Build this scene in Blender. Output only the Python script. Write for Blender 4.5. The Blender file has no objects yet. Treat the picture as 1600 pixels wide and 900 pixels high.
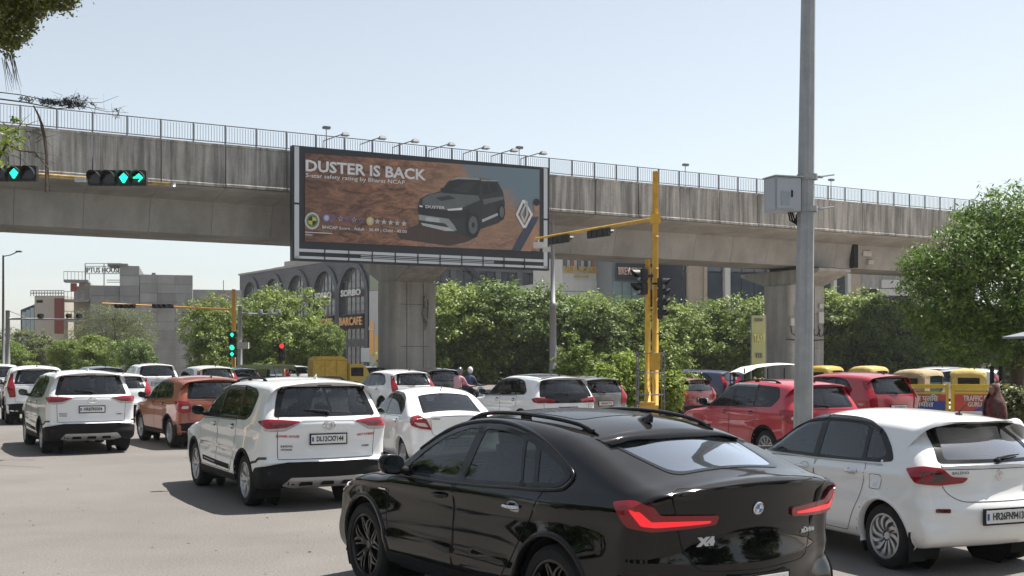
import bpy, bmesh, math, random
import numpy as np
from mathutils import Vector, Matrix, noise
from mathutils.bvhtree import BVHTree
from mathutils.geometry import delaunay_2d_cdt
random.seed(7); rng = np.random.default_rng(7)
sc = bpy.context.scene
COL = sc.collection
R = math.radians
# ---------------------------------------------------------------- camera, sky, sun, exposure
CAM_H = 2.1
F_PX, HOR = 1800.0, 556.0
cd = bpy.data.cameras.new('camera'); cam = bpy.data.objects.new('camera', cd); COL.objects.link(cam)
cam.location = (0, 0, CAM_H); cam.rotation_euler = (R(90), 0, 0)
cd.sensor_width = 36.0; cd.lens = 36.0*F_PX/1600.0
cd.shift_y = (HOR-450.0)/1600.0
cd.clip_start = 0.1; cd.clip_end = 3000
sc.camera = cam
SUN_AZ, SUN_EL = R(62), R(64)          # azimuth clockwise from +Y (view direction)
w = bpy.data.worlds.new("World"); sc.world = w; w.use_nodes = True
nt = w.node_tree; bg = nt.nodes['Background']
sky = nt.nodes.new('ShaderNodeTexSky'); sky.sky_type = 'NISHITA'; sky.sun_disc = False
sky.sun_elevation = SUN_EL; sky.sun_rotation = SUN_AZ
sky.air_density = 1.0; sky.dust_density = 0.9; sky.ozone_density = 1.0
hs = nt.nodes.new('ShaderNodeHueSaturation'); hs.inputs['Saturation'].default_value = 0.46; hs.inputs['Hue'].default_value = 0.49
nt.links.new(sky.outputs[0], hs.inputs['Color']); nt.links.new(hs.outputs[0], bg.inputs['Color'])
bg.inputs['Strength'].default_value = 0.082
sd = bpy.data.lights.new('sun', 'SUN'); sun = bpy.data.objects.new('sun', sd); COL.objects.link(sun)
sd.energy = 4.8; sd.angle = R(0.5); sd.color = (1.0, 0.955, 0.89)
sdir = Vector((math.sin(SUN_AZ)*math.cos(SUN_EL), math.cos(SUN_AZ)*math.cos(SUN_EL), math.sin(SUN_EL)))
sun.rotation_euler = sdir.to_track_quat('Z', 'Y').to_euler()
sc.view_settings.view_transform = 'Standard'; sc.view_settings.look = 'None'
sc.view_settings.exposure = 1.0; sc.view_settings.gamma = 1.0
sc.cycles.max_bounces = 8; sc.cycles.transparent_max_bounces = 24

def PX(px, Y): return (px-800.0)/F_PX*Y           # photograph column -> metres right of the camera at depth Y
def PZ(py, Y): return CAM_H+(HOR-py)/F_PX*Y       # photograph row -> height at depth Y
# ---------------------------------------------------------------- materials
MATS = {}
def principled(name):
    m = bpy.data.materials.new(name); m.use_nodes = True
    return m, m.node_tree, m.node_tree.nodes['Principled BSDF']
def N(nt, t, **kw):
    n = nt.nodes.new(t)
    for k, v in kw.items():
        if k in n.inputs: n.inputs[k].default_value = v
        else: setattr(n, k, v)
    return n
def mat(name, col, *args_, topdust_sheen=1.3, **kw_):
    return _mat(name, col, *args_, topdust_sheen=topdust_sheen, **kw_)
def _mat(name, col, rough=0.6, metal=0.0, coat=0.0, noise_amt=0.0, noise_scale=4.0, bump=0.0, bump_scale=40.0, emit=None, estr=1.0, spec=None, dust=0.0, stretch=None, topdust_sheen=1.3):
    if name in MATS: return MATS[name]
    m, t, b = principled(name)
    c = (*col, 1)
    b.inputs['Base Color'].default_value = c; b.inputs['Roughness'].default_value = rough
    b.inputs['Metallic'].default_value = metal; b.inputs['Coat Weight'].default_value = coat
    b.inputs['Coat Roughness'].default_value = 0.04
    if spec is not None: b.inputs['Specular IOR Level'].default_value = spec
    if noise_amt > 0 or bump > 0 or dust > 0:
        tc = N(t, 'ShaderNodeTexCoord'); mp = N(t, 'ShaderNodeMapping')
        t.links.new(tc.outputs['Object'], mp.inputs['Vector'])
        if stretch: mp.inputs['Scale'].default_value = stretch
    src = None
    if noise_amt > 0:
        n = N(t, 'ShaderNodeTexNoise', Scale=noise_scale, Detail=6.0, Roughness=0.62)
        t.links.new(mp.outputs[0], n.inputs['Vector'])
        mx = N(t, 'ShaderNodeMix', data_type='RGBA')
        rp = N(t, 'ShaderNodeMapRange'); rp.inputs['From Min'].default_value = .3; rp.inputs['From Max'].default_value = .7
        t.links.new(n.outputs['Fac'], rp.inputs['Value']); t.links.new(rp.outputs[0], mx.inputs['Factor'])
        mx.inputs['A'].default_value = (*[max(0, x*(1-noise_amt)) for x in col], 1)
        mx.inputs['B'].default_value = (*[min(1, x*(1+noise_amt)) for x in col], 1)
        src = mx.outputs['Result']
    if dust > 0:
        n2 = N(t, 'ShaderNodeTexNoise', Scale=3.0, Detail=8.0, Roughness=0.7)
        t.links.new(mp.outputs[0], n2.inputs['Vector'])
        sp = N(t, 'ShaderNodeSeparateXYZ'); t.links.new(tc.outputs['Object'], sp.inputs[0])
        hr = N(t, 'ShaderNodeMapRange'); hr.inputs['From Min'].default_value = 1.0; hr.inputs['From Max'].default_value = 0.15
        hr.inputs['To Min'].default_value = .25; hr.inputs['To Max'].default_value = 1.0
        t.links.new(sp.outputs['Z'], hr.inputs['Value'])
        ge = N(t, 'ShaderNodeNewGeometry'); sn = N(t, 'ShaderNodeSeparateXYZ'); t.links.new(ge.outputs['Normal'], sn.inputs[0])
        ur = N(t, 'ShaderNodeMapRange'); ur.inputs['From Min'].default_value = .6; ur.inputs['From Max'].default_value = 1.0; ur.inputs['To Max'].default_value = topdust_sheen; t.links.new(sn.outputs['Z'], ur.inputs['Value'])
        ad = N(t, 'ShaderNodeMath', operation='ADD'); t.links.new(hr.outputs[0], ad.inputs[0]); t.links.new(ur.outputs[0], ad.inputs[1]); hr = ad
        mm = N(t, 'ShaderNodeMath', operation='MULTIPLY'); t.links.new(hr.outputs[0], mm.inputs[0]); t.links.new(n2.outputs['Fac'], mm.inputs[1])
        m2 = N(t, 'ShaderNodeMath', operation='MULTIPLY'); t.links.new(mm.outputs[0], m2.inputs[0]); m2.inputs[1].default_value = dust
        mx2 = N(t, 'ShaderNodeMix', data_type='RGBA'); t.links.new(m2.outputs[0], mx2.inputs['Factor'])
        if src: t.links.new(src, mx2.inputs['A'])
        else: mx2.inputs['A'].default_value = c
        mx2.inputs['B'].default_value = (.28, .235, .185, 1)
        src = mx2.outputs['Result']
        rr = N(t, 'ShaderNodeMath', operation='MULTIPLY_ADD'); t.links.new(m2.outputs[0], rr.inputs[0]); rr.inputs[1].default_value = .6; rr.inputs[2].default_value = .03
        t.links.new(rr.outputs[0], b.inputs['Coat Roughness'])
    if src: t.links.new(src, b.inputs['Base Color'])
    if bump > 0:
        n3 = N(t, 'ShaderNodeTexNoise', Scale=bump_scale, Detail=5.0); t.links.new(mp.outputs[0], n3.inputs['Vector'])
        bp = N(t, 'ShaderNodeBump', Strength=bump, Distance=0.02); t.links.new(n3.outputs['Fac'], bp.inputs['Height'])
        t.links.new(bp.outputs[0], b.inputs['Normal'])
    if emit:
        b.inputs['Emission Color'].default_value = (*emit, 1); b.inputs['Emission Strength'].default_value = estr
    MATS[name] = m; return m
def glass(name, tint, rough=0.015, refl=1.0):
    if name in MATS: return MATS[name]
    m = bpy.data.materials.new(name); m.use_nodes = True; t = m.node_tree; t.nodes.clear()
    o = N(t, 'ShaderNodeOutputMaterial'); tr = N(t, 'ShaderNodeBsdfTransparent'); tr.inputs[0].default_value = (*tint, 1)
    gl = N(t, 'ShaderNodeBsdfGlossy'); gl.inputs['Roughness'].default_value = rough; gl.inputs[0].default_value = (.95, .97, 1, 1)
    fr = N(t, 'ShaderNodeFresnel', IOR=1.6); mu = N(t, 'ShaderNodeMath', operation='MULTIPLY_ADD'); mu.inputs[1].default_value = 1.15*refl; mu.inputs[2].default_value = .0
    mu.use_clamp = True
    mx = N(t, 'ShaderNodeMixShader'); t.links.new(fr.outputs[0], mu.inputs[0]); t.links.new(mu.outputs[0], mx.inputs[0])
    t.links.new(tr.outputs[0], mx.inputs[1]); t.links.new(gl.outputs[0], mx.inputs[2]); t.links.new(mx.outputs[0], o.inputs[0])
    MATS[name] = m; return m
def foliage(name, c1, c2, rough=0.5):
    if name in MATS: return MATS[name]
    m, t, b = principled(name)
    g = N(t, 'ShaderNodeNewGeometry'); cr = N(t, 'ShaderNodeValToRGB')
    cr.color_ramp.elements[0].color = (*c1, 1); cr.color_ramp.elements[1].color = (*c2, 1)
    e = cr.color_ramp.elements.new(.55); e.color = (*[(a*.55+b_*.45) for a, b_ in zip(c1, c2)], 1)
    t.links.new(g.outputs['Random Per Island'], cr.inputs[0]); t.links.new(cr.outputs[0], b.inputs['Base Color'])
    b.inputs['Roughness'].default_value = rough; b.inputs['Specular IOR Level'].default_value = .35
    tl = N(t, 'ShaderNodeBsdfTranslucent'); t.links.new(cr.outputs[0], tl.inputs[0])
    mx = N(t, 'ShaderNodeMixShader'); mx.inputs[0].default_value = .35
    out = t.nodes['Material Output']; t.links.new(b.outputs[0], mx.inputs[1]); t.links.new(tl.outputs[0], mx.inputs[2]); t.links.new(mx.outputs[0], out.inputs[0])
    MATS[name] = m; return m
def paint(name, col, rough=.38, metal=0., dust=.12): return mat(name, col, rough, metal, coat=1.0, dust=dust)
# ---------------------------------------------------------------- object helpers
def tag(o, label=None, cat=None, group=None, kind=None):
    if label: o['label'] = label
    if cat: o['category'] = cat
    if group: o['group'] = group
    if kind: o['kind'] = kind
    return o
def empty(name, loc=(0, 0, 0), rz=0.0, label=None, cat=None, group=None):
    o = bpy.data.objects.new(name, None); COL.objects.link(o); o.location = loc; o.rotation_euler = (0, 0, rz)
    o.empty_display_size = .3
    return tag(o, label, cat, group)
def link(name, me, m, parent=None, loc=None, rot=None):
    if m is not None:
        me.materials.clear()
        for k in (m if isinstance(m, (list, tuple)) else [m]): me.materials.append(k)
    o = bpy.data.objects.new(name, me); COL.objects.link(o)
    if parent: o.parent = parent
    if loc: o.location = loc
    if rot: o.rotation_euler = rot
    return o
def bobj(name, bm, m, parent=None, smooth=False, loc=None, rot=None, bevel=0):
    me = bpy.data.meshes.new(name); bm.normal_update()
    if bevel:
        bmesh.ops.bevel(bm, geom=list(bm.edges), offset=bevel, segments=2, affect='EDGES', clamp_overlap=True)
    bm.to_mesh(me); bm.free()
    if smooth: me.shade_smooth()
    return link(name, me, m, parent, loc, rot)
def smooth_angle(me, ang=35):
    me.shade_smooth()
    try: me.set_sharp_from_angle(angle=R(ang))
    except Exception: pass
def box(bm, x0, x1, y0, y1, z0, z1, mi=0):
    if x0 > x1: x0, x1 = x1, x0
    if y0 > y1: y0, y1 = y1, y0
    if z0 > z1: z0, z1 = z1, z0
    v = [bm.verts.new(p) for p in ((x0,y0,z0),(x1,y0,z0),(x1,y1,z0),(x0,y1,z0),(x0,y0,z1),(x1,y0,z1),(x1,y1,z1),(x0,y1,z1))]
    for f in ((3,2,1,0),(4,5,6,7),(0,1,5,4),(1,2,6,5),(2,3,7,6),(3,0,4,7)):
        bm.faces.new([v[i] for i in f]).material_index = mi
    return v
def tube(bm, pts, rad, n=8, caps=True, mi=0, ends=None):
    pts = [Vector(p) for p in pts]; rings = []
    rads = [float(x) for x in rad] if isinstance(rad, (list, tuple)) else [float(rad)]*len(pts)
    for i, p in enumerate(pts):
        d = (pts[min(i+1, len(pts)-1)]-pts[max(i-1, 0)]).normalized()
        a = Vector((0, 0, 1)) if abs(d.z) < .9 else Vector((1, 0, 0))
        u = d.cross(a).normalized(); v = d.cross(u)
        rings.append([bm.verts.new(p+rads[i]*(math.cos(2*math.pi*k/n)*u+math.sin(2*math.pi*k/n)*v)) for k in range(n)])
    for a, b in zip(rings, rings[1:]):
        for k in range(n):
            f = bm.faces.new((a[k], a[(k+1) % n], b[(k+1) % n], b[k])); f.material_index = mi; f.smooth = n > 6
    if caps:
        bm.faces.new(rings[0]).material_index = mi; bm.faces.new(rings[-1][::-1]).material_index = mi
def lathe(bm, prof, n=32, axis='y', mi=0, c=(0, 0, 0), smooth=True):
    rings = []
    for r, h in prof:
        ring = []
        for k in range(n):
            a = 2*math.pi*k/n
            if axis == 'y': p = (r*math.cos(a), h, r*math.sin(a))
            elif axis == 'z': p = (r*math.cos(a), r*math.sin(a), h)
            else: p = (h, r*math.cos(a), r*math.sin(a))
            ring.append(bm.verts.new(Vector(p)+Vector(c)))
        rings.append(ring)
    for a, b in zip(rings, rings[1:]):
        for k in range(n):
            try: f = bm.faces.new((a[k], a[(k+1) % n], b[(k+1) % n], b[k])); f.material_index = mi; f.smooth = smooth
            except ValueError: pass
    return rings
def prism(bm, poly, y0, y1, mi=0, plane='xz'):
    def P(u, v, h):
        return {'xz': (u, h, v), 'yz': (h, u, v), 'xy': (u, v, h)}[plane]
    a = [bm.verts.new(P(u, v, y0)) for u, v in poly]; b = [bm.verts.new(P(u, v, y1)) for u, v in poly]
    n = len(poly)
    bm.faces.new(a).material_index = mi; bm.faces.new(b[::-1]).material_index = mi
    for k in range(n): bm.faces.new((a[k], b[k], b[(k+1) % n], a[(k+1) % n])).material_index = mi
def simple_box(name, x0, x1, y0, y1, z0, z1, m, parent=None, bevel=0):
    bm = bmesh.new(); box(bm, x0, x1, y0, y1, z0, z1); return bobj(name, bm, m, parent, bevel=bevel)
def simple_tube(name, pts, rad, m, parent=None, n=10):
    bm = bmesh.new(); tube(bm, pts, rad, n); return bobj(name, bm, m, parent)
_tc = {}
def text_mesh(s, size=1.0, depth=0.01, bold=0.0, spacing=1.0, align='CENTER', shear=0.0, sx=1.0):
    key = (s, size, depth, bold, spacing, align, shear, sx)
    if key in _tc: return _tc[key].copy()
    c = bpy.data.curves.new('text', 'FONT'); c.body = s; c.size = size; c.extrude = depth/2; c.offset = bold
    c.align_x = align; c.align_y = 'CENTER'; c.space_character = spacing; c.resolution_u = 2; c.shear = shear
    o = bpy.data.objects.new('text', c); COL.objects.link(o)
    dg = bpy.context.evaluated_depsgraph_get(); dg.update()
    me = bpy.data.meshes.new_from_object(o.evaluated_get(dg))
    bpy.data.objects.remove(o); bpy.data.curves.remove(c)
    if sx != 1: me.transform(Matrix.Diagonal((sx, 1, 1, 1)))
    _tc[key] = me; return me.copy()
def text(name, s, size, m, parent, M, **kw):
    """M maps text plane (x right, y up, z out) to the parent's space"""
    me = text_mesh(s, size, **kw); me.transform(M); me.name = name
    return link(name, me, m, parent)
def frame_mat(o, xaxis, yaxis):
    x = Vector(xaxis).normalized(); y = Vector(yaxis).normalized(); z = x.cross(y)
    M = Matrix((x, y, z)).transposed().to_4x4(); M.translation = Vector(o); return M
def copy_tree(o, parent=None, swap=None):
    c = o.copy(); COL.objects.link(c)
    if parent: c.parent = parent
    if swap and o.type == 'MESH':
        for i, s in enumerate(c.material_slots):
            if s.material and s.material.name in swap:
                mm = swap[s.material.name]; s.link = 'OBJECT'; s.material = mm
    for ch in list(o.children): copy_tree(ch, c, swap)
    return c
# ---------------------------------------------------------------- car builder
M_TYRE = mat('tyre rubber', (.014, .014, .015), .9, bump=.15, bump_scale=60, noise_amt=.3)
M_RIM = mat('alloy silver', (.45, .46, .48), .32, .85)
M_RIMB = mat('black alloy', (.012, .012, .013), .35, .3, coat=.5)
M_BLK = mat('black plastic', (.009, .009, .010), .7, noise_amt=.25, spec=.25)
M_GBLK = mat('gloss black trim', (.006, .006, .007), .25, coat=.35, spec=.2)
M_CHR = mat('chrome', (.75, .76, .78), .12, 1.0)
M_SIL = mat('satin silver plastic', (.42, .43, .45), .35, .5)
M_RED = mat('tail lamp red', (.26, .004, .012), .2, coat=1.0, spec=.2)
M_DRED = mat('tail lamp dark red', (.10, .004, .008), .15, coat=1.0)
M_LIT = mat('lit brake lamp', (.5, .006, .01), .2, coat=1.0, emit=(1, .01, .025), estr=.38)
M_CLR = mat('clear lamp lens', (.55, .5, .5), .15, coat=1.0)
M_PLATE = mat('number plate white', (.72, .72, .70), .5)
M_INK = mat('black lettering', (.015, .015, .015), .5)
M_SEAT = mat('dark seat fabric', (.03, .03, .032), .9, noise_amt=.3, noise_scale=20)
M_SEATG = mat('grey seat fabric', (.16, .15, .14), .9, noise_amt=.2, noise_scale=20)
M_WELL = mat('wheel well dark', (.008, .008, .008), .95)
M_MIRG = mat('mirror glass', (.25, .27, .30), .08, 1.0)
M_SEAM = mat('panel gap', (.01, .01, .01), .9)
M_UNDER = mat('underbody', (.02, .019, .018), .9)
G_SIDE = glass('tinted window glass', (.50, .55, .52), refl=.7)
G_REAR = glass('rear window glass', (.58, .64, .66), refl=1.1)
G_WS = glass('windscreen glass', (.88, .93, .90), refl=.8)
G_DARK = glass('dark window glass', (.13, .15, .17), refl=1.1)

def catmull(pts, closed=False, per=10):
    P = [np.array(p, float) for p in pts]; n = len(P); out = []
    rng_ = range(n) if closed else range(n-1)
    for i in rng_:
        p1, p2 = P[i], P[(i+1) % n]
        p0 = P[(i-1) % n] if closed or i > 0 else 2*p1-p2
        p3 = P[(i+2) % n] if closed or i+2 < n else 2*p2-p1
        for k in range(per):
            t = k/per
            # centripetal-like by limiting tangents
            d = np.linalg.norm(p2-p1)
            m1 = (p2-p0)/max(np.linalg.norm(p2-p1)+np.linalg.norm(p1-p0), 1e-6)*d
            m2 = (p3-p1)/max(np.linalg.norm(p3-p2)+np.linalg.norm(p2-p1), 1e-6)*d
            out.append((2*t**3-3*t**2+1)*p1+(t**3-2*t**2+t)*m1+(-2*t**3+3*t**2)*p2+(t**3-t**2)*m2)
    if not closed: out.append(P[-1])
    return [tuple(o) for o in out]
def profile_line(ctrl, step):
    segs = []; cur = []
    for p in ctrl:
        cur.append(p[:2])
        if len(p) > 2 and len(cur) > 1: segs.append(cur); cur = [p[:2]]
    if len(cur) > 1: segs.append(cur)
    out = []
    for s in segs:
        c = np.array(catmull(s, per=14)); d = np.r_[0, np.cumsum(np.linalg.norm(np.diff(c, axis=0), axis=1))]
        n = max(2, int(round(d[-1]/step)))
        t = np.linspace(0, d[-1], n+1)
        q = np.stack([np.interp(t, d, c[:, 0]), np.interp(t, d, c[:, 1])], 1)
        out.append(q if not out else q[1:])
    return np.concatenate(out)
def round_poly(pts, rad=0.03, seg=5):
    """pts: (u,v) or (u,v,r) -> polygon with rounded corners"""
    n = len(pts); out = []
    for i in range(n):
        p = np.array(pts[i][:2], float); a = np.array(pts[i-1][:2], float); b = np.array(pts[(i+1) % n][:2], float)
        r = pts[i][2] if len(pts[i]) > 2 else rad
        da, db = a-p, b-p; la, lb = np.linalg.norm(da), np.linalg.norm(db)
        r_ = min(r, la*.48, lb*.48)
        if r_ < 1e-4: out.append(tuple(p)); continue
        s, e = p+da/la*r_, p+db/lb*r_
        for k in range(seg+1):
            t = k/seg; out.append(tuple((1-t)**2*s+2*t*(1-t)*p+t*t*e))
    return out
def inside(poly, x, y):
    c = False; n = len(poly); j = n-1
    for i in range(n):
        xi, yi = poly[i][0], poly[i][1]; xj, yj = poly[j][0], poly[j][1]
        if (yi > y) != (yj > y) and x < (xj-xi)*(y-yi)/(yj-yi)+xi: c = not c
        j = i
    return c
def offset_poly(poly, d):
    """inset by d (positive = inwards)"""
    P = np.array([p[:2] for p in poly]); n = len(P)
    area = .5*np.sum(P[:, 0]*np.roll(P[:, 1], -1)-np.roll(P[:, 0], -1)*P[:, 1]); sg = 1 if area > 0 else -1
    out = []
    for i in range(n):
        e1 = P[i]-P[i-1]; e2 = P[(i+1) % n]-P[i]
        n1 = np.array([-e1[1], e1[0]]); n2 = np.array([-e2[1], e2[0]])
        n1 = n1/(np.linalg.norm(n1)+1e-9); n2 = n2/(np.linalg.norm(n2)+1e-9)
        m = n1+n2; l = np.linalg.norm(m)
        m = m/l if l > 1e-6 else n1
        k = 1/max(.5, float(m@n1))
        out.append(tuple(P[i]+sg*m*d*k))
    return out
def resample(poly, step):
    out = []; n = len(poly)
    for i in range(n):
        a = np.array(poly[i][:2], float); b = np.array(poly[(i+1) % n][:2], float); l = np.linalg.norm(b-a)
        k = max(1, int(math.ceil(l/step)))
        for j in range(k): out.append(tuple(a+(b-a)*j/k))
    return out

class Shell:
    """car body shell as an inflated side silhouette; patches are projected onto it"""
    def __init__(s, sp, step=.045, n1=14, n2=6, n3=9):
        s.sp = sp; L = sp['L']; s.hw = sp['W']/2
        q = profile_line(sp['prof'], step)
        floor_z = q[0][1], q[-1][1]
        nf = int((q[-1][0]-q[0][0])/(step*2.2))
        fl = np.stack([np.linspace(q[-1][0], q[0][0], nf+1)[1:-1], np.linspace(q[-1][1], q[0][1], nf+1)[1:-1]], 1)
        q = np.concatenate([q, fl]); n = len(q)
        tg = np.roll(q, -1, 0)-np.roll(q, 1, 0)
        nr = np.stack([-tg[:, 1], tg[:, 0]], 1); nr /= (np.linalg.norm(nr, axis=1)[:, None]+1e-9)
        # make outward
        c = np.array([L/2, .8]); 
        if np.mean(np.sum((q-c)*nr, 1)) < 0: nr = -nr
        k = int(.16/step)+1
        sm = sum(np.roll(nr, j, 0) for j in range(-k, k+1)); sm /= np.linalg.norm(sm, axis=1)[:, None]
        nx, nz = sm[:, 0], sm[:, 1]
        up = np.clip(nz, 0, 1)**2; dn = np.clip(-nz, 0, 1)**2; bk = np.clip(-nx, 0, 1)**2; fr = np.clip(nx, 0, 1)**2
        lowm = np.clip((1.0-q[:, 1])/.4, 0, 1)
        cr = up*sp.get('c_top', .05)+bk*(sp.get('c_back', .09)+lowm*sp.get('c_bump', .05))+fr*.17
        Rr = up*sp.get('r_top', .10)+dn*.05+bk*sp.get('r_back', .13)+fr*.16
        Rd = up*sp.get('d_top', .12)+dn*.05+bk*sp.get('d_back', .15)+fr*.18
        e = q-sm*cr[:, None]
        m = sp.get('spine', .62)
        z0 = sp.get('z0', .78)
        spn = np.stack([m+(np.clip(q[:, 0], 0, L))/L*(L-2*m), np.full(n, z0)], 1)
        spn[:, 1] = z0+0*spn[:, 1]
        d = e-spn; ln = np.linalg.norm(d, axis=1)
        cols = []
        for r in np.linspace(0, 1, n1):
            rr = (1-Rr/ln)*r
            p = spn+d*rr[:, None]; cols.append((p, np.array([s.Y(a, b) for a, b in p])))
        for k in range(1, n2+1):
            ph = k/n2*math.pi/2
            dist = Rr*(1-math.sin(ph)); p = spn+d*(1-dist/ln)[:, None]
            y = np.array([s.Y(a, b) for a, b in p])-Rd*(1-math.cos(ph))
            cols.append((p, y))
        ye = cols[-1][1]
        for k in range(1, n3+1):
            t = 1-k/n3
            p = e+sm*(cr*(1-t*t))[:, None]; cols.append((p, ye*t))
        nc = len(cols)
        V = np.zeros((n, nc, 3))
        for j, (p, y) in enumerate(cols): V[:, j, 0] = p[:, 0]; V[:, j, 1] = y; V[:, j, 2] = p[:, 1]
        V2 = V[:, :-1].copy()[:, ::-1]; V2[:, :, 1] *= -1
        V = np.concatenate([V, V2], 1); nc = V.shape[1]
        bm = bmesh.new(); vs = [[bm.verts.new(V[i, j]) for j in range(nc)] for i in range(n)]
        s.faces = []
        for i in range(n):
            a, b = vs[i], vs[(i+1) % n]
            for j in range(nc-1):
                try: f = bm.faces.new((a[j], b[j], b[j+1], a[j+1])); f.smooth = True
                except ValueError: pass
        # the collapsed spine rows: weld
        bmesh.ops.remove_doubles(bm, verts=[v for row in vs for v in (row[0], row[-1])], dist=.0005)
        bmesh.ops.recalc_face_normals(bm, faces=bm.faces)
        bm.normal_update(); bm.verts.ensure_lookup_table(); bm.faces.ensure_lookup_table()
        s.bm = bm; s.bvh = BVHTree.FromBMesh(bm)
        s.fn = [( [v.index for v in f.verts]) for f in bm.faces]
        bm.verts.index_update(); s.fv = [[v.index for v in f.verts] for f in bm.faces]
        s.vc = [v.co.copy() for v in bm.verts]; s.vn = [v.normal.copy() for v in bm.verts]
        s.holes = []
    def Y(s, x, z):
        sp = s.sp; L = sp['L']; hw = s.hw
        zb = sp['belt'](x) if callable(sp['belt']) else sp['belt']
        y = hw
        if z < .55: y -= .45*(.55-z)**2+.0
        if z < .33: y -= .25*(.33-z)
        sh = sp.get('shoulder', .03)
        if z > zb-.10:
            t = min(1, max(0, (z-zb+.10)/.10)); y -= sh*t*t*(3-2*t)
        if z > zb: y -= (z-zb)*sp.get('tumble', .28)+.10*max(0, z-zb)**2
        u = (x-L*.47)/(L*.5); y -= sp.get('taper', .07)*abs(u)**3.5
        if z > zb:  # greenhouse narrows towards the rear and front
            y -= sp.get('gtaper', .05)*max(0, abs(u)-.2)**2*min(1, (z-zb)/.3)
        for ax in (sp['ra'], sp['fa']):
            g = math.exp(-((x-ax)/.42)**2-((z-.62)/.30)**2); y += sp.get('flare', .025)*g
        # waist: door section slightly hollow with a crease
        for (zc, dep, wd, x0, x1) in sp.get('creases', ()):
            if x0-.3 < x < x1+.3:
                f = min(1, max(0, (x-x0+.3)/.3))*min(1, max(0, (x1+.3-x)/.3))
                zz = zc(x) if callable(zc) else zc
                dz = z-zz
                if dz <= 0: y -= f*dep*min(1, -dz/.035)*math.exp(-(max(0, -dz-.035)/wd)**2)
        return y
    def hit(s, mode, u, v):
        if mode == 'L': o, d = Vector((u, 3, v)), Vector((0, -1, 0))
        elif mode == 'R': o, d = Vector((u, -3, v)), Vector((0, 1, 0))
        elif mode == 'B': o, d = Vector((-3, u, v)), Vector((1, 0, 0))
        elif mode == 'F': o, d = Vector((9, u, v)), Vector((-1, 0, 0))
        elif mode == 'T': o, d = Vector((u, v, 4)), Vector((0, 0, -1))
        else:  # cylindrical about the vertical axis at (ax, 0): u is an angle
            ax = mode[1]; d = Vector((math.cos(u), math.sin(u), 0)); o = Vector((ax, 0, v))
            o = o+d*4; d = -d
        h = s.bvh.ray_cast(o, d)
        if h[0] is None:
            h = s.bvh.find_nearest(o+d*(3 if mode in ('L', 'R', 'B') else 4))
        co, nn, fi, _ = h
        ids = s.fv[fi]; W = 0; nrm = Vector()
        for k in ids:
            w_ = 1/((s.vc[k]-co).length_squared+1e-6); nrm += s.vn[k]*w_; W += w_
        nrm.normalize()
        return co, nrm
    def conv(s, mode, pts):
        if isinstance(mode, str): return [tuple(p) for p in pts]
        return [(math.atan2(p[1], p[0]-mode[1]) % (2*math.pi), p[2])+tuple(p[3:]) for p in pts]
    def patch(s, name, mode, loop, m, parent, off=.004, holes=(), rad=.02, res=.05, skirt=.012, mirror=False, rounded=True, mats=None, seam=None):
        cyl = not isinstance(mode, str)
        k = .9 if cyl else 1.0
        def prep(l):
            l = s.conv(mode, l)
            if cyl: l = [(a*.9, b)+tuple(r) for a, b, *r in l]
            if rounded: l = round_poly(l, rad)
            return resample(l, res)
        outer = prep(loop); inn = [prep(h) for h in holes]
        ob = []
        for sgn in ((1, -1) if mirror else (1,)):
            ob.append(s._patch(name, mode, outer, inn, m, parent, off, res, skirt, sgn, cyl))
        if seam:
            s.ribbon(name+'_gap' if False else 'panel_gap', mode, [(a, b) for a, b in outer]+[outer[0]], M_SEAM, ob[0], seam, off+.001, cyl=cyl, raw=True)
        return ob if mirror else ob[0]
    def _patch(s, name, mode, outer, inn, m, parent, off, res, skirt, sgn, cyl):
        pts = list(outer); edges = [(i, (i+1) % len(outer)) for i in range(len(outer))]
        for h in inn:
            b = len(pts); pts += h; edges += [(b+i, b+(i+1) % len(h)) for i in range(len(h))]
        us = [p[0] for p in outer]; vs = [p[1] for p in outer]
        bord = np.array(pts)
        g = res
        for a in np.arange(min(us)+g/2, max(us), g):
            for b in np.arange(min(vs)+g/2, max(vs), g):
                if inside(outer, a, b) and not any(inside(h, a, b) for h in inn):
                    if np.min((bord[:, 0]-a)**2+(bord[:, 1]-b)**2) > (g*.45)**2: pts.append((a, b))
        V, E, F, *_ = delaunay_2d_cdt([Vector(p) for p in pts], edges, [], 0, 1e-6)
        bm = bmesh.new(); bv = []; ns = []
        for p in V:
            u = p.x/.9 if cyl else p.x
            md, uu = mode, u
            if sgn < 0:
                if mode == 'L': md = 'R'
                elif cyl: uu = 2*math.pi-u
                else: uu = -u
            if mode == 'T' and sgn < 0:
                co, nr = s.hit('T', u, -p.y)
            else: co, nr = s.hit(md, uu, p.y)
            bv.append(bm.verts.new(co+nr*off)); ns.append(nr)
        fs = []
        for f in F:
            cx = sum(V[i].x for i in f)/3; cy = sum(V[i].y for i in f)/3
            if not inside(outer, cx, cy) or any(inside(h, cx, cy) for h in inn): continue
            try: fc = bm.faces.new([bv[i] for i in f])
            except ValueError: continue
            fc.normal_update()
            if fc.normal.dot(ns[f[0]]+ns[f[1]]+ns[f[2]]) < 0: fc.normal_flip()
            fc.smooth = True; fs.append(fc)
        nv = len(bv)
        if skirt > 0:
            be = [e for e in bm.edges if len(e.link_faces) == 1]; low = {}
            bm.verts.index_update()
            for e in be:
                for v in e.verts:
                    if v not in low: low[v] = bm.verts.new(v.co-ns[v.index]*(skirt+off))
            for e in be:
                a, b = e.verts
                bm.faces.new((a, b, low[b], low[a]))
            for v in list(low): ns.append(ns[v.index])
            bmesh.ops.recalc_face_normals(bm, faces=bm.faces)
        bad = [v for v in bm.verts if not v.link_faces]
        keep = [i for i, v in enumerate(bm.verts) if v.link_faces]
        me = bpy.data.meshes.new(name)
        cn = [ns[i] for i in keep]
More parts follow.
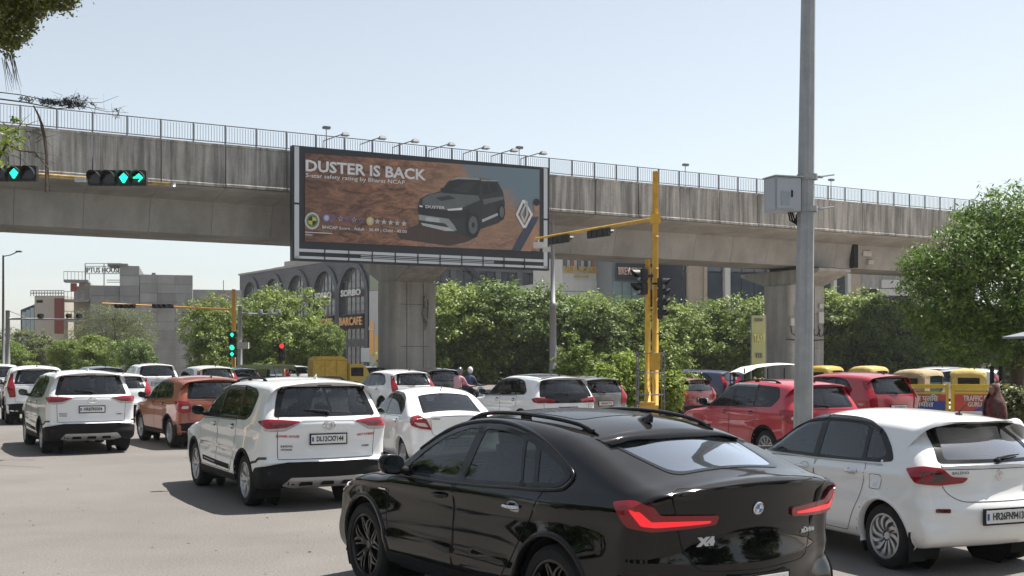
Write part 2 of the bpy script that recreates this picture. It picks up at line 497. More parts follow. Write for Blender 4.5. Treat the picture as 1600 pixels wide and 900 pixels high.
        bmesh.ops.delete(bm, geom=bad, context='VERTS')
        bm.to_mesh(me); bm.free(); me.shade_smooth()
        if not skirt: me.normals_split_custom_set_from_vertices([tuple(n) for n in cn])
        else: smooth_angle(me, 40)
        return link(name, me, m, parent)
    def ribbon(s, name, mode, path, m, parent, width=.007, off=.003, cyl=None, raw=False, mirror=False, smooth=True, thick=0):
        cyl = not isinstance(mode, str)
        obs = []
        if not raw:
            path = s.conv(mode, path)
            if cyl: path = [(a*.9, b) for a, b, *_ in path]
            if smooth: path = catmull([p[:2] for p in path], per=8)
            q = []
            for a, b in zip(path, path[1:]):
                l = math.dist(a, b); k = max(1, int(l/.05))
                for j in range(k): q.append((a[0]+(b[0]-a[0])*j/k, a[1]+(b[1]-a[1])*j/k))
            q.append(path[-1]); path = q
        for sgn in ((1, -1) if mirror else (1,)):
            bm = bmesh.new(); prev = None
            for i, p in enumerate(path):
                a = np.array(path[max(i-1, 0)][:2]); b = np.array(path[min(i+1, len(path)-1)][:2]); d = b-a; l = np.linalg.norm(d)
                if l < 1e-9: continue
                nn = np.array([-d[1], d[0]])/l*width/2
                row = []
                for sg in (1, -1):
                    u, v = p[0]+nn[0]*sg, p[1]+nn[1]*sg
                    if cyl: u = u/.9
                    md = mode
                    if sgn < 0:
                        if mode == 'L': md = 'R'
                        elif cyl: u = 2*math.pi-u
                        elif mode == 'T': v = -v
                        else: u = -u
                    co, nr = s.hit(md, u, v); row.append((co, nr))
                r = [bm.verts.new(row[0][0]+row[0][1]*off), bm.verts.new(row[1][0]+row[1][1]*off)]
                if thick:
                    r = [bm.verts.new(row[0][0]-row[0][1]*.002)]+r+[bm.verts.new(row[1][0]-row[1][1]*.002)]
                if prev:
                    for k in range(len(r)-1):
                        f = bm.faces.new((prev[k], prev[k+1], r[k+1], r[k])); f.smooth = True
                prev = r
            bmesh.ops.recalc_face_normals(bm, faces=bm.faces)
            obs.append(bobj(name, bm, m, parent))
        return obs
    def cut(s, mode, loop, rad=.03, shrink=.004):
        l = loop; cyl = not isinstance(mode, str)
        l = s.conv(mode, l)
        l = offset_poly(round_poly(l, rad), shrink)
        kill = []
        for f in s.bm.faces:
            c = f.calc_center_median(); n = f.normal
            if mode == 'L':
                if abs(n.y) < .25 or c.z < .9: continue
                q = [(v.co.x, v.co.z) for v in f.verts]
            elif mode == 'B':
                if n.x > -.08 or c.x > 2.2 or c.z < .9: continue
                q = [(v.co.y, v.co.z) for v in f.verts]
            elif mode == 'F':
                if n.x < .08 or c.z < .9: continue
                q = [(v.co.y, v.co.z) for v in f.verts]
            elif mode == 'T':
                if n.z < .1: continue
                q = [(v.co.x, v.co.y) for v in f.verts]
            if all(inside(l, a, b) for a, b in q): kill.append(f)
        s.kill = getattr(s, 'kill', set()) | set(kill)
    def arches(s, ra):
        kill = set(getattr(s, 'kill', set()))
        for f in s.bm.faces:
            c = f.calc_center_median()
            if abs(c.y) < s.hw-.32 or c.z > 1.0: continue
            for ax in (s.sp['ra'], s.sp['fa']):
                if (c.x-ax)**2+(c.z-s.sp['wr'])**2 < (ra+.012)**2: kill.add(f)
            
        s.kill = kill
    def finish(s, m, parent, name='body'):
        if getattr(s, 'kill', None): bmesh.ops.delete(s.bm, geom=list(s.kill), context='FACES')
        me = bpy.data.meshes.new(name); s.bm.to_mesh(me); smooth_angle(me, 50)
        return link(name, me, m, parent)

def wheel_meshes(r, w, style, rim_r, hub_m):
    out = {}
    bm = bmesh.new(); k = rim_r
    lathe(bm, [(k-.005, -w*.42), (k+.012, -w*.5), (r-.035, -w*.5), (r-.008, -w*.40), (r, -w*.30), (r, w*.30), (r-.008, w*.40), (r-.035, w*.5), (k+.012, w*.5), (k-.005, w*.42)], 40)
    for g in (-.18, 0, .18):
        pass
    bmesh.ops.recalc_face_normals(bm, faces=bm.faces)
    me = bpy.data.meshes.new('tyre'); bm.to_mesh(me); bm.free(); smooth_angle(me, 40); me.materials.append(M_TYRE); out['tyre'] = me
    bm = bmesh.new(); y = w*.42
    # barrel, lip, back disc ; outer side is +y
    lathe(bm, [(k+.006, y+.012), (k-.012, y+.014), (k-.022, y-.004), (k-.028, -w*.3), (.05, -w*.3)], 40)
    lathe(bm, [(.001, y-.02), (.035, y-.018), (.05, y-.03), (.055, y-.07)], 24)
    def spoke(a, w0, w1, y0, y1, r0=.045, r1=None, twist=0):
        r1 = r1 or k-.016
        pts = []
        n = 5
        for i in range(n):
            t = i/(n-1); rr = r0+(r1-r0)*t; ww = (w0+(w1-w0)*t)/2; yy = y0+(y1-y0)*t+.012*math.sin(math.pi*t); aa = a+twist*t*t
            c, s_ = math.cos(aa), math.sin(aa)
            row = []
            for (o, dy) in ((-ww, -.028), (-ww*.75, 0), (ww*.75, 0), (ww, -.028)):
                row.append(bm.verts.new((rr*c-o*s_, yy+dy, rr*s_+o*c)))
            pts.append(row)
        for p, q in zip(pts, pts[1:]):
            for j in range(3): bm.faces.new((p[j], p[j+1], q[j+1], q[j]))
    if style == 'y5':      # five forked spokes (black)
        for i in range(5):
            a = 2*math.pi*i/5+.3
            spoke(a, .06, .045, y-.025, y-.012, r1=.13)
            for s_ in (-1, 1): spoke(a, .04, .028, y-.014, y+.0, r0=.11, twist=s_*.34)
            for s_ in (-1, 1): spoke(a+.31*s_, .02, .018, y-.02, y-.004, r0=.06, twist=s_*.10)
    elif style == 'd5':    # five double spokes
        for i in range(5):
            a = 2*math.pi*i/5+.2
            for s_ in (-1, 1): spoke(a+.16*s_, .05, .055, y-.022, y, twist=s_*.06)
            spoke(a+math.pi/5, .02, .05, y-.035, y-.012, r0=.10)
    elif style == 'turbine':
        lathe(bm, [(k-.03, y-.03), (.05, y-.035)], 40)
        for i in range(11):
            a = 2*math.pi*i/11; spoke(a, .022, .065, y-.012, y+.006, r0=.05, twist=.42)
    else:
        for i in range(10):
            a = 2*math.pi*i/10; spoke(a, .035, .04, y-.02, y)
    bmesh.ops.recalc_face_normals(bm, faces=bm.faces)
    me = bpy.data.meshes.new('rim'); bm.to_mesh(me); bm.free(); smooth_angle(me, 30); me.materials.append(hub_m); out['rim'] = me
    bm = bmesh.new()
    lathe(bm, [(k-.03, -.02), (.02, -.02)], 24)
    me = bpy.data.meshes.new('brake_disc'); bm.to_mesh(me); bm.free(); me.materials.append(M_WELL if style != 'd5' else M_WELL); out['disc'] = me
    return out

def add_wheels(car, sp, style, hub_m, detail=True):
    wm = wheel_meshes(sp['wr'], sp.get('tw', .225), style, sp['rim'], hub_m)
    for ax in (sp['ra'], sp['fa']):
        for sd in (1, -1):
            w_ = empty('wheel', (ax, sd*(sp['W']/2-sp.get('tw', .225)/2-sp.get('win', .035)), sp['wr']), 0 if sd > 0 else math.pi); w_.parent = car
            for k in ('tyre', 'rim', 'disc'):
                o = bpy.data.objects.new({'disc': 'brake_disc'}.get(k, k), wm[k]); COL.objects.link(o); o.parent = w_

def arch_parts(sh, sp, car, ra, m, lipw=.035, off=.012):
    hw = sh.hw
    for ax in (sp['ra'], sp['fa']):
        for mode, sd in (('L', 1), ('R', -1)):
            bm = bmesh.new(); prev = None; n = 30
            zmin = sp.get('sill', .27)-.02
            a0 = math.asin(max(-1, min(1, (zmin-sp['wr'])/ra)))
            for i in range(n+1):
                a = a0+(math.pi-2*a0)*i/n
                row = []
                for rr, o in ((ra-.004, -.06), (ra-.004, off), (ra+lipw*.7, off), (ra+lipw, .0)):
                    x, z = ax+rr*math.cos(a), sp['wr']+rr*math.sin(a)
                    co, nr = sh.hit(mode, x, max(z, sp.get('sill', .27)-.03))
                    if abs(co.y) < hw-.2: co.y = sd*(hw-.05)
                    co.x = x; co.z = z
                    row.append(bm.verts.new(co+Vector((0, sd*o, 0))))
                if prev:
                    for k in range(3): bm.faces.new((prev[k], prev[k+1], row[k+1], row[k])).smooth = True
                prev = row
            bmesh.ops.recalc_face_normals(bm, faces=bm.faces)
            bobj('wheel_arch_trim', bm, m, car)
            bm = bmesh.new(); prev = None
            for i in range(n+1):
                a = a0-.3+(math.pi-2*a0+.6)*i/n
                x, z = ax+(ra+.004)*math.cos(a), sp['wr']+(ra+.004)*math.sin(a)
                row = [bm.verts.new((x, sd*(hw-.045), z)), bm.verts.new((x, sd*(hw-.42), z))]
                if prev: bm.faces.new((prev[0], prev[1], row[1], row[0])).smooth = True
                prev = row
            vs = [bm.verts.new((ax+(ra+.004)*math.cos(t), sd*(hw-.42), sp['wr']+(ra+.004)*math.sin(t))) for t in [2*math.pi*k/24 for k in range(24)]]
            bm.faces.new(vs)
            bobj('wheel_well', bm, M_WELL, car)
def interior(car, sp, seat=M_SEAT):
    cabin = sp['cabin']; hw = sp['W']/2
    bm = bmesh.new(); box(bm, cabin[0], cabin[1], -hw+.14, hw-.14, .30, .42)
    bobj('cabin_floor', bm, M_SEAT, car)
    def st(x, y, w_, name='front_seat', tall=.0):
        bm = bmesh.new(); box(bm, x, x+.5, y-w_/2, y+w_/2, .42, .68)
        prism(bm, [(x-.14, .62), (x+.06, .62), (x-.06, 1.20+tall), (x-.22, 1.18+tall)], y-w_/2, y+w_/2)
        n_ = 1 if w_ < .7 else 3
        for k in range(n_):
            yy = y+(k-(n_-1)/2)*.42
            box(bm, x-.24, x-.13, yy-.13, yy+.13, 1.20+tall, 1.36+tall)
        bobj(name, bm, seat, car, bevel=.03)
    fx = sp.get('front_seat', (sp['ra']+sp['fa'])/2+.15)
    st(fx, .37, .5); st(fx, -.37, .5); st(fx-.9, 0, 1.25, 'rear_seat')
    bm = bmesh.new(); prism(bm, [(fx+.95, .5), (fx+1.35, .5), (fx+1.35, .98), (fx+1.0, 1.0)], -hw+.12, hw-.12)
    bobj('dashboard', bm, M_SEAT, car, bevel=.03)
    bm = bmesh.new()
    tx = fx+.78
    prev = None
    for i in range(20):
        a = 2*math.pi*i/20
        tx_ = (tx+.08*math.sin(a)*-1, -.37+.18*math.cos(a), .93+.17*math.sin(a))
        if prev: tube(bm, [prev, tx_], .014, 5, False)
        prev = tx_
    bobj('steering_wheel', bm, M_GBLK, car)
    hs_ = simple_box('rear_shelf', .45, .95, -hw+.2, hw-.2, .92, .95, M_SEAT, car)
def mirror_parts(sh, sp, car, m, x, z, w_=.20, h_=.15):
    for mode, sd in (('L', 1), ('R', -1)):
        co, nr = sh.hit(mode, x, z)
        bm = bmesh.new(); bmesh.ops.create_uvsphere(bm, u_segments=16, v_segments=10, radius=1)
        for v in bm.verts:
            q = v.co; 
            e = .75
            q = Vector([math.copysign(abs(c)**e, c) for c in q])
            if q.x < -.25: q.x = -.25+(q.x+.25)*.12
            v.co = Vector((co.x+.03+q.x*.095, co.y+sd*(.02+w_/2)+q.y*w_/2, z+.085+q.z*h_/2+q.y*sd*.012))
        for f in bm.faces: f.smooth = True
        o = bobj('wing_mirror', bm, m, car)
        bm = bmesh.new()
        cx = co.x+.03-.095*.34
        vs = [bm.verts.new((cx-.004, co.y+sd*(.02+w_/2+w_*.42*math.cos(t)), z+.085+h_*.40*math.sin(t))) for t in [2*math.pi*k/18 for k in range(18)]]
        bm.faces.new(vs); bobj('mirror_glass', bm, M_MIRG, o)
        bm = bmesh.new(); tube(bm, [(co.x+.02, co.y-sd*.03, z+.02), (co.x+.03, co.y+sd*.12, z+.06)], [.04, .03], 8); bobj('mirror_stalk', bm, M_BLK, o)
def handle(sh, car, x, z, m, mode='L', w_=.19):
    co, nr = sh.hit(mode, x, z)
    sd = 1 if mode == 'L' else -1
    bm = bmesh.new()
    pts = []
    for i in range(9):
        t = i/8; dy = .018+.024*math.sin(math.pi*t)
        pts.append((x-w_/2+w_*t, co.y+sd*dy*(1 if 0 < i < 8 else .3), z))
    tube(bm, pts, [.007]+[.013]*7+[.007], 8)
    for v in bm.verts: v.co.z = z+(v.co.z-z)*1.15
    o = bobj('door_handle', bm, m, car)
    lp = [(x+.085*math.cos(t)-.02, z+.042*math.sin(t)) for t in [2*math.pi*k/16 for k in range(16)]]
    sh.patch('handle_cup', mode, lp, M_GBLK if m is not M_CHR else M_SIL, o, off=.0025, skirt=0, rounded=False)
    return o
def plate(car, txt, co, nrm_x=-1, w_=.50, h_=.12, tilt=0.0, fr=M_GBLK, size=.094):
    """number plate on the rear, facing -x"""
    p = empty('number_plate', co); p.parent = car; p.rotation_euler = (0, tilt, 0)
    bm = bmesh.new(); box(bm, -.006, .02, -w_/2-.018, w_/2+.018, -h_/2-.018, h_/2+.018); bobj('plate_frame', bm, fr, p)
    bm = bmesh.new(); box(bm, -.010, -.006, -w_/2, w_/2, -h_/2, h_/2); bobj('plate_panel', bm, M_PLATE, p)
    bm = bmesh.new(); box(bm, -.0115, -.010, w_/2-.035, w_/2-.010, -.03, .03); bobj('plate_strip', bm, mat('plate blue', (.03, .06, .3), .5), p)
    # text runs towards -y (to the reader's right when seen from behind)
    if txt:
        text('plate_lettering', txt, size, M_INK, p, frame_mat((-.0125, -.015, 0), (0, -1, 0), (0, 0, 1)), depth=.002, bold=.0022, spacing=1.0, sx=(w_-.075)/max(.1, len(txt)*size*.62))
    return p
def badge(name, car, s, co, size, m=M_CHR, depth=.006, parent=None, **kw):
    return text(name, s, size, m, parent or car, frame_mat(co, (0, -1, 0), (0, 0, 1)), depth=depth, **kw)
def back_text(sh, car, name, s, y, z, size, m, **kw):
    co, nr = sh.hit('B', y, z)
    xx = Vector((0, -1, 0)); xx = (xx-nr*xx.dot(nr)).normalized(); yy = nr.cross(xx)
    me = text_mesh(s, size, **kw); M = frame_mat(co+nr*.004, xx, yy)
    me.transform(M); return link(name, me, m, car)
def fin(sh, car, x, m, ln=.15, h=.075, y=0):
    co, _ = sh.hit('T', x, y)
    bm = bmesh.new(); z = co.z-.008
    n = 9; rows = []
    for i in range(n):
        t = i/(n-1); xx = x-ln/2+ln*t; hh = (h*(1-t)**.75+.004)*(min(1, (t+.05)*8)); ww = .030*math.sin(math.pi*min(1, t*.85+.12))+.002
        rows.append([bm.verts.new(p) for p in ((xx, y-ww, z), (xx-.01, y-ww*.35, z+hh*.6), (xx-.02, y, z+hh+.008), (xx-.01, y+ww*.35, z+hh*.6), (xx, y+ww, z))])
    for a, b in zip(rows, rows[1:]):
        for k in range(4): bm.faces.new((a[k], a[k+1], b[k+1], b[k])).smooth = True
    bm.faces.new(rows[0]); 
    bmesh.ops.recalc_face_normals(bm, faces=bm.faces)
    bobj('roof_antenna', bm, m, car)
def rail(sh, car, x0, x1, y, m, h=.045, lift=.03):
    for sd in (1, -1):
        bm = bmesh.new(); pts = []; n = 16
        for i in range(n+1):
            t = i/n; x = x0+(x1-x0)*t; co, nr = sh.hit('T', x, sd*y(x) if callable(y) else sd*y)
            l = lift*min(1, min(t, 1-t)*9+.0)
            pts.append((co.x, co.y, co.z+l+.006))
        tube(bm, pts, [.006]+[.016]*(n-1)+[.006], 8)
        for k in (0.12, .5, .88) if lift > .02 else (.12, .88):
            i = int(k*n); p = pts[i]; box(bm, p[0]-.06, p[0]+.06, p[1]-.010, p[1]+.010, p[2]-lift-.02, p[2])
        bobj('roof_rail', bm, m, car)
def wiper(sh, car, y0, z0, y1, z1):
    a, na = sh.hit('B', y0, z0); b, nb = sh.hit('B', y1, z1)
    bm = bmesh.new(); mid = (a+b)/2+na*.035
    tube(bm, [a+na*.03, mid, b+nb*.02], [.016, .011, .006], 6)
    lathe(bm, [(.001, -.045), (.022, -.04), (.026, 0)], 12, 'x', c=a)
    bobj('rear_wiper', bm, M_BLK, car)
# ---------------------------------------------------------------- the kinds of car
P_WHITE = paint('white paint', (.80, .81, .82), dust=.09)
P_WHITE2 = paint('pearl white paint', (.82, .82, .81), dust=.07)
P_BLACK = mat('black paint', (.0025, .0025, .0035), .3, coat=1.0, dust=.012, spec=.0, topdust_sheen=9.0)  # dust on upward faces, raised to stand in for sky reflection on the roof
P_BLACKR = paint('black roof paint', (.02, .021, .024), rough=.3, dust=.06)
P_ORANGE = paint('copper orange paint', (.30, .070, .028), metal=.2, dust=.08)
P_RED = paint('red paint', (.40, .004, .022), dust=.03)
P_RED2 = paint('faded red paint', (.34, .014, .025), dust=.06)
P_MAROON = paint('maroon paint', (.16, .012, .018))
P_BLUE = paint('dark blue paint', (.02, .035, .09))
P_GREY = paint('grey paint', (.16, .17, .18), metal=.4)
P_SILVER = paint('silver paint', (.46, .47, .48), metal=.5)

def rear_axis(sp): return ('C', 1.3)

def base_car(root, sp, paint_m, style='plain', rim_m=M_RIM, res=.045, detail=True, arch=None, arch_m=None, cutset=(), seat=M_SEAT):
    sh = Shell(sp, step=res, n1=int(14*.045/res*1.0) if res < .045 else 12, n2=6 if res < .06 else 4, n3=9 if res < .06 else 5)
    for c in cutset: sh.cut(*c)
    ra = arch or sp['wr']+.055
    sh.arches(ra)
    arch_parts(sh, sp, root, ra, arch_m or paint_m)
    add_wheels(root, sp, style, rim_m)
    sh.ra = ra
    return sh

def dlo(sh, car, outer, panes, fm, gl, names=None, mirror=True):
    sh.patch('window_frame', 'L', outer, fm, car, off=.005, holes=panes, rad=.03, res=.045, skirt=.006, mirror=mirror)
    for p in panes:
        sh.patch('side_window', 'L', [(a, b, *r) for a, b, *r in p], gl, car, off=.001, rad=.03, res=.06, skirt=0, mirror=mirror)
def rear_glass(sh, car, outer, pane, fm, gl):
    sh.patch('rear_window_frame', 'B', outer, fm, car, off=.005, holes=[pane], rad=.04, res=.05, skirt=.006)
    sh.patch('rear_window', 'B', pane, gl, car, off=.001, rad=.04, res=.07, skirt=0)
def windscreen(sh, car, hw0, z0, hw1, z1):
    l = [(-hw0, z0), (hw0, z0), (hw1, z1), (-hw1, z1)]
    p = offset_poly([q for q in l], .05)
    sh.cut('F', l, .05, .02)
    return l, p
def ws_finish(sh, car, l, p, gl):
    sh.patch('windscreen_frame', 'F', l, M_GBLK, car, off=.004, holes=[p], rad=.06, res=.08, skirt=.005)
    sh.patch('windscreen', 'F', p, gl, car, off=.001, rad=.05, res=.1, skirt=0)

# ---- large white MPV-SUV
SP_M = dict(L=4.755, W=1.85, wb=2.85, ra=.97, fa=3.82, wr=.362, rim=.245, tw=.23, win=.02, belt=lambda x: 1.20-.02*x, tumble=.27,
  prof=[(.42,.30),(.20,.33),(.06,.42),(.02,.55),(.0,.66,1),(.035,.70),(.05,.95),(.03,1.10),(.02,1.19),(.08,1.29),(.19,1.50),(.27,1.66,1),(.20,1.70),(.17,1.735,1),(.42,1.765),(1.0,1.79),(1.7,1.79),(2.3,1.755),(2.75,1.67),(3.1,1.50),(3.5,1.24),(3.72,1.12),(4.0,1.08),(4.4,1.00),(4.62,.90),(4.72,.76),(4.755,.58),(4.72,.42),(4.6,.30),(4.4,.24)],
  c_top=.05, c_back=.09, taper=.06, gtaper=.05, flare=.03, sill=.27, cabin=(.5, 3.5),
  creases=[(lambda x: 1.08-.01*x, .014, .16, .6, 4.2), (lambda x: .62+.02*x, -.012, .15, 1.4, 3.3)])
def car_mpv(root, mini=False, plate_txt='DL12CX7144', pm=P_WHITE, sidestripes=True):
    sp = SP_M
    outer = [(3.46,1.155,.02),(3.10,1.40,.1),(2.72,1.60,.1),(2.2,1.665,.1),(1.4,1.675,.1),(.92,1.64,.08),(.74,1.56,.06),(.80,1.27,.06),(.98,1.20,.05),(2.2,1.175,.1)]
    panes = [[(3.30,1.20,.02),(3.02,1.40,.1),(2.70,1.565,.06),(2.42,1.61,.03),(2.42,1.205,.02)],
             [(2.33,1.205,.02),(2.33,1.62,.03),(1.45,1.63,.03),(1.36,1.225,.02)],
             [(1.31,1.23,.02),(1.40,1.63,.03),(.95,1.60,.05),(.80,1.54,.05),(.85,1.31,.05),(1.0,1.24,.04)]]
    ro = [(-.73,1.27,.05),(.73,1.27,.05),(.665,1.50,.2),(.60,1.68,.03),(-.60,1.68,.03),(-.665,1.50,.2)]
    rp = [(-.645,1.31,.04),(.645,1.31,.04),(.575,1.50,.2),(.51,1.655,.04),(-.51,1.655,.04),(-.575,1.50,.2)]
    l = [(-.72,1.16),(.72,1.16),(.57,1.63),(-.57,1.63)]; p = offset_poly(l, .05)
    sh = base_car(root, sp, pm, 'd5', M_RIM, .038, arch_m=M_BLK, cutset=[('L', outer, .03), ('B', ro, .04), ('F', l, .05, .02)])
    A = ('C', 1.3)
    # mirrored cut on the right side
    mirror_kill(sh, outer)
    dlo(sh, root, outer, panes, M_GBLK, G_SIDE)
    rear_glass(sh, root, ro, rp, M_GBLK, G_REAR)
    ws_finish(sh, root, l, p, G_WS)
    # doors
    def door(pts):
        for mode in ('L', 'R'):
            d = sh.patch('door', mode, pts, pm, root, off=.002, rad=.05, res=.06, skirt=0, seam=.008)
            yield mode, d
    for mode, d in door([(3.42,1.13),(3.43,.75),(3.32,.42),(2.42,.42),(2.40,1.16)]):
        h = handle(sh, d, 2.58, 1.08, P_WHITE, mode)
    for mode, d in door([(2.385,1.16),(2.405,.42),(1.72,.42,.02),(1.50,.62,.15),(1.40,.95,.1),(1.38,1.18)]):
        handle(sh, d, 1.58, 1.085, P_WHITE, mode)
    # black lower cladding and bumper
    sh.patch('sill_cladding', 'L', [(3.40,.40),(3.42,.27),(1.38,.27),(1.40,.40)], M_BLK, root, off=.012, rad=.02, res=.08, mirror=True)
    sh.ribbon('door_moulding', 'L', [(3.2,.52),(2.45,.50),(1.7,.49)], M_BLK, root, .07, .012, mirror=True, thick=1, smooth=False)
    sh.ribbon('moulding_strip', 'L', [(3.1,.525),(2.46,.505)], M_SIL, root, .012, .016, mirror=True, smooth=False)
    sh.patch('lower_bumper', A, [(.55,.90,.46),(.40,.92,.58),(.02,.62,.66),(0,0,.66),(.02,-.62,.66),(.40,-.92,.58),(.55,-.90,.46),(.5,-.9,.30),(.1,-.5,.30),(.1,0,.30),(.1,.5,.30),(.5,.9,.30)], M_BLK, root, off=.022, rad=.03, res=.045)
    s_ = sh.patch('skid_plate', 'B', [(.52,.46,.03),(-.52,.46,.03),(-.62,.36,.02),(-.40,.31,.02),(.40,.31,.02),(.62,.36,.02)], M_SIL, root, off=.03, rad=.02, res=.07)
    for yy in (-.3, 0, .3): sh.patch('skid_slot', 'B', [(yy-.10,.36),(yy+.10,.36),(yy+.08,.41),(yy-.08,.41)], M_BLK, s_, off=.034, rad=.01, res=.08, skirt=0)
    sh.patch('bumper_reflector', A, [(.10,.84,.50),(.10,.84,.53),(.03,.62,.53),(.03,.62,.50)], M_DRED, root, off=.02, rad=.01, mirror=True)
    for k in (0, .018):
        sh.ribbon('bumper_scuff_trim', A, [(.62,.93,.615+k),(.50,.93,.64+k),(.40,.92,.655+k),(.30,.91,.70+k),(.15,.85,.71+k)], M_BLK, root, .014, .006, mirror=True)
    # tailgate
    tg = sh.patch('tailgate', 'B', [(-.70,1.18,.05),(-.68,.70,.02),(.68,.70,.02),(.70,1.18,.05),(.66,1.29,.05),(-.66,1.29,.05)], pm, root, off=.002, rad=.03, res=.06, skirt=0, seam=.008)
    for sd in (1, -1):
        q = [(.32,.93*sd,1.205),(.12,.86*sd,1.235),(.04,.66*sd,1.225),(.02,.40*sd,1.205),(.02,.60*sd,1.135),(.12,.85*sd,1.12)]
        if sd < 0: q = q[::-1]
        o = sh.patch('tail_light', A, q, M_RED, root, off=.022, rad=.015, res=.04)
        q = [(.10,.83*sd,1.20),(.04,.62*sd,1.198),(.02,.47*sd,1.188),(.02,.50*sd,1.178),(.04,.62*sd,1.165),(.10,.83*sd,1.165)]
        if sd < 0: q = q[::-1]
        sh.patch('lamp_core', A, q, M_DRED, o, off=.026, rad=.008, skirt=0)
        q = [(.16,.88*sd,1.118),(.03,.61*sd,1.128),(.03,.60*sd,1.112),(.14,.86*sd,1.085)]
        if sd < 0: q = q[::-1]
        sh.patch('lamp_strip', A, q, M_CLR, o, off=.016, rad=.006)
        sh.ribbon('chrome_line', 'B', [(sd*.80,1.085),(sd*.60,1.09),(sd*.42,1.185),(sd*.36,1.215),(0,1.225)], M_SIL, root, .014, .007, smooth=False)
    co, nr = sh.hit('B', 0, .97)
    plate(root, plate_txt, (co.x-.012, 0, .965))
    # oval emblem
    co, nr = sh.hit('B', 0, 1.155)
    bm = bmesh.new()
    for (a, b, cy, cz) in ((.085, .058, 0, 0), (.035, .055, 0, 0), (.062, .02, 0, .028)):
        prev = None
        for i in range(25):
            t = 2*math.pi*i/24; q = (0, cy+a*math.cos(t), cz+b*math.sin(t))
            if prev: tube(bm, [prev, q], .007, 5, False)
            prev = q
    o = bobj('emblem', bm, M_CHR, root, loc=(co.x-.008, 0, 1.155))
    M_ST = mat('red lettering', (.5, .02, .03), .5)
    if sidestripes:
        back_text(sh, root, 'badge_lettering', 'POWER HOUSE', .56, 1.01, .045, M_ST, depth=.002, bold=.001)
        back_text(sh, root, 'badge_lettering', 'HOT HYBRID', -.56, 1.01, .045, M_ST, depth=.002, bold=.001)
    back_text(sh, root, 'badge_lettering', 'INNOVA', .57, .875, .042, M_GREYB, depth=.004, bold=.001)
    back_text(sh, root, 'badge_lettering', 'HYCROSS', .57, .83, .034, M_GREYB, depth=.004, bold=.001)
    back_text(sh, root, 'badge_lettering', 'HYBRID', -.56, .85, .034, M_GREYB, depth=.004, bold=.001)
    wiper(sh, root, .0, 1.325, .33, 1.36)
    bm = bmesh.new(); box(bm, .20, .225, -.10, .10, 1.685, 1.698); bobj('brake_light', bm, M_DRED, root)
    # rain visors
    for a, b in ((3.15, 2.38), (2.36, 1.42)):
        pts = [(3.12,1.365),(2.95,1.46),(2.72,1.56),(2.40,1.62)] if a > 3 else [(2.36,1.625),(1.9,1.64),(1.42,1.635)]
        sh.ribbon('rain_visor', 'L', pts, M_GBLK, root, .045, .014, mirror=True, thick=1)
    rail(sh, root, .95, 2.65, lambda x: .585, M_BLK)
    fin(sh, root, .62, P_WHITE if pm is P_WHITE else M_GBLK)
    mirror_parts(sh, sp, root, M_GBLK, 3.22, 1.17)
    # front lamps (seldom seen)
    sh.patch('headlight', ('C', 3.4), [(4.45,.90,.88),(4.62,.75,.90),(4.70,.5,.88),(4.70,.5,.80),(4.62,.76,.78),(4.45,.90,.80)], M_CLR, root, off=.01, mirror=True)
    interior(root, sp)
    sh.finish(pm, root)
    return sh
M_BADGE = mat('badge silver', (.60, .61, .62), .4, .3)
M_GREYB = mat('badge grey', (.18, .18, .19), .3, .8)
def mirror_kill(sh, outer, rad=.03, shrink=.004):
    l = offset_poly(round_poly(outer, rad), shrink); k = set(sh.kill)
    for f in sh.bm.faces:
        if f.normal.y < -.25 and f.calc_center_median().z > .9:
            if all(inside(l, v.co.x, v.co.z) for v in f.verts): k.add(f)
        elif f.normal.y < 0 and f in k: pass
    # the left cut kills both sides already when |n.y| is large
    sh.kill = k

# ---- black coupe SUV
SP_C = dict(L=4.75, W=1.94, wb=2.86, ra=1.04, fa=3.90, wr=.375, rim=.27, tw=.26, win=.01, belt=lambda x: 1.14-.025*(x-1), tumble=.34,
  prof=[(.50,.30),(.28,.31),(.10,.38),(.03,.52),(.0,.68),(.03,.80),(.045,.95),(.02,1.10),(-.01,1.215,1),(.02,1.235),(.12,1.245),(.30,1.285),(.60,1.385),(.90,1.482),(1.2,1.556),(1.6,1.605),(2.05,1.622),(2.5,1.60),(2.9,1.51),(3.3,1.32),(3.68,1.10),(4.0,1.055),(4.4,.97),(4.62,.86),(4.72,.70),(4.74,.5),(4.68,.35),(4.5,.26)],
  c_top=.055, c_back=.12, c_bump=.08, r_back=.16, d_back=.17, r_top=.12, d_top=.13, taper=.07, gtaper=.10, flare=.045, sill=.29, cabin=(.7, 3.5), shoulder=.05,
  creases=[(lambda x: .985-.012*x, .020, .20, .5, 4.3), (lambda x: .56, -.018, .14, 1.5, 3.4)])
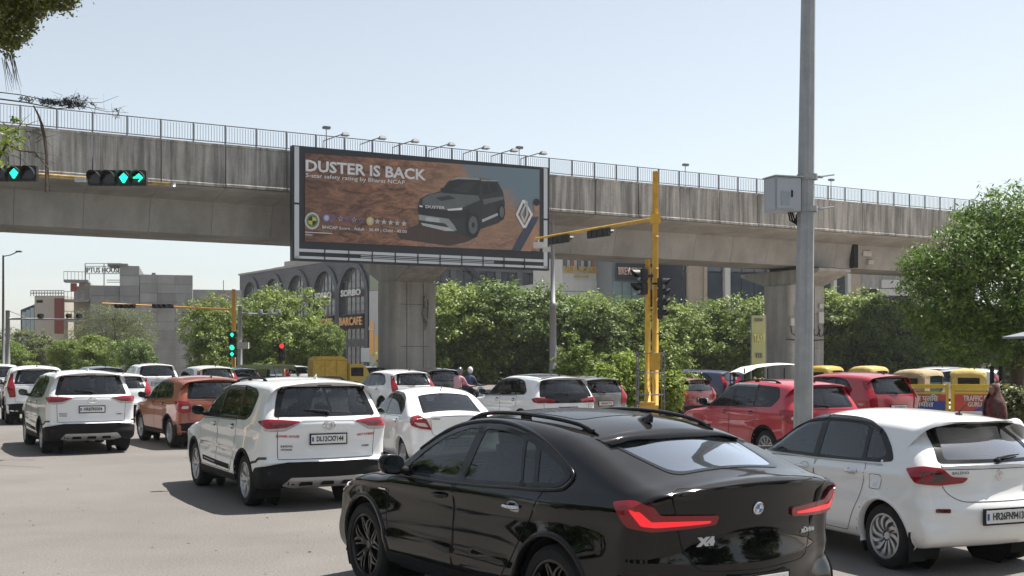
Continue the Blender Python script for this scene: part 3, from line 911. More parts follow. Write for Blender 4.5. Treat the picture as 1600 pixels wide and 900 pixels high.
def car_coupe(root):
    sp = SP_C; pm = P_BLACK
    outer = [(3.38,1.055,.02),(3.05,1.27,.2),(2.70,1.44,.2),(2.30,1.515,.25),(1.85,1.51,.25),(1.40,1.43,.2),(1.04,1.315,.08),(.90,1.225,.06),(1.0,1.145,.05),(1.6,1.10,.3),(2.4,1.065,.3)]
    panes = [[(3.22,1.085,.02),(2.98,1.26,.15),(2.68,1.405,.15),(2.38,1.475,.04),(2.26,1.48,.02),(2.36,1.095,.02)],
             [(2.24,1.10,.02),(2.15,1.483,.03),(1.85,1.478,.1),(1.60,1.435,.03),(1.48,1.13,.02)],
             [(1.45,1.132,.02),(1.56,1.43,.03),(1.42,1.40,.04),(1.32,1.145,.02)],
             [(1.27,1.155,.02),(1.35,1.375,.03),(1.10,1.295,.06),(.965,1.225,.05),(1.02,1.17,.04)]]
    # rear glass seen from above
    ro = [(.29,-.49,.1),(.29,.49,.1),(.60,.545,.1),(.93,.585,.03),(.93,-.585,.03),(.60,-.545,.1)]
    rp = [(.325,-.46,.12),(.325,.46,.12),(.60,.515,.1),(.905,.555,.03),(.905,-.555,.03),(.60,-.515,.1)]
    l = [(-.76,1.12),(.76,1.12),(.60,1.50),(-.60,1.50)]; p = offset_poly(l, .05)
    sh = base_car(root, sp, pm, 'y5', M_RIMB, .034, arch=.435, arch_m=M_GBLK, cutset=[('L', outer, .03), ('T', ro, .04), ('F', l, .05, .02)])
    dlo(sh, root, outer, panes, M_GBLK, G_COUPE)
    sh.ribbon('window_chrome_line', 'L', [(3.36,1.045),(2.4,1.055),(1.6,1.09),(.98,1.135),(.885,1.215),(.96,1.285),(1.38,1.445),(1.85,1.527),(2.30,1.532),(2.72,1.455),(3.1,1.27)], M_GBLK, root, .018, .014, mirror=True, thick=1)
    sh.patch('rear_window_frame', 'T', ro, M_GBLK, root, off=.004, holes=[rp], rad=.05, res=.06, skirt=.005)
    sh.patch('rear_window', 'T', rp, G_CREAR, root, off=.001, rad=.05, res=.07, skirt=0)
    ws_finish(sh, root, l, p, G_WS)
    for mode in ('L', 'R'):
        d = sh.patch('door', mode, [(3.44,1.02),(3.46,.75),(3.40,.36),(2.36,.36),(2.36,1.05)], pm, root, off=.002, rad=.05, res=.06, skirt=0, seam=.007)
        handle(sh, d, 2.56, .945, P_BLACK, mode, .21)
        d = sh.patch('door', mode, [(2.34,1.05),(2.34,.36),(1.72,.36,.03),(1.50,.60,.2),(1.30,.90,.15),(1.16,1.10)], pm, root, off=.002, rad=.05, res=.06, skirt=0, seam=.007)
        handle(sh, d, 1.52, .965, M_CHR, mode, .21)
    sh.patch('sill_cladding', 'L', [(3.44,.40),(3.46,.28),(1.48,.28),(1.50,.40)], M_GBLK, root, off=.02, rad=.03, res=.08, mirror=True)
    sh.ribbon('side_badge', 'L', [(3.50,.905),(3.62,.905)], M_CHR, root, .016, .008, smooth=False)
    A = ('C', 1.3)
    sh.patch('tailgate', A, [(.06,.72,1.20),(.05,.62,.80),(.03,.5,.66),(.02,0,.64),(.03,-.5,.66),(.05,-.62,.80),(.06,-.72,1.20),(.0,0,1.20)], pm, root, off=.002, rad=.05, res=.06, skirt=0, seam=.006)
    for sd in (1, -1):
        def S(q): return q if sd > 0 else [(a, -b, c, *r) for a, b, c, *r in q][::-1]
        o = sh.patch('tail_light', A, S([(.36,.96,1.10),(.20,.93,1.125),(.12,.84,1.11),(.10,.79,1.035),(.05,.55,1.025),(.03,.34,1.015),(.03,.36,.955),(.05,.55,.94),(.12,.83,.93),(.24,.94,.965)]), M_RED, root, off=.018, rad=.02, res=.035)
        sh.patch('lamp_core', A, S([(.22,.935,1.075),(.18,.905,1.08),(.13,.84,1.0),(.05,.58,.992),(.04,.40,.985),(.04,.41,.968),(.05,.58,.962),(.12,.80,.958),(.17,.89,.975)]), M_LIT, o, off=.021, rad=.01, res=.035, skirt=0)
        sh.patch('bumper_vent', A, S([(.42,.97,.60),(.30,.96,.66),(.14,.87,.40),(.25,.92,.36)]), M_GBLK, root, off=.012, rad=.03)
    # round emblem
    co, nr = sh.hit('B', 0, 1.035)
    e = empty('emblem', (co.x-.006, 0, 1.035)); e.parent = root; e.rotation_euler = (0, math.asin(max(-1, min(1, nr.z)))*1.0, 0)
    bm = bmesh.new(); lathe(bm, [(.001, -.006), (.030, -.006), (.030, -.010), (.042, -.010), (.046, 0)], 28, 'x'); bobj('emblem_ring', bm, M_CHR, e)
    bm = bmesh.new(); lathe(bm, [(.029, -.0075), (.041, -.0115)], 28, 'x'); bobj('emblem_band', bm, M_INK, e)
    for q, c in enumerate(((.05, .2, .55), (.8, .8, .8), (.05, .2, .55), (.8, .8, .8))):
        bm = bmesh.new(); v = [bm.verts.new((-.009, 0, 0))]+[bm.verts.new((-.009, .027*math.cos(a), .027*math.sin(a))) for a in np.linspace(q*math.pi/2, (q+1)*math.pi/2, 7)]
        bm.faces.new(v); bobj('emblem_quarter', bm, mat('emblem blue' if q % 2 == 0 else 'emblem white', c, .3), e)
    back_text(sh, root, 'badge_lettering', 'X4', .42, .845, .068, M_BADGE, depth=.008, bold=.006, sx=1.35, shear=.12)
    back_text(sh, root, 'badge_lettering', 'xDrive', -.56, .84, .050, M_BADGE, depth=.006, bold=.002, sx=1.4, shear=.15)
    sh.patch('lower_bumper', A, [(.55,.95,.50),(.10,.80,.46),(.05,.45,.40),(.05,0,.40),(.05,-.45,.40),(.10,-.80,.46),(.55,-.95,.50),(.5,-.9,.32),(.3,0,.31),(.5,.9,.32)], M_BLK, root, off=.012, rad=.04, res=.07)
    co, nr = sh.hit('B', 0, .56)
    plate(root, 'DL3CCX9026', (co.x-.012, 0, .535))
    rail(sh, root, 1.05, 2.75, lambda x: .585-.06*max(0, 1.7-x), M_GBLK, lift=.022)
    fin(sh, root, 1.22, P_BLACK, .20, .07)
    # roof-end spoiler lip
    bm = bmesh.new(); prev = None
    for i in range(25):
        y = -.60+1.2*i/24; co, nr = sh.hit('T', .93, y); e_ = .035*(1-abs(y/.6)**2); c2, _ = sh.hit('T', .83-e_, y); lift = .006+.022*math.exp(-((abs(y)-.42)/.16)**2)
        row = [bm.verts.new((1.02, y, sh.hit('T', 1.02, y)[0].z+.003)), bm.verts.new((.83-e_, y, c2.z+lift+.008)), bm.verts.new((.835-e_, y, c2.z+lift)), bm.verts.new((.90, y, c2.z-.01))]
        if prev:
            for k in range(3): bm.faces.new((prev[k], prev[k+1], row[k+1], row[k])).smooth = True
        prev = row
    bmesh.ops.recalc_face_normals(bm, faces=bm.faces); bobj('roof_spoiler', bm, P_BLACK, root)
    sh.patch('sunroof', 'T', [(1.45,-.42),(1.45,.42),(2.55,.42),(2.55,-.42)], M_GBLK, root, off=.002, rad=.08, res=.1, skirt=0, seam=.006)
    mirror_parts(sh, sp, root, M_GBLK, 3.16, 1.06, .22, .17)
    sh.patch('headlight', ('C', 3.4), [(4.30,.93,.86),(4.55,.80,.90),(4.68,.5,.84),(4.68,.5,.76),(4.55,.82,.76)], M_CLR, root, off=.01, mirror=True)
    interior(root, sp, M_SEAT)
    sh.finish(pm, root)
    return sh
G_COUPE = glass('coupe side glass', (.60, .70, .63), refl=.8)
G_CREAR = glass('coupe rear glass', (.40, .45, .45), refl=3.0)

# ---- white hatchback
SP_H = dict(L=3.99, W=1.745, wb=2.52, ra=.72, fa=3.24, wr=.312, rim=.212, tw=.195, win=.03, belt=lambda x: 1.0-.025*(x-.8), tumble=.33,
  prof=[(.35,.24),(.14,.27),(.04,.36),(.0,.52),(.01,.64),(.06,.74),(.085,.88),(.09,1.02),(.16,1.11),(.33,1.28),(.47,1.385,1),(.30,1.405),(.245,1.425,1),(.5,1.462),(1.0,1.492),(1.55,1.50),(2.0,1.475),(2.35,1.39),(2.75,1.18),(3.02,1.02),(3.3,.97),(3.65,.88),(3.85,.77),(3.95,.64),(3.985,.48),(3.93,.32),(3.75,.22)],
  c_top=.05, c_back=.10, c_bump=.06, taper=.08, gtaper=.10, flare=.035, sill=.24, cabin=(.5, 2.9), shoulder=.045,
  creases=[(lambda x: .90-.02*(x-.5), .016, .16, .3, 3.6)])
def car_hatch(root, txt='HR26FN9413', pm=P_WHITE2, rim_m=M_RIM, res=.036):
    sp = SP_H
    outer = [(2.92,.985,.02),(2.60,1.19,.1),(2.25,1.365,.15),(1.80,1.42,.15),(1.25,1.41,.15),(.90,1.34,.12),(.70,1.16,.12),(.62,1.04,.05),(.80,1.015,.1),(1.8,.985,.2)]
    panes = [[(2.76,1.02,.02),(2.52,1.18,.1),(2.22,1.325,.05),(1.90,1.375,.03),(1.90,1.02,.02)],
             [(1.80,1.02,.02),(1.80,1.378,.03),(1.30,1.37,.04),(1.12,1.34,.03),(1.09,1.03,.02)],
             [(1.03,1.045,.02),(1.06,1.33,.03),(.92,1.28,.08),(.74,1.10,.06),(.80,1.055,.04)]]
    ro = [(-.62,1.045,.05),(.62,1.045,.05),(.55,1.25,.2),(.47,1.39,.03),(-.47,1.39,.03),(-.55,1.25,.2)]
    rp = [(-.55,1.075,.05),(.55,1.075,.05),(.47,1.25,.2),(.39,1.36,.03),(-.39,1.36,.03),(-.47,1.25,.2)]
    l = [(-.68,1.03),(.68,1.03),(.54,1.36),(-.54,1.36)]; p = offset_poly(l, .05)
    sh = base_car(root, sp, pm, 'turbine', rim_m, res, arch=.36, cutset=[('L', outer, .03), ('B', ro, .04), ('F', l, .05, .02)])
    dlo(sh, root, outer, panes, M_GBLK, G_DARK)
    rear_glass(sh, root, ro, rp, M_GBLK, G_HREAR)
    ws_finish(sh, root, l, p, G_WS)
    for mode in ('L', 'R'):
        d = sh.patch('door', mode, [(2.92,.95),(2.94,.65),(2.86,.30),(1.86,.30),(1.84,.975)], pm, root, off=.002, rad=.05, res=.06, skirt=0, seam=.006)
        handle(sh, d, 2.02, .885, M_CHR, mode)
        d = sh.patch('door', mode, [(1.825,.975),(1.845,.30),(1.28,.30,.03),(1.16,.50,.12),(1.0,.72,.15),(.99,.99)], pm, root, off=.002, rad=.05, res=.06, skirt=0, seam=.006)
        handle(sh, d, 1.20, .905, M_CHR, mode)
    sh.patch('fuel_flap', 'R' if False else 'L', [(.90,.90),(.90,.76),(.74,.76),(.72,.90)], pm, root, off=.002, rad=.03, res=.06, skirt=0, seam=.005)
    A = ('C', 1.2)
    tg = sh.patch('tailgate', 'B', [(-.64,.99,.04),(-.60,.80,.12),(-.45,.69,.1),(.45,.69,.1),(.60,.80,.12),(.64,.99,.04)], pm, root, off=.002, rad=.03, res=.06, skirt=0, seam=.006)
    sh.ribbon('chrome_garnish', 'B', [(-.60,1.015),(0,1.022),(.60,1.015)], M_CHR, root, .028, .012, thick=1)
    for sd in (1, -1):
        def S(q): return q if sd > 0 else [(a, -b, c, *r) for a, b, c, *r in q][::-1]
        o = sh.patch('tail_light', A, S([(.40,.84,.985),(.22,.80,1.015),(.10,.66,1.0),(.08,.55,.925),(.08,.36,.915),(.08,.42,.865),(.12,.70,.845),(.26,.84,.865)]), M_RED, root, off=.018, rad=.025, res=.035)
        sh.patch('lamp_core', A, S([(.22,.80,.965),(.12,.68,.965),(.09,.58,.905),(.12,.70,.875),(.22,.81,.885)]), M_SMOKE, o, off=.021, rad=.02, skirt=0)
        sh.patch('bumper_reflector', A, S([(.06,.76,.63),(.03,.60,.63),(.03,.60,.595),(.06,.76,.595)]), M_DRED, root, off=.008, rad=.01)
        bm = bmesh.new(); box(bm, sp['ra']-.385, sp['ra']-.375, sd*.66, sd*.86, .12, .40); bobj('mud_flap', bm, M_BLK, root)
    co, nr = sh.hit('B', 0, .56)
    plate(root, txt, (co.x-.012, 0, .555))
    # stylised S emblem
    co, nr = sh.hit('B', 0, .925)
    bm = bmesh.new()
    prism(bm, [(-.05,.01),(.0,.055),(.03,.032),(-.012,.006),(.05,-.01),(.0,-.055),(-.03,-.032),(.012,-.006)], -.008, 0, plane='yz')
    bobj('emblem', bm, M_CHR, root, loc=(co.x-.002, 0, .93))
    back_text(sh, root, 'badge_lettering', 'BALENO', .43, .958, .036, M_CHR, depth=.004, bold=.001, sx=1.3)
    wiper(sh, root, .0, 1.065, -.32, 1.095)
    for pts in ([(2.66,1.145),(2.45,1.255),(2.20,1.355),(1.86,1.395)], [(1.84,1.397),(1.4,1.395),(1.12,1.37),(.92,1.31)]):
        sh.ribbon('rain_visor', 'L', pts, M_GBLK, root, .05, .014, mirror=True, thick=1)
    sh.ribbon('window_chrome_line', 'L', [(2.9,.975),(1.8,.972),(.75,.995)], M_SIL, root, .012, .008, mirror=True)
    bm = bmesh.new(); co, _ = sh.hit('T', .62, 0); lathe(bm, [(.04, 0), (.03, .015), (.012, .022), (.001, .024)], 12, 'z', c=co)
    tube(bm, [co+Vector((0, 0, .018)), co+Vector((-.10, 0, .10))], [.006, .003], 6); bobj('roof_antenna', bm, M_BLK, root)
    for sd in (1, -1): sh.ribbon('roof_seam', 'T', [(.35, sd*.50), (.7, sd*.515), (1.3, sd*.52), (2.2, sd*.50)], M_SEAM, root, .006, .002)
    sh.ribbon('roof_seam', 'T', [(.50,-.50),(.56,0),(.50,.50)], M_SEAM, root, .005, .002)
    mirror_parts(sh, sp, root, pm, 2.70, .84, .15, .12)
    interior(root, sp)
    sh.finish(pm, root)
    return sh
M_SMOKE = mat('smoked lamp', (.03, .012, .014), .15, coat=1.0)
G_HREAR = glass('hatch rear glass', (.16, .19, .20), refl=4.0)

# ---- white saloon
SP_S = dict(L=3.995, W=1.735, wb=2.45, ra=.78, fa=3.23, wr=.30, rim=.20, tw=.19, win=.03, belt=lambda x: 1.0-.02*(x-.8), tumble=.36,
  prof=[(.35,.24),(.14,.27),(.03,.36),(.0,.52),(.02,.66),(.05,.80),(.05,.95),(.03,1.04,1),(.10,1.065),(.28,1.085),(.42,1.11),(.62,1.22),(.90,1.37),(1.1,1.44),(1.5,1.50),(1.85,1.51),(2.2,1.47),(2.5,1.36),(2.85,1.16),(3.1,1.02),(3.4,.96),(3.7,.86),(3.88,.74),(3.97,.60),(3.99,.45),(3.93,.30),(3.75,.22)],
  c_top=.05, c_back=.10, c_bump=.05, taper=.08, gtaper=.10, flare=.035, sill=.24, cabin=(.7, 3.0), shoulder=.04)
def car_saloon(root, pm=P_WHITE2, txt='', res=.045):
    sp = SP_S
    outer = [(3.0,.99,.02),(2.70,1.19,.1),(2.35,1.37,.15),(1.9,1.43,.15),(1.35,1.41,.15),(1.05,1.32,.1),(.88,1.15,.1),(.92,1.02,.05),(1.8,.995,.2)]
    panes = [[(2.85,1.025,.02),(2.62,1.19,.1),(2.32,1.33,.05),(2.0,1.385,.03),(2.0,1.025,.02)],
             [(1.92,1.03,.02),(1.92,1.388,.03),(1.38,1.375,.06),(1.1,1.29,.06),(.96,1.14,.06),(.98,1.05,.03)]]
    ro = [(.40,-.56,.05),(.40,.56,.05),(.98,.49,.05),(.98,-.49,.05)]
    rp = [(.455,-.50,.05),(.455,.50,.05),(.94,.44,.05),(.94,-.44,.05)]
    l = [(-.68,1.04),(.68,1.04),(.54,1.36),(-.54,1.36)]; p = offset_poly(l, .05)
    sh = base_car(root, sp, pm, 'plain', M_RIM, res, arch=.345, cutset=[('L', outer, .03), ('T', ro, .04), ('F', l, .05, .02)])
    dlo(sh, root, outer, panes, M_GBLK, G_SIDE)
    sh.patch('rear_window_frame', 'T', ro, M_GBLK, root, off=.004, holes=[rp], rad=.04, res=.06, skirt=.005)
    sh.patch('rear_window', 'T', rp, G_REAR, root, off=.001, rad=.05, res=.08, skirt=0)
    ws_finish(sh, root, l, p, G_WS)
    for mode in ('L', 'R'):
        d = sh.patch('door', mode, [(2.98,.96),(3.0,.65),(2.92,.30),(1.96,.30),(1.94,.98)], pm, root, off=.002, rad=.05, res=.07, skirt=0, seam=.007)
        handle(sh, d, 2.12, .90, pm, mode)
        d = sh.patch('door', mode, [(1.925,.98),(1.945,.30),(1.32,.30,.03),(1.2,.5,.12),(1.0,.72,.15),(.93,.99)], pm, root, off=.002, rad=.05, res=.07, skirt=0, seam=.007)
        handle(sh, d, 1.14, .91, pm, mode)
    A = ('C', 1.2)
    sh.patch('boot_lid', 'B', [(-.52,1.02,.03),(-.48,.68,.06),(.48,.68,.06),(.52,1.02,.03)], pm, root, off=.002, rad=.04, res=.07, skirt=0, seam=.007)
    for sd in (1, -1):
        def S(q): return q if sd > 0 else [(a, -b, c, *r) for a, b, c, *r in q][::-1]
        o = sh.patch('tail_light', A, S([(.34,.82,.99),(.16,.76,1.03),(.06,.62,.98),(.05,.52,.78),(.10,.72,.80),(.24,.82,.86)]), M_RED, root, off=.02, rad=.025, res=.04)
        sh.patch('lamp_core', A, S([(.20,.79,.93),(.08,.64,.91),(.07,.58,.83),(.14,.74,.86)]), M_CLR, o, off=.023, rad=.02, skirt=0)
    co, nr = sh.hit('B', 0, .56); plate(root, txt or 'DL1ZC4471', (co.x-.012, 0, .80 if False else .56))
    back_text(sh, root, 'badge_lettering', 'DZIRE', .42, .975, .04, M_GREYB, depth=.004, bold=.001, sx=1.3)
    bm = bmesh.new(); co, _ = sh.hit('T', 1.12, 0); tube(bm, [co, co+Vector((-.03, 0, .03)), co+Vector((-.2, 0, .16))], [.012, .008, .003], 6); bobj('roof_antenna', bm, M_BLK, root)
    mirror_parts(sh, sp, root, pm, 2.82, 1.0, .18, .14)
    interior(root, sp)
    sh.finish(pm, root)
    return sh

# ---- compact SUV, used for several neighbours with different paint and lamps
SP_E = dict(L=4.30, W=1.79, wb=2.60, ra=.86, fa=3.46, wr=.345, rim=.225, tw=.215, win=.03, belt=lambda x: 1.10-.02*(x-.8), tumble=.28,
  prof=[(.38,.29),(.16,.32),(.04,.42),(.0,.56),(.02,.68),(.05,.80),(.06,.98),(.08,1.10),(.18,1.30),(.31,1.50,1),(.22,1.535),(.185,1.56,1),(.45,1.60),(1.0,1.635),(1.6,1.64),(2.1,1.61),(2.5,1.51),(2.9,1.27),(3.2,1.09),(3.6,1.03),(3.95,.95),(4.15,.84),(4.26,.68),(4.29,.5),(4.22,.35),(4.0,.26)],
  c_top=.05, c_back=.09, c_bump=.05, taper=.06, gtaper=.08, flare=.035, sill=.28, cabin=(.5, 3.1), shoulder=.04,
  creases=[(lambda x: .97-.01*x, .014, .15, .5, 3.9)])
def car_suv(root, pm, roof=None, lamp='wide', rear_black=False, rails=True, visor=False, glassm=None, res=.05, rim='plain', txt='', dpillar_black=False):
    sp = SP_E
    if dpillar_black:
        outer = [(3.12,1.06,.02),(2.80,1.27,.1),(2.45,1.45,.15),(2.0,1.525,.15),(1.2,1.53,.15),(.62,1.50,.05),(.52,1.30,.05),(.70,1.13,.05),(1.8,1.09,.2)]
    else:
        outer = [(3.12,1.06,.02),(2.80,1.27,.1),(2.45,1.45,.15),(2.0,1.525,.15),(1.3,1.525,.15),(.98,1.47,.1),(.72,1.22,.06),(.78,1.13,.05),(1.8,1.09,.2)]
    panes = [[(2.96,1.10,.02),(2.74,1.26,.1),(2.42,1.42,.05),(2.12,1.48,.03),(2.12,1.11,.02)],
             [(2.03,1.11,.02),(2.03,1.485,.03),(1.35,1.485,.04),(1.30,1.13,.02)]]
    panes.append([(1.25,1.14,.02),(1.28,1.48,.03),(1.02,1.44,.05),(.80,1.22,.05),(.86,1.17,.03)])
    ro = [(-.65,1.13,.05),(.65,1.13,.05),(.60,1.33,.2),(.53,1.51,.03),(-.53,1.51,.03),(-.60,1.33,.2)]
    rp = [(-.57,1.165,.05),(.57,1.165,.05),(.51,1.33,.2),(.44,1.475,.03),(-.44,1.475,.03),(-.51,1.33,.2)]
    l = [(-.70,1.11),(.70,1.11),(.56,1.48),(-.56,1.48)]; p = offset_poly(l, .05)
    sh = base_car(root, sp, pm, rim, M_RIM, res, arch=.41, arch_m=M_BLK, cutset=[('L', outer, .03), ('B', ro, .04), ('F', l, .05, .02)])
    if rear_black: ro = [(-.74,1.08,.05),(.74,1.08,.05),(.68,1.33,.2),(.58,1.485,.03),(-.58,1.485,.03),(-.68,1.33,.2)]
    dlo(sh, root, outer, panes, M_GBLK, glassm or G_SIDE)
    rear_glass(sh, root, ro, rp, M_GBLK, G_REAR)
    ws_finish(sh, root, l, p, G_WS)
    for mode in ('L', 'R'):
        d = sh.patch('door', mode, [(3.10,1.03),(3.12,.70),(3.02,.36),(2.10,.36),(2.08,1.07)], pm, root, off=.002, rad=.05, res=.08, skirt=0, seam=.008)
        handle(sh, d, 2.26, .98, pm, mode)
        d = sh.patch('door', mode, [(2.065,1.07),(2.085,.36),(1.42,.36,.03),(1.3,.6,.12),(1.16,.85,.15),(1.14,1.09)], pm, root, off=.002, rad=.05, res=.08, skirt=0, seam=.008)
        handle(sh, d, 1.34, .99, pm, mode)
    if roof:
        sh.patch('roof_panel', 'T', [(.30,-.64,.08),(.30,.64,.08),(1.4,.70,.3),(2.5,.66,.1),(2.5,-.66,.1),(1.4,-.70,.3)], roof, root, off=.004, rad=.05, res=.12, skirt=.004)
    A = ('C', 1.2)
    sh.patch('lower_bumper', A, [(.50,.88,.46),(.35,.90,.56),(.03,.6,.60),(.02,0,.60),(.03,-.6,.60),(.35,-.90,.56),(.50,-.88,.46),(.4,-.85,.31),(.1,0,.31),(.4,.85,.31)], M_BLK, root, off=.010, rad=.04, res=.09)
    sh.patch('sill_cladding', 'L', [(3.04,.40),(3.06,.29),(1.26,.29),(1.28,.40)], M_BLK, root, off=.012, rad=.02, res=.12, mirror=True)
    sh.patch('tailgate', 'B', [(-.66,1.09,.05),(-.62,.64,.04),(.62,.64,.04),(.66,1.09,.05)], M_GBLK if rear_black == 'full' else pm, root, off=.002, rad=.03, res=.08, skirt=0, seam=.008)
    if rear_black: sh.patch('tailgate_band', 'B', [(-.62,1.12,.02),(-.60,.93,.03),(.60,.93,.03),(.62,1.12,.02)], M_GBLK, root, off=.010, rad=.03, res=.08)
    for sd in (1, -1):
        def S(q): return q if sd > 0 else [(a, -b, c, *r) for a, b, c, *r in q][::-1]
        if lamp == 'wide': q = [(.34,.87,1.03),(.16,.82,1.07),(.07,.62,1.05),(.06,.36,1.01),(.06,.38,.96),(.07,.60,.94),(.14,.80,.93),(.26,.86,.96)]
        elif lamp == 'tall': q = [(.40,.80,1.42),(.30,.74,1.44),(.13,.72,1.20),(.07,.66,1.06),(.06,.64,.78),(.12,.80,.76),(.20,.84,1.05)]
        else: q = [(.40,.87,1.07),(.20,.84,1.09),(.08,.66,1.06),(.06,.56,.92),(.07,.62,.83),(.14,.80,.82),(.28,.87,.90)]
        o = sh.patch('tail_light', A, S(q), M_RED, root, off=.02, rad=.02, res=.045)
        if lamp == 'block': sh.patch('lamp_core', A, S([(.14,.78,.97),(.08,.66,.97),(.08,.66,.91),(.14,.80,.91)]), M_CLR, o, off=.024, rad=.02, skirt=0)
        if lamp == 'wide': sh.patch('lamp_core', A, S([(.16,.81,1.01),(.08,.62,1.01),(.07,.45,.995),(.08,.62,.98),(.16,.81,.975)]), M_DRED, o, off=.024, rad=.01, skirt=0)
    co, nr = sh.hit('B', 0, .80); plate(root, txt or 'HR26DK7312', (co.x-.012, 0, .80 if not rear_black else .76))
    wiper(sh, root, .0, 1.15, .30, 1.18)
    if visor:
        for pts in ([(2.86,1.25),(2.62,1.39),(2.40,1.48),(2.08,1.515)], [(2.06,1.517),(1.7,1.52),(1.30,1.515)]):
            sh.ribbon('rain_visor', 'L', pts, mat('smoked visor', (.10, .12, .13), .2, coat=.6), root, .06, .018, mirror=True, thick=1)
    if rails: rail(sh, root, .75, 2.35, lambda x: .575, M_BLK if pm is not P_GREY else M_SIL)
    fin(sh, root, .55, M_GBLK, .14, .06)
    mirror_parts(sh, sp, root, M_GBLK, 2.94, 1.07, .19, .15)
    sh.patch('headlight', ('C', 3.0), [(4.0,.86,.86),(4.15,.74,.90),(4.22,.5,.88),(4.22,.5,.80),(4.15,.76,.78)], M_CLR, root, off=.01, mirror=True)
    interior(root, sp)
    sh.finish(pm, root)
    return sh
def heading(X, Y, psi): return (X, Y, 0), R(90)-R(psi)
def place(name, X, Y, psi, label, cat, group=None):
    loc, rz = heading(X, Y, psi); return empty(name, loc, rz, label, cat, group)
# ---------------------------------------------------------------- ground
def world_noise_mat(name, base, amt=.25, scale=.6, streak=0.0, rough=.9, fine=.15, bump=.2, stain=None, spd=(3.5, 3.5, .22), objrand=0.0, fscale=9.0):
    if name in MATS: return MATS[name]
    m, t, b = principled(name)
    g = N(t, 'ShaderNodeNewGeometry'); L = t.links.new
    n1 = N(t, 'ShaderNodeTexNoise', Scale=scale, Detail=8.0, Roughness=.6); L(g.outputs['Position'], n1.inputs['Vector'])
    n2 = N(t, 'ShaderNodeTexNoise', Scale=fscale, Detail=6.0, Roughness=.7); L(g.outputs['Position'], n2.inputs['Vector'])
    def mr(src, a, bb, lo, hi):
        r = N(t, 'ShaderNodeMapRange'); r.inputs['From Min'].default_value = a; r.inputs['From Max'].default_value = bb
        r.inputs['To Min'].default_value = lo; r.inputs['To Max'].default_value = hi; L(src, r.inputs['Value']); return r.outputs[0]
    def mul(x, y):
        k = N(t, 'ShaderNodeMath', operation='MULTIPLY'); L(x, k.inputs[0]); L(y, k.inputs[1]); return k.outputs[0]
    v = mul(mr(n1.outputs['Fac'], .3, .7, 1-amt, 1+amt), mr(n2.outputs['Fac'], .25, .75, 1-fine, 1+fine))
    if streak:
        mp = N(t, 'ShaderNodeMapping'); mp.inputs['Scale'].default_value = spd; L(g.outputs['Position'], mp.inputs['Vector'])
        n3 = N(t, 'ShaderNodeTexNoise', Scale=1.0, Detail=5.0, Roughness=.65); L(mp.outputs[0], n3.inputs['Vector'])
        v = mul(v, mr(n3.outputs['Fac'], .38, .62, 1-streak, 1.08))
    if objrand:
        oi = N(t, 'ShaderNodeObjectInfo'); v = mul(v, mr(oi.outputs['Random'], 0, 1, 1-objrand, 1+objrand))
    mx = N(t, 'ShaderNodeMix', data_type='RGBA', blend_type='MULTIPLY'); mx.inputs['Factor'].default_value = 1
    mx.inputs['A'].default_value = (*base, 1)
    cb = N(t, 'ShaderNodeCombineColor'); [L(v, cb.inputs[i]) for i in range(3)]
    L(cb.outputs[0], mx.inputs['B']); src = mx.outputs['Result']
    if stain:
        n4 = N(t, 'ShaderNodeTexNoise', Scale=stain[1], Detail=4.0, Distortion=.6); L(g.outputs['Position'], n4.inputs['Vector'])
        m2 = N(t, 'ShaderNodeMix', data_type='RGBA'); L(mr(n4.outputs['Fac'], stain[2], stain[2]+.12, 0, stain[3]), m2.inputs['Factor'])
        L(src, m2.inputs['A']); m2.inputs['B'].default_value = (*stain[0], 1); src = m2.outputs['Result']
    L(src, b.inputs['Base Color']); b.inputs['Roughness'].default_value = rough
    if bump:
        bp = N(t, 'ShaderNodeBump', Strength=bump, Distance=.01); L(n2.outputs['Fac'], bp.inputs['Height']); L(bp.outputs[0], b.inputs['Normal'])
    MATS[name] = m; return m
M_ROAD = world_noise_mat('sunbleached asphalt', (.134, .123, .112), .16, .35, fine=.48, bump=.7, stain=((.085, .08, .075), .45, .58, .35), fscale=38.0)
M_EARTH = world_noise_mat('dusty earth', (.20, .16, .12), .2, .8)
M_PAVE = world_noise_mat('pavement', (.36, .31, .26), .15, 1.2, fine=.2)
M_KERB = mat('kerb yellow', (.55, .42, .05), .8, noise_amt=.25)
M_KERBB = mat('kerb black', (.04, .04, .04), .8, noise_amt=.3)
bm = bmesh.new()
s_ = 900
v = [bm.verts.new(p) for p in ((-s_, -120, 0), (s_, -120, 0), (s_, 1500, 0), (-s_, 1500, 0))]; bm.faces.new(v)
tag(bobj('road', bm, M_ROAD), kind='structure')
bm = bmesh.new(); v = [bm.verts.new(p) for p in ((-s_, 80.5, .004), (s_, 80.5, .004), (s_, 1490, .004), (-s_, 1490, .004))]; bm.faces.new(v)
tag(bobj('verge', bm, M_EARTH), kind='structure')
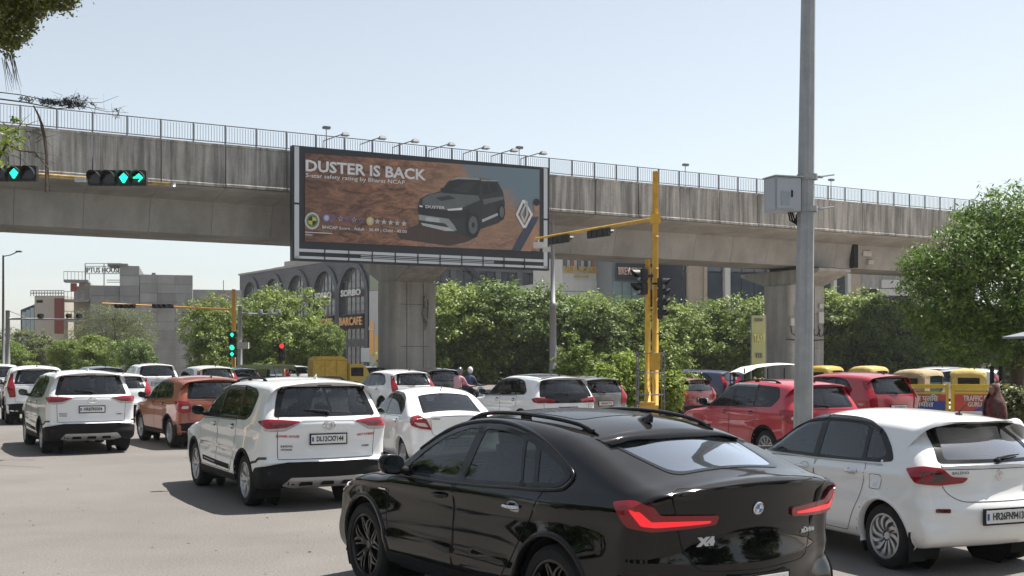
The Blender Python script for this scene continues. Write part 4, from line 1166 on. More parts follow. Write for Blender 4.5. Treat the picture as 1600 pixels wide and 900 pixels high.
# thin cracks and tar seams in the road
bm = bmesh.new()
def flat_path(bm, pts, w_, z):
    prev = None
    for i, p in enumerate(pts):
        a = Vector(pts[max(0, i-1)]); b = Vector(pts[min(len(pts)-1, i+1)]); d = (b-a).normalized(); n = Vector((-d.y, d.x))*w_/2*(.6+.8*random.random())
        r = (bm.verts.new((p[0]+n.x, p[1]+n.y, z)), bm.verts.new((p[0]-n.x, p[1]-n.y, z)))
        if prev: bm.faces.new((prev[0], prev[1], r[1], r[0]))
        prev = r
for (x0, y0, a, l) in ((-8.5, 15, .3, 1.2), (-6.2, 13.2, 2.6, .8), (-11, 22, .1, 2.5)):
    pts = []; x, y = x0, y0
    for i in range(int(l/.15)):
        pts.append((x, y)); a += random.uniform(-.35, .35)*.6; x += .15*math.cos(a); y += .15*math.sin(a)
    flat_path(bm, pts, .018, .003)
tag(bobj('road_crack', bm, mat('crack dark', (.05, .045, .04), .95)), kind='structure')
bm = bmesh.new()
for i in range(260):
    x, y = random.uniform(-14, 0), random.uniform(8, 27); r = random.uniform(.008, .028)
    a = random.random()*6; vs = [bm.verts.new((x+r*random.uniform(.6, 1.3)*math.cos(a+k*1.57), y+r*random.uniform(.6, 1.3)*math.sin(a+k*1.57), random.uniform(.002, .02))) for k in range(4)]
    bm.faces.new(vs)
tag(bobj('road_litter', bm, mat('dry leaf litter', (.16, .11, .06), .9, noise_amt=.5)), label='dry leaves and grit scattered on the road', kind='stuff')

# ---------------------------------------------------------------- flyover
CON = world_noise_mat('parapet concrete', (.36, .34, .31), .15, .5, streak=.56, rough=.9, fine=.14, objrand=.07)
CONW = world_noise_mat('girder concrete', (.275, .262, .243), .22, .35, streak=.12, rough=.9, fine=.1, objrand=.12, spd=(.8, .8, .25))
CONP = world_noise_mat('pier concrete', (.30, .285, .26), .16, .5, streak=.22, rough=.9, fine=.12, spd=(1.6, 1.6, .16))
M_RAIL = mat('grey railing paint', (.16, .16, .165), .5, .3)
TH = R(29.7); FX, FY = 2.11, 63.4
fly = empty('flyover', (FX, FY, 0), TH, 'long concrete flyover with streaked parapet panels and a steel railing crossing the whole view', 'flyover')
ZT, ZF, ZS = 12.1, 10.1, 8.05
pan = []
bm = bmesh.new()
prism(bm, [(0, ZF-.02), (.0, ZF+.10), (.045, ZF+.16), (.045, ZT-.14), (.0, ZT-.10), (.0, ZT), (.30, ZT), (.30, ZF)], .025, 2.975, plane='yz')
pm0 = bpy.data.meshes.new('parapet_panel'); bmesh.ops.recalc_face_normals(bm, faces=bm.faces); bm.to_mesh(pm0); bm.free(); pm0.materials.append(CON)
bm = bmesh.new()
prism(bm, [(.34, 11.0), (8.66, 11.0), (9.0, ZF), (8.7, ZF-.16), (6.75, 9.62), (6.35, ZS), (2.65, ZS), (2.25, 9.62), (.3, ZF-.16), (.05, ZF-.06), (.34, ZF+.2)], .008, 2.992, plane='yz')
gm0 = bpy.data.meshes.new('girder_segment'); bmesh.ops.recalc_face_normals(bm, faces=bm.faces); bm.to_mesh(gm0); bm.free(); gm0.materials.append(CONW)
bm = bmesh.new()
for k in range(22):
    x = .06+k*.0655*2
    if x < 1.44: box(bm, x-.008, x+.008, .13, .15, ZT+.10, ZT+.84)
bpm = bpy.data.meshes.new('balusters'); bm.to_mesh(bpm); bm.free(); bpm.materials.append(M_RAIL)
bm = bmesh.new(); box(bm, -.03, .03, .10, .18, ZT, ZT+.92); pom = bpy.data.meshes.new('railing_post'); bm.to_mesh(pom); bm.free(); pom.materials.append(M_RAIL)
for i in range(-20, 30):
    for nm, me in (('parapet_panel', pm0), ('girder_segment', gm0)):
        o = bpy.data.objects.new(nm, me); COL.objects.link(o); o.parent = fly
        o.location = (i*3.0, random.uniform(-.006, .006) if nm[0] == 'p' else 0, random.uniform(-.008, .008) if nm[0] == 'p' else 0)
    o = bpy.data.objects.new('far_parapet', pm0); COL.objects.link(o); o.parent = fly; o.location = (i*3.0+3, 9.0, 0); o.rotation_euler = (0, 0, math.pi)
for i in range(-40, 60):
    o = bpy.data.objects.new('railing_post', pom); COL.objects.link(o); o.parent = fly; o.location = (i*1.5, 0, 0)
    o = bpy.data.objects.new('balusters', bpm); COL.objects.link(o); o.parent = fly; o.location = (i*1.5, 0, 0); o['kind'] = 'stuff'
for z in (ZT+.90, ZT+.10): simple_box('railing_rail', -60, 90, .12, .16, z-.02, z+.02, M_RAIL, fly)
simple_box('expansion_joint', 25.35, 25.75, 2.1, 2.5, ZS, 9.75, M_WELL, fly)
# stains down the web
for u in (-14, 3.4, 8.9, 14.6, 19, 27.6, 31, 36): pass
for (u, z, a, b) in ((26.4, 8.9, .8, .35), (26.9, 8.35, .5, .3)): simple_box('patch_repair', u, u+a, 2.25, 2.5, z, z+b, world_noise_mat('pale repair mortar', (.42, .40, .37), .1, 1.0), fly)
def pier(u, colw, capl, capt, zc, zb, label):
    p = empty('flyover_pier', (FX+u*math.cos(TH)-4.5*math.sin(TH), FY+u*math.sin(TH)+4.5*math.cos(TH), 0), TH, label, 'pier', 'flyover piers')
    bm = bmesh.new(); w2 = colw/2; c = .35
    # column with rounded corners and flutes, extruded upwards
    prof = []
    for (sx, sy, a0) in ((1, 1, 0), (-1, 1, 90), (-1, -1, 180), (1, -1, 270)):
        for k in range(7):
            a = R(a0+k*15); prof.append((sx*(w2-c)+c*math.cos(a), sy*(w2*.8-c)+c*math.sin(a)))
    prism(bm, prof, 0, zb, plane='xy')
    o = bobj('column', bm, CONP, p)
    for x in (-w2*.36, w2*.36):
        simple_box('form_joint', x-.02, x+.02, -w2*.8-.012, -w2*.8+.02, .2, zb-.05, M_CONJ, p)
    for z in (2.6, 4.9): simple_box('pour_joint', -w2*.62, w2*.62, -w2*.8-.008, -w2*.8+.02, z, z+.03, M_CONJ, p)
    bm = bmesh.new()
    prism(bm, [(-w2*.8, zb), (w2*.8, zb), (capl/2, zc), (capl/2, ZS-.25), (-capl/2, ZS-.25), (-capl/2, zc)], -capt/2, capt/2, plane='yz')
    bobj('pier_cap', bm, CONP, p, bevel=.04)
    for y in (-1.5, 1.5): simple_box('bearing', -.5, .5, y-.35, y+.35, ZS-.25, ZS-.005, M_BLK, p)
    return p
M_CONJ = mat('joint dark', (.10, .095, .085), .95)
p1 = pier(-6.6, 2.75, 7.0, 2.3, 7.1, 6.15, 'rounded concrete flyover pier standing right behind the billboard')
p2 = pier(22.2, 3.3, 7.6, 2.9, 7.6, 6.8, 'wide concrete flyover pier with meter boxes, behind the galvanised steel pole')
# raised emblem and cables on the nearer pier
bm = bmesh.new()
tube(bm, [(.55, -1.13, 5.4), (.62, -1.15, 4.9), (.50, -1.15, 4.4), (.68, -1.14, 3.9), (.60, -1.14, 3.5)], [.05, .10, .13, .09, .03], 6)
tube(bm, [(.80, -1.13, 5.2), (.78, -1.14, 4.6), (.74, -1.14, 4.0)], [.05, .07, .04], 6)
bobj('dark_relief', bm, mat('dark relief concrete', (.20, .185, .17), .9, noise_amt=.5), p1)  # raised figure in darker, mottled concrete on the column face
for (x, z, w_, h) in ((-1.15, 4.6, .5, .8), (-1.65, 4.1, .28, .5), (.85, 4.3, .45, .75), (.9, 5.3, .35, .3)):
    simple_box('meter_box', x, x+w_, -1.5, -1.33, z, z+h, mat('pale cabinet', (.42, .42, .40), .5), p2)
bm = bmesh.new()
for k in range(7):
    x = -1.6+k*.5; tube(bm, [(x, -1.36, 4.2), (x+.1, -1.40, 3.6-.1*(k % 3)), (x+.4, -1.38, 3.45), (x+.7, -1.36, 3.9)], .03, 5)
tube(bm, [(-2.0, -1.36, 3.2), (0, -1.40, 3.1), (1.6, -1.36, 3.2)], .03, 5)
bobj('cable', bm, M_BLK, p2)
# lamps on the deck edge
def deck_lamp(u, label):
    o = empty('deck_lamp', (FX+u*math.cos(TH)-.2*math.sin(TH), FY+u*math.sin(TH)+.2*math.cos(TH), ZT), TH, label, 'lamp', 'lamps along the flyover railing')
    o.scale = (.62, .62, 1)
    simple_tube('post', [(0, 0, 0), (0, 0, 1.25)], .035, M_RAIL, o, 6)
    simple_box('lamp_head', -.30, .30, -.25, .15, 1.25, 1.38, M_RAIL, o, bevel=.03)
for pxl, lb in ((512, 'small flat lamp on the railing above the left end of the billboard'), (814, 'small flat lamp on the railing above the right end of the billboard'),
                (1074, 'small flat lamp on the railing right of the yellow signal mast'), (1302, 'small flat lamp on the railing just right of the galvanised pole')):
    k = (pxl-800)/1800; u = (k*FY-FX)/(math.cos(TH)-k*math.sin(TH)); deck_lamp(u, lb)

# ---------------------------------------------------------------- billboard
BB = empty('billboard', (-10.3, 54.0, 6.58), math.atan2(6.5, 12.25), 'large dark framed billboard with a car advertisement hanging in front of the flyover', 'billboard')
BL, BH = 13.87, 5.4
def bc(x, y):
    t = (x-50)/1400.0; top = 160+130*t; bot = 780+70*t
    Y0, Y1 = 54.0, 60.5
    # perspective-correct position along the board
    px = 440+x/3.4614; k = (px-800)/1800; c, s_ = 12.25/BL, 6.5/BL
    u = (k*54.0+10.3)/(c-k*s_)
    return u, BH*(bot-y)/(bot-top)
M_BF = mat('billboard black frame', (.012, .013, .018), .5); M_BG = mat('billboard grey band', (.50, .52, .54), .45)
M_CAT = mat('steel grey', (.22, .22, .23), .6, .4)
simple_box('panel', 0, BL, .0, .35, 0, BH, M_BF, BB)
for a, b in ((.10, .32), (BL-.34, BL-.12)):
    for z0, z1 in ((.12, 2.62), (2.72, BH-.05)): simple_box('side_band', a, b, -.03, .0, z0, z1, M_BG, BB)
for z0, z1, a, b in ((.10, .22, .12, BL-.12), (.42, .56, .12, BL-.35), (.26, .29, 3.4, 10.6), (.34, .37, 3.4, 10.6)): simple_box('bottom_band', a, b, -.03 if z0 < .3 else -.032, .0, z0, z1, M_BG, BB)
for i in range(10): simple_box('band_rib', 1.55+i*1.2, 1.60+i*1.2, -.06, .0, .08, .60, M_BF, BB)
# artwork base
m, t, b = principled('printed desert scene'); L = t.links.new
tc = N(t, 'ShaderNodeTexCoord'); sp = N(t, 'ShaderNodeSeparateXYZ'); L(tc.outputs['Object'], sp.inputs[0])
mp = N(t, 'ShaderNodeMapping'); mp.inputs['Scale'].default_value = (.55, 1, 1.5); mp.inputs['Rotation'].default_value = (0, -.5, 0); L(tc.outputs['Object'], mp.inputs[0])
n1 = N(t, 'ShaderNodeTexNoise', Scale=1.9, Detail=11.0, Roughness=.74, Distortion=1.1); L(mp.outputs[0], n1.inputs['Vector'])
cr = N(t, 'ShaderNodeValToRGB'); cr.color_ramp.elements[0].position = .38; cr.color_ramp.elements[0].color = (.045, .017, .009, 1); cr.color_ramp.elements[1].position = .62; cr.color_ramp.elements[1].color = (.36, .17, .095, 1)
L(n1.outputs['Fac'], cr.inputs[0])
def sm(v, a, b_):
    r_ = N(t, 'ShaderNodeMapRange', interpolation_type='SMOOTHSTEP'); r_.inputs['From Min'].default_value = a; r_.inputs['From Max'].default_value = b_; L(v, r_.inputs['Value']); return r_.outputs[0]
def ma(op, a, b_):
    k = N(t, 'ShaderNodeMath', operation=op)
    for i_, q in enumerate((a, b_)):
        if isinstance(q, (int, float)): k.inputs[i_].default_value = q
        else: L(q, k.inputs[i_])
    return k.outputs[0]
def mixc(f, a, c):
    k = N(t, 'ShaderNodeMix', data_type='RGBA'); L(f, k.inputs['Factor'])
    if isinstance(a, tuple): k.inputs['A'].default_value = (*a, 1)
    else: L(a, k.inputs['A'])
    if isinstance(c, tuple): k.inputs['B'].default_value = (*c, 1)
    else: L(c, k.inputs['B'])
    return k.outputs['Result']
X_, Z_ = sp.outputs['X'], sp.outputs['Z']
n2 = N(t, 'ShaderNodeTexNoise', Scale=.9, Detail=7.0, Roughness=.6); L(tc.outputs['Object'], n2.inputs['Vector'])
wob = ma('MULTIPLY', ma('SUBTRACT', n2.outputs['Fac'], .5), 3.2)
dust_ = ma('MULTIPLY', sm(ma('ADD', X_, wob), 5.0, 9.0), .62)
c_ = mixc(dust_, cr.outputs[0], (.34, .205, .13))
skym = sm(ma('ADD', ma('ADD', ma('MULTIPLY', ma('SUBTRACT', X_, 9.3), .55), ma('SUBTRACT', Z_, 4.1)), wob), -.1, 1.3)
skym = ma('MULTIPLY', skym, sm(ma('ADD', Z_, ma('MULTIPLY', wob, .4)), 2.3, 3.6))
c_ = mixc(skym, c_, (.13, .185, .22))
gcr = N(t, 'ShaderNodeValToRGB'); gcr.color_ramp.elements[0].position = .3; gcr.color_ramp.elements[0].color = (.12, .055, .035, 1); gcr.color_ramp.elements[1].position = .7; gcr.color_ramp.elements[1].color = (.40, .24, .165, 1)
L(n1.outputs['Fac'], gcr.inputs[0])
gm_ = sm(ma('ADD', ma('SUBTRACT', ma('MULTIPLY', X_, .16), Z_), ma('MULTIPLY', wob, .3)), -.25, .35)
c_ = mixc(gm_, c_, gcr.outputs[0])
dk = sm(X_, 6.5, 0.0); c_ = mixc(ma('MULTIPLY', dk, .45), c_, (.05, .02, .012))
L(c_, b.inputs['Base Color']); b.inputs['Roughness'].default_value = .45; MATS['printed desert scene'] = m
pa = [bc(125, 205), bc(1393, 300), bc(1393, 745), bc(125, 680)]
def flat(name, pts, m, layer, parent=BB, smooth=False, raw=False, rad=0):
    q = pts if raw else [bc(*p) for p in pts]
    if smooth: q = catmull(q, closed=True, per=5)
    if rad: q = round_poly(q, rad)
    bm = bmesh.new(); vs = [bm.verts.new((u, -.034-layer*.006, z)) for u, z in q]; f = bm.faces.new(vs)
    bm.normal_update()
    if f.normal.y > 0: f.normal_flip()
    bmesh.ops.triangulate(bm, faces=bm.faces)
    return bobj(name, bm, m, parent)
art = flat('poster', pa, m, 0, raw=True)
def pr(name, c, r=.4): return mat('print '+name, c, r, noise_amt=.12, noise_scale=2.5)
flat('poster_shadow', [(620, 640), (740, 590), (940, 640), (1060, 660), (1000, 690), (900, 712), (760, 690), (640, 672)], pr('shadow', (.05, .030, .022)), 2)
D1 = pr('car dark', (.020, .023, .024)); D2 = pr('car mid', (.095, .108, .11)); D3 = pr('car light', (.25, .27, .27)); D0 = pr('car black', (.008, .009, .010)); W1 = pr('white', (.62, .62, .62)); W2 = pr('pale', (.40, .42, .42))
flat('poster_car_body', [(735, 500), (745, 455), (790, 432), (860, 415), (900, 360), (950, 340), (1050, 345), (1160, 355), (1195, 420), (1205, 480), (1200, 560), (1170, 590), (1075, 620), (1050, 660), (990, 660), (930, 640), (830, 610), (740, 590)], D1, 3)
flat('poster_car_bonnet', [(760, 455), (800, 432), (870, 420), (1060, 440), (1070, 465), (960, 510), (900, 520), (760, 490)], D2, 4)
flat('poster_car_bonnet', [(830, 450), (900, 438), (940, 455), (860, 468)], D1, 5)
flat('poster_car_windscreen', [(865, 415), (905, 365), (950, 352), (1075, 358), (1065, 440), (870, 425)], D0, 5)
flat('poster_car_glare', [(920, 410), (1000, 365), (1050, 368), (1000, 425)], D1, 6)
flat('poster_car_window', [(1085, 375), (1110, 372), (1125, 430), (1082, 438)], D0, 5)
flat('poster_car_window', [(1120, 372), (1155, 375), (1170, 415), (1132, 428)], D0, 5)
flat('poster_car_roof', [(905, 358), (950, 338), (1060, 345), (1075, 356), (950, 350)], D3, 6)
flat('poster_car_rail', [(1075, 352), (1165, 356), (1165, 364), (1075, 361)], D3, 6)
flat('poster_car_side_highlight', [(1085, 460), (1195, 445), (1200, 460), (1090, 490)], D2, 5)
flat('poster_car_grille', [(738, 500), (760, 492), (900, 522), (1010, 512), (1020, 560), (900, 570), (740, 545)], D0, 5)
flat('poster_car_lamp', [(890, 512), (975, 505), (972, 518), (900, 521)], W1, 6)
flat('poster_car_lamp', [(742, 490), (760, 494), (758, 502), (742, 498)], W1, 6)
flat('poster_car_bumper', [(735, 540), (900, 565), (930, 600), (945, 630), (915, 625), (880, 590), (740, 570)], D3, 6)
flat('poster_car_skid', [(750, 585), (900, 612), (935, 632), (880, 630), (760, 600)], W2, 6)
flat('poster_car_plate', [(775, 555), (850, 562), (850, 585), (775, 576)], W2, 7)
flat('poster_car_mirror', [(855, 400), (872, 398), (874, 418), (858, 420)], D0, 7)
flat('poster_car_sill', [(1080, 570), (1165, 535), (1168, 548), (1082, 585)], W2, 6)
def disc(name, cx, cy, rx, ry, m, layer, n=28):
    return flat(name, [(cx+rx*math.cos(2*math.pi*k/n), cy+ry*math.sin(2*math.pi*k/n)) for k in range(n)], m, layer)
disc('poster_car_wheel', 1032, 600, 38, 72, D0, 7); disc('poster_car_rim', 1032, 600, 24, 48, D2, 8); disc('poster_car_hub', 1032, 600, 8, 15, D0, 9)
disc('poster_car_wheel', 1185, 530, 20, 46, D0, 7); disc('poster_car_rim', 1187, 530, 12, 30, D2, 8)
# diamond emblem
def ring(name, out, inn, m, layer):
    q = [bc(*p) for p in out]; r_ = [bc(*p) for p in inn]; bm = bmesh.new()
    a = [bm.verts.new((u, -.034-layer*.006, z)) for u, z in q]; c = [bm.verts.new((u, -.034-layer*.006, z)) for u, z in r_]
    for k in range(len(a)):
        f = bm.faces.new((a[k], a[(k+1) % len(a)], c[(k+1) % len(a)], c[k]))
    return bobj(name, bm, m, BB)
ring('poster_diamond', [(1262, 545), (1298, 465), (1312, 465), (1355, 545), (1318, 618), (1302, 618)], [(1275, 545), (1304, 482), (1306, 482), (1342, 545), (1312, 602), (1308, 602)], W1, 7)
ring('poster_diamond', [(1286, 545), (1318, 470), (1326, 472), (1330, 545), (1312, 590), (1304, 590)], [(1297, 545), (1318, 492), (1319, 494), (1319, 545), (1309, 570), (1308, 570)], W2, 8)
flat('poster_band', [(1340, 560), (1390, 556), (1300, 745), (1240, 740)], pr('band', (.035, .045, .075)), 3)
flat('poster_arm', [(1368, 600), (1392, 640), (1345, 745), (1290, 742)], pr('skin', (.35, .19, .12)), 4)
disc('poster_face', 1375, 500, 15, 34, pr('skin', (.35, .19, .12)), 5); disc('poster_hair', 1375, 478, 17, 20, D0, 6)
def btext(name, s, x0, y0, x1, y1, m, layer, bold=.0, hgt=None):
    """x0,y0 / x0,y1: top and bottom of the first letter, x1: right end"""
    me = text_mesh(s, 1.0, depth=.004, bold=bold, align='LEFT')
    co = np.array([v.co[:] for v in me.vertices]); mn, mx_ = co.min(0), co.max(0)
    a = bc(x0, y1); top = bc(x0, y0); b_ = bc(x1, y1)
    sx = (b_[0]-a[0])/(mx_[0]-mn[0]); sy = (top[1]-a[1])/(mx_[1]-mn[1])
    for v in me.vertices:
        v.co = (a[0]+(v.co.x-mn[0])*sx, -.034-layer*.006+v.co.z, a[1]+(v.co.y-mn[1])*sy)
    return link(name, me, m, BB)
btext('poster_headline', 'DUSTER IS BACK', 128, 240, 778, 303, W1, 6, bold=.028)
btext('poster_subline', '5-star safety rating by Bharat NCAP', 128, 312, 664, 341, W1, 6, bold=.006)
tag(btext('poster_small_print', 'BNCAP Score : Adult - 30.49 | Child - 45.00', 218, 595, 674, 617, W1, 6, bold=.006), kind='stuff')
btext('poster_car_lettering', 'DUSTER', 775, 490, 880, 506, W1, 8, bold=.02)
flat('poster_rule', [(125, 628), (272, 637), (272, 641), (125, 632)], W1, 6)
flat('poster_rule', [(125, 642), (165, 645), (165, 648), (125, 645)], W1, 6)
YB = pr('badge yellow', (.45, .42, .06)); 
disc('poster_badge', 163, 570, 40, 46, pr('badge rim', (.45, .47, .45)), 6); disc('poster_badge', 163, 570, 31, 36, pr('badge green', (.12, .18, .07)), 7); disc('poster_badge', 163, 570, 22, 25, D0, 8)
flat('poster_badge_quarter', [(163, 570), (163, 546), (185, 558), (184, 571)], YB, 9); flat('poster_badge_quarter', [(163, 570), (163, 595), (143, 583), (141, 568)], YB, 9)
VI = pr('violet', (.14, .11, .42)); disc('poster_round_icon', 240, 555, 20, 22, VI, 6); disc('poster_round_icon', 240, 555, 13, 14, W2, 7)
GO = pr('gold', (.50, .38, .14)); disc('poster_round_icon', 476, 574, 20, 23, GO, 6); disc('poster_round_icon', 476, 574, 10, 12, W2, 7)
def star(cx, cy, r, m, hollow):
    P = []
    for k in range(10):
        rr = r if k % 2 == 0 else r*.42; P.append((cx+rr*math.sin(k*math.pi/5), cy-rr*math.cos(k*math.pi/5)*1.05))
    if hollow: ring('poster_star', P, [(cx+(x-cx)*.62, cy+(y-cy)*.62) for x, y in P], m, 6)
    else: flat('poster_star', P, m, 6)
for k in range(5): star(279+k*37, 556+k*3.5, 16, VI if k % 2 == 0 else pr('violet light', (.35, .33, .55)), True)
for k in range(5): star(515+k*36, 576+k*3.2, 17, W2, False)
# flood lamps on top of the board
def flood(x, label):
    u = bc(x, 200)[0]
    o = empty('billboard_lamp', (0, 0, 0), 0, label, 'lamp', 'lamps along the top of the billboard')
    M = BB.matrix_basis @ Matrix.Translation((u, .1, BH)); o.location = M.translation; o.rotation_euler = BB.rotation_euler
    simple_tube('bracket', [(0, 0, -.1), (0, 0, .34), (.35, -.5, .47), (.62, -1.15, .55)], .025, M_CAT, o, 6)
    bm = bmesh.new(); bmesh.ops.create_cube(bm, size=1)
    for v in bm.verts: v.co = Vector((v.co.x*.38*(1 if v.co.z < 0 else .6)+.66, v.co.y*.34*(1 if v.co.z < 0 else .6)-1.25, v.co.z*.16+.52))
    bobj('lamp_head', bm, M_CAT, o, bevel=.02)
    simple_box('lamp_glass', .52, .80, -1.38, -1.12, .425, .438, mat('lamp glass', (.5, .5, .48), .2), o)
ORD = ['first', 'second', 'third', 'fourth', 'fifth', 'sixth', 'seventh']
for i, x in enumerate((228, 428, 605, 800, 986, 1138, 1296)): flood(x, 'bracket flood lamp on top of the billboard, %s of seven from the left' % ORD[i])
bm = bmesh.new()
for u in (3.2, 4.6): 
    for z in (1.0, 4.2): tube(bm, [(u, .3, z), (u-.1, 3.2, z+.2)], .07, 6)
bobj('mounting_strut', bm, M_CAT, BB)

# ---------------------------------------------------------------- trees
def leaf_mesh(name, blobs, n, leaf, seed, ratio=.5, clump=.35, per=26, inner=.22, droop=.3, noise_r=.18):
    r = np.random.default_rng(seed)
    B = np.array(blobs, float); area = (B[:, 3]*B[:, 4]+B[:, 4]*B[:, 5]+B[:, 3]*B[:, 5]); area /= area.sum()
    K = max(4, n//per)
    bi = r.choice(len(B), K, p=area); d = r.normal(size=(K, 3)); d /= np.linalg.norm(d, axis=1)[:, None]
    rad = np.where(r.random(K) < inner, r.uniform(.25, .8, K), r.uniform(.84, 1.0+noise_r, K))
    cc = B[bi, :3]+d*B[bi, 3:6]*rad[:, None]
    # drop clumps deep inside another blob
    keep = np.ones(K, bool)
    for j, b in enumerate(B):
        q = (((cc-b[:3])/b[3:6])**2).sum(1); keep &= ~((q < .35) & (r.random(K) > inner*1.2))
    cc = cc[keep]; dd = d[keep]; K = len(cc)
    idx = r.integers(0, K, n); cs = clump*r.uniform(.6, 1.3, K)
    p = cc[idx]+r.normal(size=(n, 3))*cs[idx][:, None]*np.array([.6, .6, .42])
    nr = dd[idx]*.7+r.normal(size=(n, 3))*.6+np.array([0, 0, .75]); nr /= np.linalg.norm(nr, axis=1)[:, None]
    ax = np.cross(nr, r.normal(size=(n, 3))); ax /= np.linalg.norm(ax, axis=1)[:, None]; ax[:, 2] -= droop; ax /= np.linalg.norm(ax, axis=1)[:, None]
    bx = np.cross(nr, ax); l = leaf*r.uniform(.6, 1.35, n)[:, None]
    V = np.stack([p-ax*l*.5, p+bx*l*ratio*.5+ax*l*.05, p+ax*l*.5, p-bx*l*ratio*.5+ax*l*.05], 1).reshape(-1, 3)
    me = bpy.data.meshes.new(name); me.vertices.add(4*n); me.vertices.foreach_set('co', V.ravel().astype(np.float32))
    me.loops.add(4*n); me.loops.foreach_set('vertex_index', np.arange(4*n, dtype=np.int32))
    me.polygons.add(n); me.polygons.foreach_set('loop_start', np.arange(0, 4*n, 4, dtype=np.int32)); me.polygons.foreach_set('loop_total', np.full(n, 4, dtype=np.int32))
    me.update(); me.validate(); return me
M_BARK = mat('bark', (.085, .065, .048), .95, noise_amt=.35, noise_scale=6, bump=.6, bump_scale=14)
def trunk_mesh(h, r, blobs, seed, lean=0):
    rr = random.Random(seed); bm = bmesh.new()
    top = Vector((lean, 0, h)); pts = [Vector((0, 0, 0)), Vector((rr.uniform(-.1, .1), rr.uniform(-.1, .1), h*.5)), top]
    tube(bm, pts, [r*1.25, r, r*.8], 9)
    for b in blobs:
        c = Vector(b[:3]); mid = top.lerp(c, .5)+Vector((rr.uniform(-.3, .3), rr.uniform(-.3, .3), rr.uniform(-.1, .3)))
        tube(bm, [top-Vector((0, 0, .1)), mid, c], [r*.6, r*.38, r*.15], 6)
        for k in range(3):
            d = Vector((rr.uniform(-1, 1)*b[3], rr.uniform(-1, 1)*b[4], rr.uniform(-.2, .8)*b[5]))*.8
            tube(bm, [mid.lerp(c, .6), c+d*.5, c+d], [r*.22, r*.12, r*.05], 5)
    me = bpy.data.meshes.new('trunk'); bm.to_mesh(me); bm.free(); me.materials.append(M_BARK); return me
F_HEDGE = foliage('hedge tree leaves', (.100, .145, .028), (.320, .410, .095))
F_HEDGE2 = foliage('darker hedge leaves', (.062, .100, .026), (.205, .290, .075))
F_BRIGHT = foliage('bright shrub leaves', (.110, .170, .022), (.34, .42, .075))
F_RIGHT = foliage('right tree leaves', (.044, .094, .016), (.215, .320, .055))
F_OLIVE = foliage('feathery olive leaves', (.090, .115, .045), (.21, .235, .10))
F_LIME = foliage('light green leaves', (.090, .145, .026), (.25, .32, .065))
F_DRY = foliage('brownish leaves', (.050, .045, .012), (.140, .110, .030))
def make_kind(seed, kind):
    rr = random.Random(seed)
    if kind == 'wide':
        blobs = [(rr.uniform(-2.0, 2.0), rr.uniform(-1.4, 1.4), rr.uniform(2.6, 4.6), rr.uniform(1.2, 1.8), rr.uniform(1.2, 1.7), rr.uniform(1.0, 1.5)) for _ in range(7)]
        blobs += [(rr.uniform(-2.2, 2.2), rr.uniform(-1.3, 1.0), rr.uniform(.9, 2.0), 1.3, 1.1, 1.0) for _ in range(5)]
        return blobs
    return None
KINDS = []
for s0 in (11, 22, 33, 44):
    bl = make_kind(s0, 'wide')
    KINDS.append((leaf_mesh('crown', bl, 26000, .20, s0, clump=.36, per=48, noise_r=.26, inner=.16), trunk_mesh(2.0, .16, bl[:7], s0)))
TREE_N = 0
def hedge_tree(px, Y, topy, label, k, f=F_HEDGE, width=1.0, group='trees in a row behind the flyover', name='roadside_tree'):
    cm, tm = KINDS[k]
    h = 5.9; s_ = (PZ(topy, Y))/h
    o = empty(name, (PX(px, Y), Y, 0), random.uniform(0, 6.28), label, 'tree', group)
    o.scale = (s_*width, s_*width, s_)
    c = bpy.data.objects.new('crown', cm); COL.objects.link(c); c.parent = o
    if not cm.materials: cm.materials.append(F_HEDGE)
    c.material_slots[0].link = 'OBJECT'; c.material_slots[0].material = f
    t_ = bpy.data.objects.new('trunk', tm); COL.objects.link(t_); t_.parent = o
    return o
H = [(690, 86, 446, 0, 0, 'broad leafy tree directly right of the nearer pier, in the row behind the flyover'),
     (742, 90, 438, 1, 0, 'tallest leafy tree of the row, under the middle of the billboard'),
     (800, 88, 441, 2, 1, 'leafy tree of the row left of the thin street lamp post'),
     (846, 92, 452, 3, 0, 'leafy tree of the row with the thin street lamp post before it'),
     (905, 90, 459, 0, 0, 'leafy tree in the row below the yellow lettered shop sign'),
     (958, 88, 462, 1, 1, 'leafy tree in the row just left of the black signal heads'),
     (1010, 91, 468, 2, 0, 'leafy tree in the row behind the two yellow masts'),
     (1066, 87, 474, 3, 0, 'leafy tree in the row right of the two yellow masts'),
     (1120, 90, 470, 0, 1, 'dark leafy tree left of the narrow banner'),
     (1168, 88, 462, 1, 0, 'leafy tree directly behind the narrow banner'),
     (1300, 92, 452, 2, 0, 'leafy tree right of the wide pier and the galvanised pole'),
     (1352, 90, 458, 3, 0, 'leafy tree behind the rickshaws, second to the right of the wide pier'),
     (1405, 88, 470, 0, 1, 'darker leafy tree behind the brown topped rickshaw'),
     (1460, 90, 478, 1, 0, 'leafy tree beneath the left edge of the big right-hand tree'),
     (1520, 88, 478, 2, 1, 'leafy tree behind the yellow rickshaw at the right'),
     (1580, 90, 474, 3, 0, 'leafy tree low behind the booth at the right edge')]
for px, Y, ty, k, fi, lb in H: hedge_tree(px, Y, ty, lb, k, (F_HEDGE, F_HEDGE2)[fi], 1.12)
